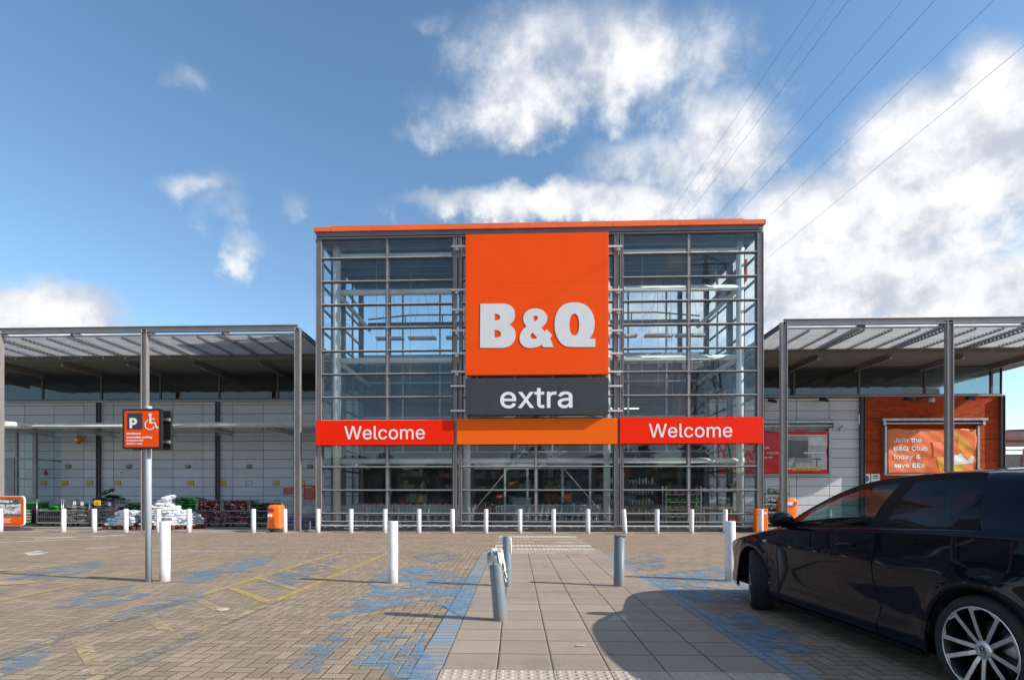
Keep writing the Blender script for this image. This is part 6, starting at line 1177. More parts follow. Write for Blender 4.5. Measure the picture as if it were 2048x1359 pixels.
def smo(x, T):
    """monotone-ish cubic through the table"""
    if x <= T[0][0]: return T[0][1]
    if x >= T[-1][0]: return T[-1][1]
    for i in range(len(T)-1):
        if x <= T[i+1][0]:
            x0, y0 = T[i]; x1, y1 = T[i+1]; d = (y1-y0)/(x1-x0)
            dl = (y0-T[i-1][1])/(x0-T[i-1][0]) if i > 0 else d; dr = (T[i+2][1]-y1)/(T[i+2][0]-x1) if i+2 < len(T) else d
            m0 = 0 if dl*d < 0 else (dl+d)/2; m1 = 0 if dr*d < 0 else (dr+d)/2; h_ = x1-x0; t_ = (x-x0)/h_
            return (2*t_**3-3*t_**2+1)*y0+(t_**3-2*t_**2+t_)*h_*m0+(-2*t_**3+3*t_**2)*y1+(t_**3-t_**2)*h_*m1
BELT = [(-.78,.98),(-.3,1.0),(.0,.995),(.5,.975),(1.7,.915),(2.1,.885),(2.4,.835),(2.63,.79),(3.0,.715),(3.25,.65),(3.42,.57),(3.5,.48)]
RAIL = [(-.78,1.15),(-.6,1.26),(-.3,1.315),(0,1.34),(.4,1.352),(.75,1.350),(1.0,1.338),(1.26,1.305),(1.5,1.235),(1.69,1.15),(1.9,1.045),(2.08,.945),(2.2,.905),(2.4,.858),(2.63,.815),(3.0,.745),(3.25,.68),(3.42,.60),(3.5,.52)]
CENT = [(-.78,1.22),(-.6,1.32),(-.3,1.362),(0,1.385),(.5,1.392),(.9,1.385),(1.15,1.37),(1.4,1.31),(1.7,1.195),(2.0,1.055),(2.2,.965),(2.35,.93),(2.7,.885),(3.1,.81),(3.35,.725),(3.46,.64),(3.5,.54)]
WID = [(-.78,.74),(-.6,.84),(-.3,.885),(0,.90),(1,.905),(2.3,.90),(2.8,.885),(3.05,.86),(3.25,.81),(3.4,.73),(3.5,.62)]
RY = [(-.78,.52),(-.3,.635),(.4,.655),(.9,.655),(1.26,.672),(1.5,.70),(1.69,.735),(1.9,.775),(2.08,.80),(2.2,.80),(2.6,.775),(3.0,.73),(3.25,.68),(3.42,.6),(3.5,.5)]
SEC = [(.12,-.075),(.17,-.03),(.21,-.012),(.27,-.005),(.33,-.020),(.45,-.022),(.60,-.010),(.715,.0),(.735,-.001),(.80,-.014),(.90,-.030),(1.02,-.045)]
SHEAR = [(-.78,.04),(-.3,.11),(.04,.13),(.40,0),(.80,-.13),(.93,-.13),(1.5,-.05),(2.0,0)]
AX = .314; WB = 2.63; AR = .352
def side_y(x, z):
    w_ = smo(x, WID); y = w_+lin(z, SEC)
    zz = z-.72+.00*x
    for xw in (0, WB):                                   # flared arches
        r_ = math.hypot(x-xw, z-AX); y += .016*math.exp(-((r_-AR-.02)/.05)**2) if z < .8 else 0
    return y
def base_z(x):
    b_ = .165 if x < 2.9 else .165+.03*min(1, (x-2.9)/.4)
    for xw in (0, WB):
        if abs(x-xw) < AR: b_ = max(b_, AX+math.sqrt(AR*AR-(x-xw)**2))
    return b_
xs = set()
for xw in (0, WB):
    for i in range(29): xs.add(round(xw-AR*math.cos(math.pi*i/28), 4))
    xs.add(round(xw-AR-.0015, 4)); xs.add(round(xw+AR+.0015, 4))
for i in range(-78, 351, 7): xs.add(i/100)
for q in (.79, .93, .04, 1.93, 2.12, 1.18, 2.16, 3.42, 3.46, 3.49, -.05): xs.add(q)
xs = sorted(x for x in xs if -.78 <= x <= 3.5)
xs = [x for i, x in enumerate(xs) if i == 0 or x-xs[i-1] > .0012]
NS, NG, NR = 16, 8, 10
car = thing('parked_car', 'glossy black three-door hatchback parked in the right foreground with its back to us', 'car', (3.545, 3.24, 0), rz=0)
hd = R(90)+YAW+R(.33); hd += R(.9); car.rotation_euler = (0, 0, hd)
def body_col(x):
    """profile points from lower edge to roof centre, with row codes"""
    b_, zb, zr, zc = base_z(x), smo(x, BELT), smo(x, RAIL), smo(x, CENT); ry = smo(x, RY)
    P_ = []
    zm = min(.70, b_+(zb-b_)*.75) if zb > .75 else b_+(zb-b_)*.6
    for j in range(NS+1):
        z = b_+(zm-b_)*j/9 if j <= 9 else zm+(zb-zm)*(j-9)/(NS-9); P_.append(Vector((x, side_y(x, z), z)))
    yb = P_[-1].y
    top = max(.0, 1-.05/max(.051, zr-zb))
    ss_ = [.0, .04]+[.04+(top-.04)*k/(NG-3) for k in range(1, NG-2)]+[1.0]
    if top <= .06: ss_ = [k/(NG-1) for k in range(NG)]
    for s_ in ss_:
        y = (yb-.018)+(ry-(yb-.018))*s_**1.0+ .03*math.sin(s_*math.pi)*min(1, (zr-zb)/.3)
        P_.append(Vector((x+lin(x, SHEAR)*s_, y, zb+.006+(zr-zb-.006)*s_)))
    for k in range(1, NR+1):
        t_ = k/NR; y = ry*(1-t_)
        e = 2.0+1.6*max(0, min(1, (x-2.2)/.4))
        z = zr+(zc-zr)*(1-(y/ry)**e)
        P_.append(Vector((x+lin(x, SHEAR)*(1-t_), y, z)))
    return P_
cols = [body_col(x) for x in xs]; nrow = len(cols[0])
def region(xm, j):
    if j < NS+1: return 'body'
    k = j-(NS+1)
    if k < NG-1:
        if 1 <= k < NG-2:
            if .93 < xm < 1.90: return 'fwin'
            if .04 < xm < .79: return 'rwin'
        return 'pillar' if .035 < xm < 2.12 else 'body'
    r_ = k-(NG-1)
    if 1.18 < xm < 1.50: return 'band' if r_ >= 1 else 'body'
    if 1.50 < xm < 2.14: return 'wind' if r_ >= 1 else 'body'
    if xm < -.64: return 'back'
    return 'body'
sets = {}
for side in (1, -1):
    for i in range(len(xs)-1):
        xm = (xs[i]+xs[i+1])/2
        for j in range(nrow-1):
            rg = region(xm, j); key = (rg, side if rg in ('fwin', 'rwin') else 0)
            q = [cols[i][j], cols[i+1][j], cols[i+1][j+1], cols[i][j+1]]
            q = [Vector((p.x, p.y*side, p.z)) for p in q]
            if (q[0]-q[3]).length < 1e-5 and (q[1]-q[2]).length < 1e-5: continue
            sets.setdefault(key, []).append(q if side < 0 else q[::-1])
def merged(name, quads, m, parent, smooth=True, thick=0):
    idx = {}; V = []; Fc = []
    for q in quads:
        f = []
        for p in q:
            k = (round(p.x, 4), round(p.y, 4), round(p.z, 4))
            if k not in idx: idx[k] = len(V); V.append(p)
            if idx[k] not in f: f.append(idx[k])
        if len(f) > 2: Fc.append(f)
    mb = MB(); mb.smooth = smooth; mb.add(V, Fc); o = mb.build(name, m, parent, keep=True)
    if thick: s_ = o.modifiers.new('thick', 'SOLIDIFY'); s_.thickness = thick; s_.offset = -1; s_.use_rim = False
    return o
body = merged('body', sets[('body', 0)], M_PAINT, car, thick=.02)
for sd_ in (1, -1): merged('window_surround', [q for q in sets[('pillar', 0)] if q[0].y*sd_ > 0], M_TRIM, car, thick=.015)
for side in (1, -1):
    merged('side_window', sets[('fwin', side)], M_CGLASS if side > 0 else M_CGLASS_BLOCK, car); merged('side_window', sets[('rwin', side)], M_CGLASSD, car)
merged('windscreen', sets[('wind', 0)], glass('windscreen glass', (.36, .47, .46, 1), 1.45, .0), car)
merged('windscreen_sun_block', sets[('band', 0)], glass('sun block band glass', (.04, .06, .07, 1), 1.45, .0), car)  # dark strip added to stop sun crossing the cabin onto the path
merged('rear_window', sets[('back', 0)], M_CGLASSD, car)
for side in (1, -1):                                     # body-coloured chamfer closing the lower rear corner of the side window
    kb = NS+1; c0 = body_col(.035); c1 = body_col(.24); a_, b__, c__ = c0[kb], c1[kb], c0[kb+4]
    n_ = Vector((0, .006, .001)); tri = [a_+n_, b__+n_, c__+n_]; mb = MB(); vs = [Vector((p.x, p.y*side, p.z)) for p in tri]+[Vector((p.x, (p.y-.008)*side, p.z)) for p in tri]
    mb.add(vs, [(0,1,2) if side < 0 else (2,1,0), (0,3,4,1), (1,4,5,2), (2,5,3,0)]); mb.build('window_corner', M_TRIM, car, keep=True)
# end caps
mb = MB(); e = cols[-1]; mb.add(e+[Vector((p.x, -p.y, p.z)) for p in reversed(e[:-1])], [tuple(range(2*len(e)-1))]); mb.build('front_bumper', M_PAINT, car, keep=True)
mb = MB(); e = cols[0]; mb.add(e+[Vector((p.x, -p.y, p.z)) for p in reversed(e[:-1])], [tuple(range(2*len(e)-1))]); mb.build('tailgate', M_PAINT, car, keep=True)
# under-tray, wheel wells
mb = MB().box(-.7, -AR-.01, -.78, .78, .20, .26); mb.box(AR+.01, WB-AR-.01, -.80, .80, .17, .22); mb.box(WB+AR+.01, 3.35, -.7, .7, .19, .24); mb.build('underbody', M_TRIM, car, keep=True)
for xw in (0, WB):
    for side in (1, -1):
        mb = MB(); A = []
        for i in range(25):
            a = math.pi*i/24; r_ = AR+.004; A.append([(xw+r_*math.cos(a), side*.55, AX+r_*math.sin(a)), (xw+r_*math.cos(a), side*(side_y(xw+AR*.9*math.cos(a), AX+AR*math.sin(a))-.012), AX+r_*math.sin(a))])
        mb.grid(A); n0 = len(mb.v); mb.add([(xw+(AR+.004)*math.cos(math.pi*i/24), side*.55, AX+(AR+.004)*math.sin(math.pi*i/24)) for i in range(25)]+[(xw-AR, side*.55, .16), (xw+AR, side*.55, .16)], [tuple(range(27))])
        mb.build('wheel_well', M_SEAM, car, keep=True)
# gaps between panels, laid on the side surface
def surf_strip(pts, w_, m, name, lift=.0025, side=1, parent=None):
    mb = MB(); L = []
    for i, (x, z) in enumerate(pts):
        a = pts[max(0, i-1)]; b = pts[min(len(pts)-1, i+1)]; d = Vector((b[0]-a[0], b[1]-a[1])).normalized(); p = Vector((-d.y, d.x))*w_/2
        r_ = []
        for s_ in (-1, 1):
            X, Z = x+p.x*s_, z+p.y*s_; r_.append((X, side*(side_y(X, Z)+lift), Z))
        L.append(r_)
    mb.smooth = True; mb.grid(L); return mb.build(name, m, parent or car, keep=True)
def seg(a, b, n=12): return [(a[0]+(b[0]-a[0])*i/n, a[1]+(b[1]-a[1])*i/n) for i in range(n+1)]
for side in (1, -1):
    surf_strip(seg((.84,.96),(.83,.6),16)+seg((.83,.6),(.76,.40),8)[1:]+seg((.76,.40),(.80,.245),6)[1:], .010, M_SEAM, 'door_gap', side=side)
    surf_strip(seg((2.08,.87),(2.12,.60),10)+seg((2.12,.60),(2.10,.245),12)[1:], .010, M_SEAM, 'door_gap', side=side)
    surf_strip(seg((.80,.232),(2.10,.232),24), .009, M_SEAM, 'door_gap', side=side)
    mb = MB(); mb.tube([(1.01, side*(side_y(1.0,.82)+.002), .825), (1.03, side*(side_y(1.0,.82)+.035), .826), (1.20, side*(side_y(1.2,.82)+.036), .820), (1.23, side*(side_y(1.2,.82)+.002), .818)], .013, 10); mb.build('door_handle', M_PAINT, car, keep=True)
    surf_strip(seg((.985,.822),(1.25,.815),10), .05, M_SEAM, 'handle_recess_shade', .001, side)  # flat black strip painting the shade of a hollow behind the handle
    # mirror
    mp = MB(); mp.smooth = True; c = Vector((1.90, side*.97, .975)); G = []
    for i in range(13):
        th = math.pi*i/12; G.append([c+Vector((.085*math.sin(th)*math.cos(p)*(1.3 if math.cos(p) > 0 else .55), side*-.115*math.cos(th), .078*math.sin(th)*math.sin(p)*(1.0 if math.sin(p) > 0 else .8))) for p in [2*math.pi*j/20 for j in range(21)]])
    mp.grid(G); mo = mp.build('wing_mirror', M_PAINT, car, keep=True)
    MB().bar((1.96, side*.83, .915), (1.94, side*.93, .945), .09, .05).build('mirror_arm', M_TRIM, mo, keep=True); MB().box(1.882, 1.887, side*.91, side*1.07, .945, 1.025).build('mirror_glass', mat('mirror glass', (.6, .6, .62), .02, 1), mo, keep=True)
    MB().tube([c+Vector((.02, side*-.10, -.050)), c+Vector((.03, side*.02, -.052)), c+Vector((.01, side*.10, -.030))], .005, 6).build('mirror_trim', M_SILV, mo, keep=True)
    surf_strip(seg((2.30,.752),(2.38,.745),4), .022, M_SILV, 'side_badge', .004, side)
    # headlight wrapped round the wing
    hp = MB(); hp.smooth = True; L = []
    for i in range(13):
        x = 2.98+.42*i/12; zt_ = smo(x, BELT)-.012; zb_ = zt_-.035-.085*(i/12); L.append([(x, side*(side_y(x, z)+.004), z) for z in [zb_+(zt_-zb_)*j/4 for j in range(5)]])
    hp.grid(L); ho = hp.build('headlight', glass('headlight lens', (.75, .78, .8, 1), 1.5, .05) if side == 1 else MATS['headlight lens'], car, keep=True)
# black sill blade and window-line trim
for side in (1, -1): surf_strip(seg((.38,.175),(2.25,.175),30), .05, M_TRIM, 'sill_blade', .012, side)
# wheels
def wheel(x, side, steer=0):
    w_ = thing('wheel', None, None, (x, side*.0, AX)); w_.parent = car; w_.rotation_euler = (0, 0, steer); w_.location = (x, side*.785, AX)
    mb = MB(); mb.lathe([(.243, .095), (.266, .108), (.295, .104), (.310, .085), (.314, .05), (.3145, 0), (.314, -.05), (.310, -.085), (.295, -.104), (.235, -.095)], 64, (0, 0, 0), 'y'); tyre = mb.build('tyre', M_TYRE, w_, keep=True)
    mb = MB(); mb.lathe([(.246, .100), (.236, .098), (.230, .085), (.212, .05), (.205, -.08), (.242, -.095)], 56, (0, 0, 0), 'y')
    rim = mb.build('rim', M_DKALLOY, w_, keep=True)
    mb = MB(); mb.lathe([(.2465, .1005), (.2410, .1035), (.2375, .1005)], 64, (0, 0, 0), 'y'); mb.build('rim_edge', M_SILV, w_, keep=True)
    sp = MB(); sb = MB()
    for k in range(5):
        th = R(62+72*k)
        for d in (-1, 1):
            def pt(r_, o, y): a = th; c_, s_ = math.cos(a), math.sin(a); return Vector(((r_*c_-o*s_), y, (r_*s_+o*c_)))
            path = [(.045, .014, .070), (.09, .026, .080), (.15, .040, .088), (.20, .053, .094), (.236, .064, .099)]
            A = []; B = []
            for r_, o, y in path:
                wd = .0125+.005*(r_ > .2); A.append([pt(r_, d*(o-wd), y), pt(r_, d*(o+wd), y+.001)]); B.append([pt(r_, d*(o-wd-.004), y-.045), pt(r_, d*(o-wd-.004), y-.001), pt(r_, d*(o+wd+.004), y-.001), pt(r_, d*(o+wd+.004), y-.045)])
            sp.grid(A); sb.grid(B)
        for d in (-1, 1):                       # little bright corners between the spokes
            a0 = th+d*R(17.5); a1 = th+d*R(31); sp.add([Vector((.237*math.cos(a0), .0985, .237*math.sin(a0))), Vector((.237*math.cos((a0+a1)/2), .0985, .237*math.sin((a0+a1)/2))), Vector((.237*math.cos(a1), .0985, .237*math.sin(a1))), Vector((.222*math.cos(a0), .0970, .222*math.sin(a0)))], [(0,1,2,3)])
    sp.build('spoke_faces', M_SILV, w_, keep=True); sb.build('spokes', M_DKALLOY, w_, keep=True)
    mb = MB(); mb.lathe([(.0001, .050), (.05, .052), (.058, .060), (.056, .069), (.044, .0745), (.031, .076)], 30, (0, 0, 0), 'y'); mb.build('hub', M_SILV, w_, keep=True)
    mb = MB(); mb.lathe([(.0001, .0765), (.030, .0765), (.031, .072)], 30, (0, 0, 0), 'y'); cap_ = mb.build('hub_cap', M_DKALLOY, w_, keep=True)
    e = MB(); e.lathe([(.0295, .0768), (.0285, .0785), (.0255, .0785), (.0245, .0768)], 30, (0, 0, 0), 'y')
    for L in ([(-.011,.0245),(0,.004),(.011,.0245)], [(-.0215,.013),(-.0105,-.021),(0,.0),(.0105,-.021),(.0215,.013)]):
        stroke(e, [(-p, q) for p, q in L], .0042, .0766, .0782)
    e.build('emblem', M_SILV, w_, keep=True)
    mb = MB(); mb.lathe([(.06, .02), (.165, .02), (.165, -.01), (.06, -.01)], 40, (0, 0, 0), 'y'); mb.build('brake_disc', mat('brake steel', (.18, .17, .17), .35, .9), w_, keep=True)
    if side < 0: w_.scale = (1, -1, 1)
    return w_
wheel(0, 1); wheel(0, -1); wheel(WB, 1, R(-24)); wheel(WB, -1, R(-24))
# cabin
mb = MB(); mb.box(-.5, 2.1, -.78, .78, .25, .30); mb.build('cabin_floor', M_SEAT, car, keep=True)
for side in (1, -1):
    s = MB(); s.smooth = True
    def pad(P_): s.add(P_, [(0,3,2,1),(4,5,6,7),(0,1,5,4),(1,2,6,5),(2,3,7,6),(3,0,4,7)])
    c = side*.37
    pad([(.72,c-.23,.40),(1.25,c-.23,.44),(1.25,c+.23,.44),(.72,c+.23,.40),(.72,c-.25,.55),(1.25,c-.22,.60),(1.25,c+.22,.60),(.72,c+.25,.55)])
    pad([(.62,c-.23,.50),(.80,c-.23,.50),(.80,c+.23,.50),(.62,c+.23,.50),(.43,c-.20,1.02),(.54,c-.20,1.03),(.54,c+.20,1.03),(.43,c+.20,1.02)])
    pad([(.41,c-.13,1.04),(.50,c-.13,1.04),(.50,c+.13,1.04),(.41,c+.13,1.04),(.38,c-.11,1.22),(.47,c-.12,1.22),(.47,c+.12,1.22),(.38,c+.11,1.22)])
    s.build('front_seat', M_SEAT, car, keep=True, bevel=.04)
mb = MB(); mb.box(-.45, .15, -.62, .62, .30, .52); mb.add([(-.28,-.62,.5),(-.12,-.62,.5),(-.12,.62,.5),(-.28,.62,.5),(-.52,-.60,1.0),(-.42,-.60,1.0),(-.42,.60,1.0),(-.52,.60,1.0)], [(0,3,2,1),(4,5,6,7),(0,1,5,4),(1,2,6,5),(2,3,7,6),(3,0,4,7)])
mb.build('rear_seat', M_SEAT, car, keep=True, bevel=.03)
mb = MB(); mb.add([(1.72,-.76,.5),(2.15,-.76,.5),(2.15,.76,.5),(1.72,.76,.5),(1.74,-.74,.86),(2.15,-.74,.905),(2.15,.74,.905),(1.74,.74,.86)], [(0,3,2,1),(4,5,6,7),(0,1,5,4),(1,2,6,5),(2,3,7,6),(3,0,4,7)]); mb.build('dashboard', mat('dashboard', (.02, .022, .023), .6), car, keep=True, bevel=.03)
cw = Vector((1.55, -.37, .83)); ax1 = Vector((.42, 0, .9)).normalized(); ax2 = Vector((0, 1, 0))
mb = MB().tube([cw+(ax1*math.cos(a)+ax2*math.sin(a))*.175 for a in [2*math.pi*i/28 for i in range(28)]], .015, 8, closed=True); mb.bar(cw-ax2*.17, cw+ax2*.17, .03, .03); mb.bar(cw, cw-ax1*.17, .03, .03); mb.build('steering_wheel', M_TRIM, car, keep=True)
mb = MB().box(1.34, 1.36, -.12, .12, 1.20, 1.27); mb.build('rear_view_mirror', M_TRIM, car, keep=True, bevel=.01)
mb = MB(); [mb.box(.30, 2.0, s_*.81, s_*.84, .3, .90) for s_ in (-1, 1)]; mb.build('door_trim', M_SEAT, car, keep=True)

# ------------------------------------------------------------------ bags
def bag_mesh(name, L, D, T, m, seed, marks=None):
    r = random.Random(seed); mb = MB(); mb.smooth = True; nx, ny = 14, 10; ph = [r.uniform(0, 6) for _ in range(6)]
    def surf(sgn):
        G = []
        for i in range(nx+1):
            a = i/nx*2-1; row = []
            for j in range(ny+1):
                b = j/ny*2-1
                px = 1-abs(a)**3.2; py = 1-abs(b)**2.6; h_ = T/2*(max(0, px)*max(0, py))**.42
                h_ *= 1+.16*math.sin(a*5+ph[0]+b*3)+.12*math.sin(b*8+ph[1]-a*4)
                pin = 1-.10*(abs(a)**4); wx = L/2*a*(1-.05*abs(b)**3); wy = D/2*b*pin
                row.append(Vector((wx, wy, T/2+sgn*h_+.03*math.sin(a*2.2+ph[2])*T+.05*T*math.sin(b*3+ph[3]))))
            G.append(row)
        return G
    A, B = surf(1), surf(-1); mb.grid([x[::-1] for x in A]); mb.grid(B)
    me = mb.mesh(name, m); me.materials.clear(); me.materials.append(m); return me
def bag_mat(name, base, mark, amt=.5, scale=4, third=None):
    m = bpy.data.materials.new(name); m.use_nodes = True; n = N(m.node_tree); b = n.n['Principled BSDF']; p = n.new('ShaderNodeTexCoord').outputs['Object']
    oi = n.new('ShaderNodeObjectInfo').outputs['Random']; q = n.vm('ADD', p, n.comb(n.m('MULTIPLY', oi, 31.0), n.m('MULTIPLY', oi, 17.0), 0.0))
    f = n.noise(q, scale, 2, .4, 1.2); c = n.mix(n.ramp(f, amt, amt+.03), base, mark)
    if third: c = n.mix(n.ramp(n.noise(q, scale*1.7, 2, .4, .6), .60, .63), c, third)
    c = n.mix(n.m('MULTIPLY', oi, .25), c, tuple(x*.6 for x in base[:3])+(1,))
    n.put(b.inputs['Base Color'], c); b.inputs['Roughness'].default_value = .38
    n.put(b.inputs['Normal'], n.bump(n.noise(p, 9, 4, .6, .8), .5, .03)); MATS[name] = m; return m
BM = {
 'white': bag_mat('white sack film', (.78, .78, .78, 1), (.08, .30, .58, 1), .60, 5.5),
 'grey': bag_mat('clear gravel bag', (.20, .18, .165, 1), (.45, .42, .40, 1), .56, 9, (.06, .055, .05, 1)),
 'stone': bag_mat('pebble bag', (.20, .165, .14, 1), (.42, .38, .36, 1), .55, 10),
 'green': bag_mat('green compost bag', (.022, .11, .03, 1), (.06, .40, .06, 1), .50, 7, (.01, .018, .012, 1)),
 'dkgreen': bag_mat('dark green compost bag', (.012, .035, .022, 1), (.03, .12, .04, 1), .62, 6, (.25, .28, .2, 1)),
 'red': bag_mat('red white and black compost bag', (.02, .018, .018, 1), (.50, .03, .025, 1), .52, 7, (.62, .60, .60, 1)),
 'black': bag_mat('black compost bag with orange print', (.012, .012, .014, 1), (.45, .12, .02, 1), .66, 7)}
BAGS = {k: [bag_mesh('bag', .50 if k != 'white' else .46, .36 if k != 'white' else .32, .13 if k != 'white' else .115, m, 10+i) for i in range(2)] for k, m in BM.items()}
def put_bag(kind, x, y, z, rz, label, group, rx=0, ry=0, sc=1.0, name='bag'):
    o = bpy.data.objects.new(name, rnd.choice(BAGS[kind])); COL.objects.link(o); o.location = (x, y, z); o.rotation_euler = (rx, ry, rz); o.scale = (sc, sc, sc)
    return tag(o, label, 'bag', group)
# ------------------------------------------------------------------ roll cages
def cage(x0, x1, Y, lab, h=1.02, dep=.70, low=.62):
    x = (x0+x1)/2; t = thing('roll_cage', lab, 'cage', (x, Y, 0), 'roll cages along the left wall'); w_ = x1-x0-.03; a, b = x-w_/2, x+w_/2; y0, y1 = Y-dep/2, Y+dep/2
    mb = MB()
    for px_ in (a, b):
        for py_ in (y0, y1): mb.tube([(px_, py_, .12), (px_, py_, h+.06)], .016, 6)
    for z in (.16, h): 
        mb.bar((a, y1, z), (b, y1, z), .025, .025); mb.bar((a, y0, z), (a, y1, z), .025, .025); mb.bar((b, y0, z), (b, y1, z), .025, .025)
    mb.bar((a, y0, .15), (b, y0, .15), .03, .05); mb.bar((a, y0, low), (b, y0, low), .022, .022); mb.bar((a, y0, .38), (b, y0, .38), .014, .014)
    mb.build('frame', M_GALV, t)
    mb = MB(); n = 13
    for i in range(1, n): xx = a+(b-a)*i/n; mb.tube([(xx, y1, .16), (xx, y1, h)], .0035, 4, cap=False); mb.tube([(xx, y0, .16), (xx, y0, low)], .0032, 4, cap=False)
    for s_ in (a, b):
        for i in range(1, 8): yy = y0+dep*i/8; mb.tube([(s_, yy, .16), (s_, yy, h)], .0035, 4, cap=False)
    for z in (.28, .50, .74, .9): mb.tube([(a, y1, z), (b, y1, z)], .0035, 4, cap=False)
    mb.build('wire_mesh', M_GALV, t)
    MB().box(a, b, y0, y1, .13, .155).build('base', M_STEELD, t)
    mb = MB()
    for px_ in (a+.07, b-.07):
        for py_ in (y0+.07, y1-.07): mb.lathe([(.0001, -.016), (.045, -.016), (.05, 0), (.045, .016), (.0001, .016)], 12, (px_, py_, .05), 'y'); mb.box(px_-.015, px_+.015, py_-.02, py_+.02, .08, .13)
    mb.build('castors', M_DARK, t)
    mb = MB(); mb.box(a-.012, a+.03, y0-.02, y0, low-.02, low+.03); mb.box(b-.03, b+.012, y0-.02, y0, low-.02, low+.03); mb.build('corner_clips', M_REDP, t)
    return x, w_
YC = 20.75
def px_x(u): return ux(u, YC-.35)
spec = [(73, 124, 'black', 'a low load of black bags with green tops', .88), (126, 179, 'grey', 'clear bags of grey gravel', .95), (181, 231, 'grey', 'gravel and green bags heaped over the rim', 1.22), (233, 287, 'stone', 'dark bags, behind the parking sign pole', .98), (348, 393, 'green', 'bright green bags heaped high', 1.18), (395, 443, 'red', 'red, black and white bags', 1.02), (445, 497, 'red', 'red and white bags, the right one of two', 1.02), (499, 549, 'dkgreen', 'dark green bags behind the orange litter bin', 1.10)]
for ci, (u0, u1, kind, desc, top) in enumerate(spec):
    x, w_ = cage(px_x(u0), px_x(u1), YC, 'grey wire roll cage holding '+desc)
    lay = int((top-.16)/.105); r = random.Random(ci)
    for L in range(lay):
        z = .16+L*.105
        kinds = kind
        if kind == 'black' and L >= lay-2: kinds = 'green'
        if ci == 2 and L >= lay-2: kinds = 'dkgreen'
        if kind == 'stone' and L > 3: kinds = 'dkgreen'
        for yy in (-.17, .17):
            for xx in ((-.22, .22) if L < 9 else (0,)):
                if (L == lay-1 and r.random() < .35) or (yy > 0 and L < lay-3): continue
                put_bag(kinds, x+xx+r.uniform(-.03, .03), YC+yy+r.uniform(-.02, .02), z+r.uniform(-.01, .015), r.choice((0, R(90)))*(0)+r.uniform(-.15, .15),
                        'bag in the cage of '+desc, 'garden bags in the roll cages', r.uniform(-.08, .08), r.uniform(-.10, .10), .98)
put_bag('dkgreen', px_x(206), YC-.1, 1.30, .1, 'dark green bag tipped up on top of the highest gravel cage', 'garden bags in the roll cages', .25, -.35, 1.05)
for ci, u in enumerate((150, 165, 220)):
    x = px_x(u); z = .92-.02*ci; t = MB().box(x-.06, x+.06, YC-.375, YC-.37, z-.07, z+.07).build('paper_label', M_WHITE, loc=(x, YC-.372, z)); tag(t, 'white paper label on a gravel cage, %s from the left' % ORD[ci], 'label')
# standing yellow price sign
x = ux(208, 18.6); t = thing('price_stand', 'yellow price card on a thin stand before the white sack heap', 'sign', (x, 18.3, 0)); MB().tube([(x, 18.3, 0), (x, 18.3, .92)], .008, 6).build('stand', M_DARK, t); MB().lathe([(.0001, 0), (.12, 0), (.12, .012), (.0001, .02)], 16, (x, 18.3, 0)).build('base', M_DARK, t)
zc = uz(208, 1005, 18.3); MB().box(x-.115, x+.115, 18.285, 18.30, zc-.09, zc+.09).build('card', M_YELLOW, t, bevel=.006); sign_text('£5', x, zc-.05, 18.284, .13, M_REDP, t, bold=.02, align='c', depth=.002)
# items between the board and first cage
xx = ux(62, 20.6)
for i in range(5): put_bag('green' if i in (0, 4) else 'stone', xx, 20.3, .12+i*.11, R(80), 'bag on the narrow stack left of the roll cages', 'bags on the narrow stack', 0, 0, .85)
t = thing('display_bin', 'tall black display box with bright green top left of the roll cages', 'display', (xx, 20.7, 0)); MB().box(xx-.28, xx+.28, 20.55, 21.1, .1, .90).build('box', M_DARK, t, bevel=.01); MB().box(xx-.30, xx+.30, 20.53, 21.12, .90, .98).build('lid', mat('bright green board', (.03, .42, .04), .5), t)
# white sack pallets
def pallet(x, y, w_, d_, lab):
    t = thing('pallet', lab, 'pallet', (x, y, 0), 'red brown pallets under white sacks'); mb = MB()
    for i in range(7): a = y-d_/2+i*d_/7; mb.box(x-w_/2, x+w_/2, a+.01, a+d_/7-.02, .105, .125)
    mb.build('deck', M_WOODR, t); mb = MB()
    for px_ in (-1, 0, 1):
        for py_ in (-1, 0, 1): mb.box(x+px_*(w_/2-.07)-.07, x+px_*(w_/2-.07)+.07, y+py_*(d_/2-.05)-.05, y+py_*(d_/2-.05)+.05, .02, .104)
    mb.box(x-w_/2, x+w_/2, y-d_/2, y-d_/2+.1, 0, .019); mb.box(x-w_/2, x+w_/2, y+d_/2-.1, y+d_/2, 0, .019); mb.build('blocks', M_WOODR, t)
YP = 18.95
xa, xb = ux(203, YP-.5), ux(270, YP-.5); xc_, xd = ux(273, YP-.5), ux(345, YP-.5); xe, xf = ux(342, YP), ux(378, YP)
pallet((xa+xb)/2, YP, xb-xa, .95, 'red brown pallet under the smaller white sack heap'); pallet((xc_+xd)/2, YP, xd-xc_, .95, 'red brown pallet under the tall white sack heap'); pallet((xe+xf)/2+.1, YP+.35, .75, .9, 'red brown pallet under the low white sacks on the right')
def heap(xa, xb, y, hts, lab, r, d0=-.32):
    n = len(hts)
    for i, nl in enumerate(hts):
        x = xa+.2+(xb-xa-.4)*(i+.5)/n
        for row in range(3):
            k_ = nl if row < 2 else max(1, nl-1)
            for L in range(k_):
                put_bag('white', x+r.uniform(-.05, .05), y+d0+row*.32+r.uniform(-.02, .02), .125+L*.088+r.uniform(-.008, .012), r.uniform(-.22, .22)+(R(90) if r.random() < .12 else 0), lab, 'white salt sacks on the pallets', r.uniform(-.10, .10), r.uniform(-.13, .13), 1.0)
r = random.Random(21)
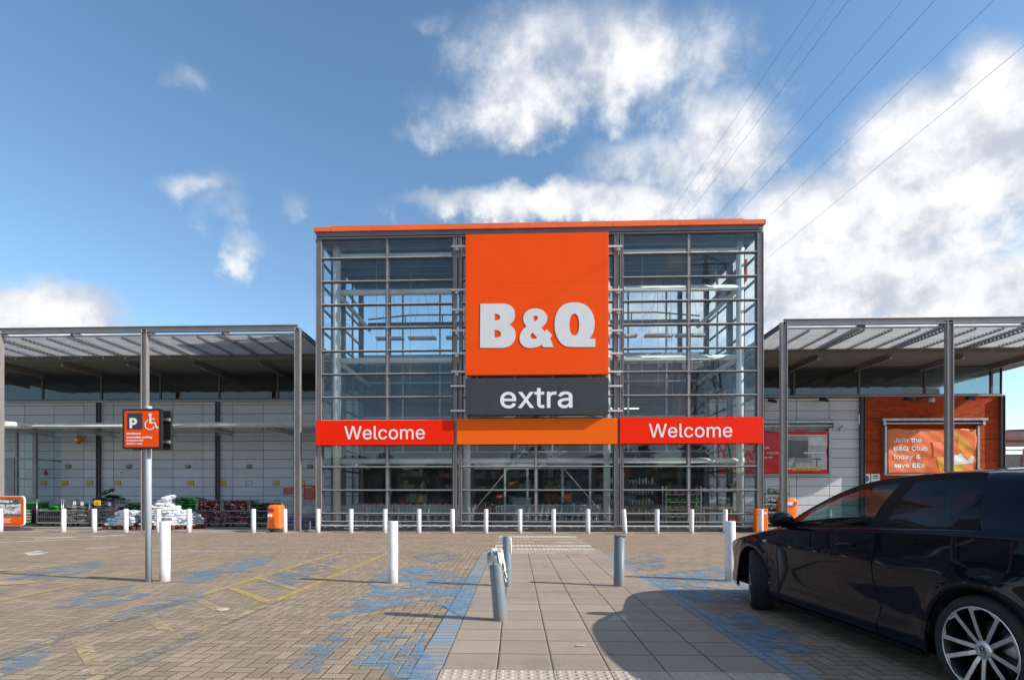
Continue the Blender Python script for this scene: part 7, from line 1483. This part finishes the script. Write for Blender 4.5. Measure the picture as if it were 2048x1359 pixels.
heap(xa-.05, xb+.05, YP, [3, 6, 6], 'white plastic sack with blue print in the smaller heap', r); heap(xc_-.05, xd+.1, YP, [6, 8, 9, 7], 'white plastic sack with blue print in the tall heap', r); heap(xe+.02, xf+.12, YP+.35, [6, 5], 'white plastic sack with blue print on the right-hand low pallet', r)
for i in range(5): put_bag('white', ux(328+i*4, YP)+r.uniform(-.1, .1), YP-.1+r.uniform(-.15, .2), .86+i*.05+.03*r.random(), r.uniform(-.6, .6), 'white plastic sack with blue print tipped on the top of the tall heap', 'white salt sacks on the pallets', r.uniform(-.25, .25), -.30+r.uniform(-.1, .1), 1.05)
# blue drum trolley beside the hall
YT = 18.9; x0, x1 = ux(567, YT), ux(600, YT); x2 = ux(622, YT)
def flat_cage(x0, x1, lab):
    t = thing('roll_cage', lab, 'cage', ((x0+x1)/2, YT+.3, 0), 'roll cages along the left wall'); mb = MB(); n = 9
    for y in (YT, YT+.62):
        for z in (.14, .5, 1.02): mb.tube([(x0, y, z), (x1, y, z)], .010, 6)
        for i in range(n): xx = x0+(x1-x0)*i/(n-1); mb.tube([(xx, y, .14), (xx, y, 1.02)], .006 if 0 < i < n-1 else .014, 5)
    for xx in (x0, x1):
        for i in range(6): yy = YT+.62*i/5; mb.tube([(xx, yy, .14), (xx, yy, 1.02)], .006, 5)
    mb.build('wire_frame', M_GALV, t); MB().box(x0, x1, YT, YT+.62, .11, .135).build('base', mat('blue plastic base', (.02, .07, .25), .5), t)
    for k in range(5):
        xx = x0+.07+(x1-x0-.14)*k/4
        for yy in (.12, .42):
            q = thing('drum', 'blue and white bottle drum standing in the '+('left' if x0 < -7.6 else 'right')+' wire trolley', 'drum', (xx, YT+yy, .137), 'blue and white drums'); MB().lathe([(.052, .137), (.055, .15), (.055, .34), (.03, .38), (.018, .40), (.0001, .40)], 14, (xx, YT+yy, 0)).build('bottle', mat('blue drum plastic', (.03, .04, .28), .35), q); MB().lathe([(.0562, .18), (.0562, .205)], 14, (xx, YT+yy, 0)).lathe([(.0562, .30), (.0562, .325)], 14, (xx, YT+yy, 0)).build('band', M_WHITE, q)
flat_cage(x0, x1, 'wire trolley of blue drums left of the canopy end post'); flat_cage(x1+.12, x2, 'wire trolley of blue drums right of the canopy end post')
x = ux(619, 17.9); mb = MB(); mb.lathe([(.0001, 0), (.17, 0), (.17, .05), (.03, .07), (.022, .07), (.022, .34), (.0001, .34)], 20, (0, 0, 0)); o = mb.build('post_base', mat('grey rubber base', (.12, .12, .12), .7)); o.location = (x, 17.95, 0); tag(o, 'short grey post on a round rubber base at the hall corner', 'post base')

# ------------------------------------------------------------------ shopping trolleys behind the glass
tr = thing('shopping_trolley', 'x', 'trolley', (0, 0, 0), 'nested shopping trolleys in the hall')
mb = MB(); zb0, zb1, zt_ = .45, .52, .86      # basket: nose at -x, handle at +x
def Bp(a, b, up): x = -.42+.80*a; hw = (.19+.07*a); z = (zb1-.0+(-.06)*a if not up else .80+.06*a); return Vector((x*(1 if up else .92), (b*2-1)*hw*(1 if up else .85), z))
for up in (0, 1):
    ring = [Bp(0, 0, up), Bp(1, 0, up), Bp(1, 1, up), Bp(0, 1, up)]; mb.tube(ring, .010, 5, closed=True)
for side in (0, 1):
    for i in range(0, 9): mb.tube([Bp(i/8, side, 0), Bp(i/8, side, 1)], .0055, 4, cap=False)
    for k in (.33, .66): mb.tube([Bp(0, side, 0).lerp(Bp(0, side, 1), k), Bp(1, side, 0).lerp(Bp(1, side, 1), k)], .0035, 4, cap=False)
for j in range(0, 5): mb.tube([Bp(0, j/4, 0), Bp(0, j/4, 1)], .0035, 4, cap=False); mb.tube([Bp(0, j/4, 0), Bp(1, j/4, 0)], .0035, 4, cap=False)
mb.build('basket', mat('trolley wire', (.50, .57, .58), .4, .3), tr)
mb = MB()
for s_ in (-1, 1): mb.tube([(.38, s_*.26, .88), (.30, s_*.25, .40), (.20, s_*.25, .20), (-.40, s_*.19, .16)], .012, 6); mb.tube([(.34, s_*.25, .16), (.30, s_*.25, .40)], .012, 6)
mb.tube([(-.40, -.19, .16), (-.40, .19, .16)], .012, 6); mb.tube([(.20, -.25, .2), (.20, .25, .2)], .012, 6); mb.build('chassis', mat('trolley wire', (.35, .42, .45)), tr)
mb = MB().tube([(.42, -.27, .90), (.42, .27, .90)], .022, 8); mb.build('handle', M_REDP, tr)
mb = MB()
for px_, s_ in ((-.38, .19), (.33, .25)):
    for q in (-1, 1): mb.lathe([(.0001, -.013), (.055, -.013), (.055, .013), (.0001, .013)], 12, (px_, q*s_, .06), 'y'); mb.box(px_-.012, px_+.012, q*s_-.02, q*s_+.02, .08, .16)
mb.build('castors', M_DARK, tr)
YT2 = YF+1.75; cnt = 0
A = [ux(718+i*14.6, YT2) for i in range(17)]; B = [ux(1037+i*12.6, YT2) for i in range(14)]
for gi, seq in enumerate((A, B)):
    for i, x in enumerate(seq):
        lab = 'wire trolley with red handle, %s from the left in the %s nested row' % (ORD[i], ('left', 'right')[gi])
        if cnt == 0: tr.location = (x-.42, YT2, .014); tr['label'] = lab
        else: dup(tr, (x-.42, YT2, .014), label=lab)
        cnt += 1

# ------------------------------------------------------------------ person in black between the trolley rows
P0 = at(976, CY, YF+2.25); gx, gy = P0.x, P0.y
pn = thing('person', 'person in black coat and trousers standing between the two trolley rows, head bent', 'person', (gx, gy, .014))
def skin(name, verts, edges, rad, m, parent, sub_=2):
    me = bpy.data.meshes.new(name); me.from_pydata(verts, edges, []); me.materials.append(m)
    o = bpy.data.objects.new(name, me); COL.objects.link(o); o.parent = parent
    md = o.modifiers.new('skin', 'SKIN'); md.use_smooth_shade = True
    sv = me.skin_vertices[0] if me.skin_vertices else None
    if sv is None:
        me.attributes.new('tmp', 'FLOAT', 'POINT')
    return o, md
def limb(mb, pts, rs, n=14): mb.tube(pts, rs, n)
# one continuous body grown from metaball-like rings: torso lathe then limbs remeshed together
mb = MB()
def ell(z, rx, ry, cx=0, cy=0, n=20): return [(cx+rx*math.cos(a), cy+ry*math.sin(a), z) for a in [2*math.pi*i/n for i in range(n+1)]]
mb.smooth = True
mb.grid([ell(.72, .001, .001), ell(.72, .17, .13), ell(.82, .19, .14), ell(.95, .175, .125), ell(1.10, .185, .13), ell(1.24, .205, .125, 0, -.01), ell(1.31, .17, .10, 0, -.015), ell(1.345, .07, .065, 0, -.02), ell(1.40, .055, .058, 0, -.03), ell(1.42, .001, .001, 0, -.03)])
for s_ in (-1, 1):
    mb.tube([(s_*.09, 0, .80), (s_*.10, -.01, .45), (s_*.11, .01, .12), (s_*.11, .01, .05)], [.098, .072, .055, .05], 14)
    mb.tube([(s_*.11, .05, .035), (s_*.12, -.12, .03)], [.05, .04], 12)
    mb.tube([(s_*.18, -.01, 1.26), (s_*.235, -.0, 1.05), (s_*.20, -.12, .90), (s_*.13, -.20, .93)], [.062, .05, .042, .032], 12)
mb.tube([(0, -.03, 1.38), (0, -.05, 1.46)], [.05, .05], 12)
mb.grid([ell(1.43-.005, .001, .001, 0, -.06), ell(1.44, .045, .05, 0, -.07), ell(1.48, .068, .082, 0, -.065), ell(1.53, .075, .092, 0, -.055), ell(1.58, .070, .088, 0, -.05), ell(1.62, .045, .06, 0, -.045), ell(1.635, .001, .001, 0, -.045)])
mb.tube([(0, -.145, 1.515), (0, -.165, 1.495)], [.010, .014], 8)
bo = mb.build('body', mat('skin', (.30, .18, .13), .5), pn, keep=True); rm = bo.modifiers.new('remesh', 'REMESH'); rm.mode = 'VOXEL'; rm.voxel_size = .014; rm.use_smooth_shade = True
mb = MB(); mb.smooth = True   # coat and trousers follow the body a centimetre out
mb.grid([ell(.56, .001, .001), ell(.56, .20, .155), ell(.75, .20, .15), ell(.95, .19, .14), ell(1.10, .20, .145), ell(1.24, .222, .14, 0, -.01), ell(1.32, .185, .115, 0, -.015), ell(1.37, .085, .08, 0, -.02), ell(1.385, .001, .001, 0, -.02)])
for s_ in (-1, 1):
    mb.tube([(s_*.09, 0, .80), (s_*.10, -.01, .45), (s_*.11, .01, .07)], [.112, .088, .072], 14)
    mb.tube([(s_*.18, -.01, 1.26), (s_*.245, -.0, 1.05), (s_*.205, -.12, .90), (s_*.15, -.18, .925)], [.078, .066, .056, .047], 12)
co = mb.build('coat_and_trousers', mat('black cloth', (.002, .002, .0025), .95, spec=.1), pn, keep=True); rm = co.modifiers.new('remesh', 'REMESH'); rm.mode = 'VOXEL'; rm.voxel_size = .018; rm.use_smooth_shade = True
mb = MB(); mb.smooth = True; mb.grid([ell(1.50, .080, .09, 0, -.030), ell(1.55, .086, .100, 0, -.040), ell(1.60, .078, .092, 0, -.042), ell(1.64, .05, .06, 0, -.045), ell(1.655, .001, .001, 0, -.045)]); mb.build('hair', mat('dark hair', (.010, .008, .007), .7), pn, keep=True)
mb = MB()
for s_ in (-1, 1):
    for k in range(4): mb.tube([(s_*(.125-.012*k), -.205, .935), (s_*(.115-.014*k), -.235, .93-.003*k), (s_*(.10-.013*k), -.25, .915)], [.0085, .008, .0065], 7)
    mb.tube([(s_*.115, -.19, .95), (s_*.085, -.215, .955), (s_*.07, -.235, .945)], [.010, .009, .007], 7)
mb.build('fingers', MATS['skin'], pn, keep=True)
mb = MB()
for s_ in (-1, 1): mb.lathe([(.0001, .006), (.006, .003), (.0001, -.004)], 8, (s_*.028, -.142, 1.535), 'y')
mb.tube([(-.022, -.143, 1.47), (0, -.149, 1.468), (.022, -.143, 1.47)], .004, 6); mb.build('face_marks', M_DARK, pn, keep=True)
pn.rotation_euler = (0, 0, R(70)); pn.scale = (1.12, 1.12, .92)

# ------------------------------------------------------------------ inside: shelves, boards, red signs
M_SHELF = mat('shelf steel', (.45, .47, .48), .4, .2, .05, 5)
def rack(x0, x1, y0, y1, levels, h, lab, m=M_SHELF, grp='shelf racks in the hall', name='shelf_rack'):
    t = thing(name, lab, 'rack', ((x0+x1)/2, (y0+y1)/2, 0), grp); mb = MB()
    for x in (x0, x1):
        for y in (y0, y1): mb.box(x-.015, x+.015, y-.015, y+.015, 0, h)
    mb.build('uprights', m, t)
    for z in levels: MB().box(x0+.016, x1-.016, y0, y1, z-.012, z+.012).build('shelf', m, t)
    return t
M_LEAF = [mat('plant leaf %d' % i, c, .5, 0, .15, 12) for i, c in enumerate(((.03, .10, .015), (.05, .16, .03), (.02, .07, .02)))]
M_FLW = [mat('flower %d' % i, c, .6) for i, c in enumerate(((.55, .38, .03), (.50, .05, .18), (.55, .50, .42), (.38, .04, .05)))]
def plant_mesh(seed, h, w_, mats_, fl, conic=False):
    r = random.Random(seed); mb = MB()
    for i in range(110):
        a = r.uniform(0, 6.28); z = h*r.random()**.8; rr_ = w_*(1-z/h*.9 if conic else .6+.4*math.sin(z/h*3))*math.sqrt(r.random())
        c = Vector((rr_*math.cos(a), rr_*math.sin(a), z)); l = .035+.02*r.random(); d = Vector((math.cos(a), math.sin(a), r.uniform(-.3, 1))).normalized()*l; s_ = d.cross(Vector((0,0,1))).normalized()*l*.35
        mb.cur = r.choice((0, 0, 1)); mb.add([c, c+d*.5+s_, c+d, c+d*.5-s_], [(0,1,2,3)])
    if fl is not None:
        mb.cur = 2
        for i in range(12):
            a = r.uniform(0, 6.28); c = Vector((w_*.8*r.random()*math.cos(a), w_*.8*r.random()*math.sin(a), h*(.75+.4*r.random()))); mb.lathe([(.0001, -.012), (.02, .0), (.012, .012), (.0001, .012)], 6, c)
    return mb.mesh('plant', mats_)
def potted(kind, potc, seed, h=.16, w_=.10, conic=False, fl=None):
    t = thing('potted_plant', 'x', 'plant', (0, 0, 0)); MB().lathe([(.0001, 0), (.055, 0), (.075, .11), (.08, .115), (.07, .115), (.0001, .10)], 14).build('pot', mat(*potc), t, keep=True)
    o = bpy.data.objects.new('foliage', plant_mesh(seed, h, w_, [M_LEAF[0], M_LEAF[1], M_FLW[fl] if fl is not None else M_LEAF[2]], fl, conic)); COL.objects.link(o); o.parent = t; o.location = (0, 0, .09); return t
used = {}
protos = {'green': potted('g', ('lime green pot', (.10, .42, .06), .4), 1, fl=0), 'pink': potted('p', ('pink pot', (.55, .10, .28), .4), 2, fl=1), 'grey': potted('c', ('pale grey pot', (.40, .42, .42), .6), 3, .34, .11, True), 'wide': potted('w', ('zinc pot', (.30, .32, .33), .5), 4, .16, .16, False, 2)}
def plant(kind, x, y, z, lab, sc=1.0):
    p = protos[kind]
    if kind not in used: used[kind] = 1; p.location = (x, y, z); p['label'] = lab; p['group'] = 'potted plants on show'; p.scale = (sc,)*3; return p
    return dup(p, (x, y, z), (0, 0, rnd.uniform(0, 6)), lab, 'potted plants on show', (sc,)*3)
YR = YF+1.15; x0, x1 = ux(1329, YR), ux(1398, YR); zl = [uz(1360, v, YR) for v in (1032, 1018.5, 1003.5, 988)]
rack(x0, x1, YR-.2, YR+.25, [z for z in zl], 1.55, 'pale steel rack of green and pink flower pots behind the glass')
for li, z in enumerate(zl):
    for k in range(5): plant('pink' if li == 3 and k in (1, 2, 4) else 'green', x0+.12+(x1-x0-.24)*k/4, YR-.12, z+.013, '%s flower pot on the %s shelf of the steel rack, %s from the left' % ('pink' if li == 3 and k in (1, 2, 4) else 'lime green', ('lowest', 'second', 'third', 'top')[li], ORD[k]), 1.05)
x0, x1 = ux(1402, YR+.3), ux(1462, YR+.3); zt2 = uz(1430, 1013, YR+.3)
t = thing('wooden_bench', 'low wooden display bench with potted plants behind the glass', 'bench', ((x0+x1)/2, YR+.4, 0)); MB().box(x0, x1, YR+.1, YR+.7, zt2-.05, zt2).build('top', M_WOOD, t); [MB().box(a-.03, a+.03, b-.03, b+.03, 0, zt2-.051).build('leg', M_WOOD, t) for a in (x0+.06, x1-.06) for b in (YR+.16, YR+.64)]
x0b, x1b = ux(1399, YR+.9), ux(1470, YR+.9); ztb = uz(1430, 980, YR+.9); t = thing('display_shelf', 'upper display shelf of pale planters near the right end of the hall', 'shelf', ((x0b+x1b)/2, YR+1, 0)); MB().box(x0b, x1b, YR+.8, YR+1.1, ztb-.04, ztb).build('top', M_SHELF, t); [MB().box(a-.02, a+.02, YR+.82, YR+.86, 0, ztb-.041).build('leg', M_SHELF, t) for a in (x0b+.04, x1b-.04)]
for k, (u, kd) in enumerate(((1424, 'grey'), (1442, 'wide'), (1456, 'wide'))): plant(kd, ux(u, YR+.3), YR+.35, zt2, 'potted plant on the wooden bench, %s from the left' % ORD[k], 1.15)
for k, (u, kd) in enumerate(((1408, 'grey'), (1423, 'wide'), (1438, 'grey'), (1452, 'grey'), (1463, 'wide'))): plant(kd, ux(u, YR+.9), YR+.92, ztb, 'potted plant on the upper display shelf, %s from the left' % ORD[k], .85)
# racks with glassware further in
r = random.Random(5); M_GW = [mat('jar %d' % i, c, .3, 0, .1, 9) for i, c in enumerate(((.35, .42, .42), (.45, .40, .20), (.20, .28, .26), (.5, .5, .48)))]
for ri, (u0, u1) in enumerate(((1205, 1250), (1254, 1310))):
    YQ = YF+3.1; x0, x1 = ux(u0, YQ), ux(u1, YQ); rack(x0, x1, YQ-.2, YQ+.2, [.45, .85, 1.25, 1.65], 1.95, ('left', 'right')[ri]+' dark rack of jars behind the right bay glass', M_STEELD)
    for z in (.45, .85, 1.25, 1.65):
        x = x0+.08
        while x < x1-.07:
            h_ = r.uniform(.14, .26); q = r.choice(M_GW); mb = MB().lathe([(.0001, 0), (.042, 0), (.045, h_*.7), (.022, h_*.85), (.022, h_), (.0001, h_)], 12); o = mb.build('jar', q); o.location = (x, YQ-.1, z+.013); tag(o, 'glass jar on the %s dark rack behind the right bay' % ('left', 'right')[ri], 'jar', 'jars on the dark racks'); x += .125
# planter trolleys with trays, outside right of the hall and just inside it
def tray_rack(x0, x1, Y, zs, h, lab, kind):
    t = rack(x0, x1, Y-.25, Y+.25, zs, h, lab, M_GALV, 'plant trolleys', 'plant_trolley'); r = random.Random(int(abs(x0)*100))
    for li, z in enumerate(zs):
        q = thing('plant_tray', 'tray of bedding plants, %s shelf up on the %s' % (ORD[li], 'outdoor plant trolley' if kind else 'indoor plant trolley'), 'tray', ((x0+x1)/2, Y, z+.013), 'trays of bedding plants')
        MB().box(x0+.03, x1-.03, Y-.24, Y+.2, z+.013, z+.07).build('tray', M_DARK, q)
        mb = MB(); n = int(420*(x1-x0))
        for i in range(n):
            c = Vector((r.uniform(x0+.03, x1-.03), r.uniform(Y-.24, Y+.2), z+.06+r.random()*.17)); l = r.uniform(.03, .06); d = Vector((r.uniform(-1, 1), r.uniform(-1, 1), r.uniform(0, 1.2))).normalized()*l; s_ = d.cross(Vector((.3,.2,1))).normalized()*l*.4
            mb.cur = r.choice((0, 0, 1)) if i % 9 else 2; mb.add([c-d*.5, c+s_, c+d*.5, c-s_], [(0,1,2,3)])
        mb.build('foliage', [M_LEAF[0], M_LEAF[1], M_FLW[(li*2+kind) % 4]], q)
YO = 19.6; x0, x1 = ux(1526, YO), ux(1572, YO)
tray_rack(x0, x1, YO, [uz(1540, v, YO) for v in (1052, 1037.5, 1022, 1006, 989)], 1.72, 'steel plant trolley of flowering trays outside, right of the glass hall', 1)
YI = YF+2.4; x0, x1 = ux(1461, YI), ux(1480, YI)
tray_rack(x0, x1, YI, [uz(1470, v, YI) for v in (1046, 1030, 1015, 1001, 988, 974)], 1.75, 'narrow plant trolley of yellow trays near the right end inside the hall', 0)
# red signs, counter and leaflets near the doors
for i, (u0, u1, v0, v1, lab) in enumerate(((993, 1005, 988, 996, 'small bright orange sign left of the doors'), (1129, 1143, 988, 999.5, 'orange and yellow sign on the right door'), (690, 0, 0, 0, ''))):
    if not u1: continue
    Y = YB-.25; x0, x1, z0, z1 = fit(u0, u1, v0, v1, Y); t = thing('door_sign', lab, 'sign', ((x0+x1)/2, Y, z0)); MB().box(x0, x1, Y-.01, Y+.01, z0, z1).build('face', M_ORANGE, t, bevel=.004); MB().box(x0+.03, x1-.03, Y-.013, Y-.0105, (z0+z1)/2-.02, (z0+z1)/2+.02).build('print', M_WHITE if i == 0 else M_YELLOW, t)
    MB().box((x0+x1)/2-.02, (x0+x1)/2+.02, Y-.005, Y+.005, .02, z0).build('stand', M_STEELD, t)
Y = YB+.9; x0, x1, z0, z1 = fit(1025, 1062, 996, 1025, Y); t = thing('checkout_desk', 'pale grey service desk seen through the doors', 'counter', ((x0+x1)/2, Y+.4, 0)); MB().box(x0, x1, Y, Y+.7, .013, z1).build('cabinet', mat('pale desk', (.45, .46, .47), .4), t, bevel=.01); MB().box(x0-.05, x1+.05, Y-.04, Y+.74, z1+.001, z1+.04).build('top', M_SHELF, t)
# aisle racks deeper inside
r = random.Random(9)
for i in range(9):
    x = -5.6+i*1.75; Y = YB+2.2+(i % 3)*1.2
    if 0.2 < x < 1.4: continue
    t = rack(x, x+1.4, Y, Y+.6, [.3, .9, 1.5, 2.1], 2.5, 'dim store aisle rack behind the hall, %s from the left' % ORD[i], M_STEELD, 'aisle racks inside the store', 'aisle_rack')
    for z in (.3, .9, 1.5, 2.1):
        xx = x+.04
        while xx < x+1.3:
            w_ = r.uniform(.12, .35); h_ = r.uniform(.15, .45); xe_ = min(xx+w_, x+1.36)
            c = r.choice(((.35, .08, .02), (.30, .30, .28), (.05, .12, .2), (.3, .22, .05), (.08, .08, .08), (.25, .25, .25)))
            q = MB().box(xx, xe_, Y+.03, Y+.4, z+.0125, z+h_).build('carton', mat('carton %s' % (c,), c, .6), loc=((xx+xe_)/2, Y+.2, z+.0125), bevel=.006)
            tag(q, 'goods carton on the store aisle rack, %s rack from the left' % ORD[i], 'carton', 'cartons on the aisle racks'); xx += w_+.02
o = MB().add([(0,0,0),(.07,.02,0),(.08,.06,0),(.01,.04,0)], [(0,1,2,3)]).build('leaflet', mat('leaflet print', (.5, .38, .4), .5, 0, .5, 60)); g = gr(1160, 1294); o.location = (g.x-.03, g.y, .012); so = o.modifiers.new('t', 'SOLIDIFY'); so.thickness = .002; tag(o, 'small pale leaflet lying on the slab path', 'litter')
o = MB().box(-.03, .03, -.015, .015, 0, .006).build('litter', M_WHITE, bevel=.004); g = gr(1475, 1198); o.location = (g.x, g.y, .001); tag(o, 'small white scrap on the shaded blocks beside the front wheel', 'litter')
# ------------------------------------------------------------------ trees beyond the car park behind the camera, mirrored in the glass
def crown_mesh(seed, w_, h_):
    r = random.Random(seed); mb = MB(); cl = [(Vector((r.uniform(-1, 1)*w_*.6, r.uniform(-1, 1)*w_*.6, h_*(.25+.65*r.random()))), w_*r.uniform(.3, .5)) for _ in range(16)]
    for c, q in cl:
        for i in range(70):
            d = Vector((r.gauss(0, 1), r.gauss(0, 1), r.gauss(0, 1))).normalized(); p = c+d*q*r.uniform(.55, 1.05); l = r.uniform(.2, .38); u = d.cross(Vector((.3, .1, 1))).normalized()*l; v = Vector((r.uniform(-1,1), r.uniform(-1,1), r.uniform(-1,1)))*l
            mb.cur = r.choice((0, 0, 1)); mb.add([p-u, p+v, p+u, p-v], [(0,1,2,3)])
    return mb.mesh('crown', [M_LEAF[0], M_LEAF[2]])
cms = [crown_mesh(40+i, 3.4, 6.5) for i in range(3)]; M_BARK = mat('bark', (.08, .06, .045), .9, 0, .2, 4, bump=.5)
r = random.Random(77)
for i in range(16):
    x = -52+i*6.6+r.uniform(-1.5, 1.5); y = -52+r.uniform(-7, 6); s_ = r.uniform(.75, 1.25)
    t = thing('broadleaf_tree', 'green tree beyond the car park, mirrored in the lower glass panes', 'tree', (x, y, 0), 'trees behind the car park')
    mb = MB().tube([(0, 0, -.1), (.05, 0, 1.6), (0, .1, 3.2), (.1, 0, 5.5)], [.22, .17, .13, .05], 9)
    for k in range(4): a = k*1.6; mb.tube([(0, 0, 2.2+k*.4), (1.2*math.cos(a), 1.2*math.sin(a), 3.6+k*.5)], [.08, .03], 6)
    mb.build('trunk', M_BARK, t, keep=True); c = bpy.data.objects.new('crown', cms[i % 3]); COL.objects.link(c); c.parent = t; c.location = (0, 0, 1.6)
    t.scale = (s_, s_, s_); t.rotation_euler = (0, 0, r.uniform(0, 6))

mb = MB(); r = random.Random(8)  # unseen mass of leaves, added so the lower panes mirror something dark
for i in range(24000):
    x = r.uniform(-70, 75); z = r.random()**.8*(7.0+1.2*math.sin(x*.13)+.8*math.sin(x*.41+1)); y = -62+r.uniform(-1.6, 1.6); l = r.uniform(.35, .6)
    u = Vector((r.uniform(-1,1), r.uniform(-1,1), r.uniform(-1,1))).normalized()*l; v = u.cross(Vector((.2,.9,.3))).normalized()*l
    mb.cur = r.choice((0, 0, 1)); p = Vector((x, y, z)); mb.add([p-u, p+v, p+u, p-v], [(0,1,2,3)])
tag(mb.build('backdrop', [M_LEAF[0], M_LEAF[2]]), 'tall green hedgerow of leaves added behind the car park to darken the glass reflections', None, None, 'stuff')
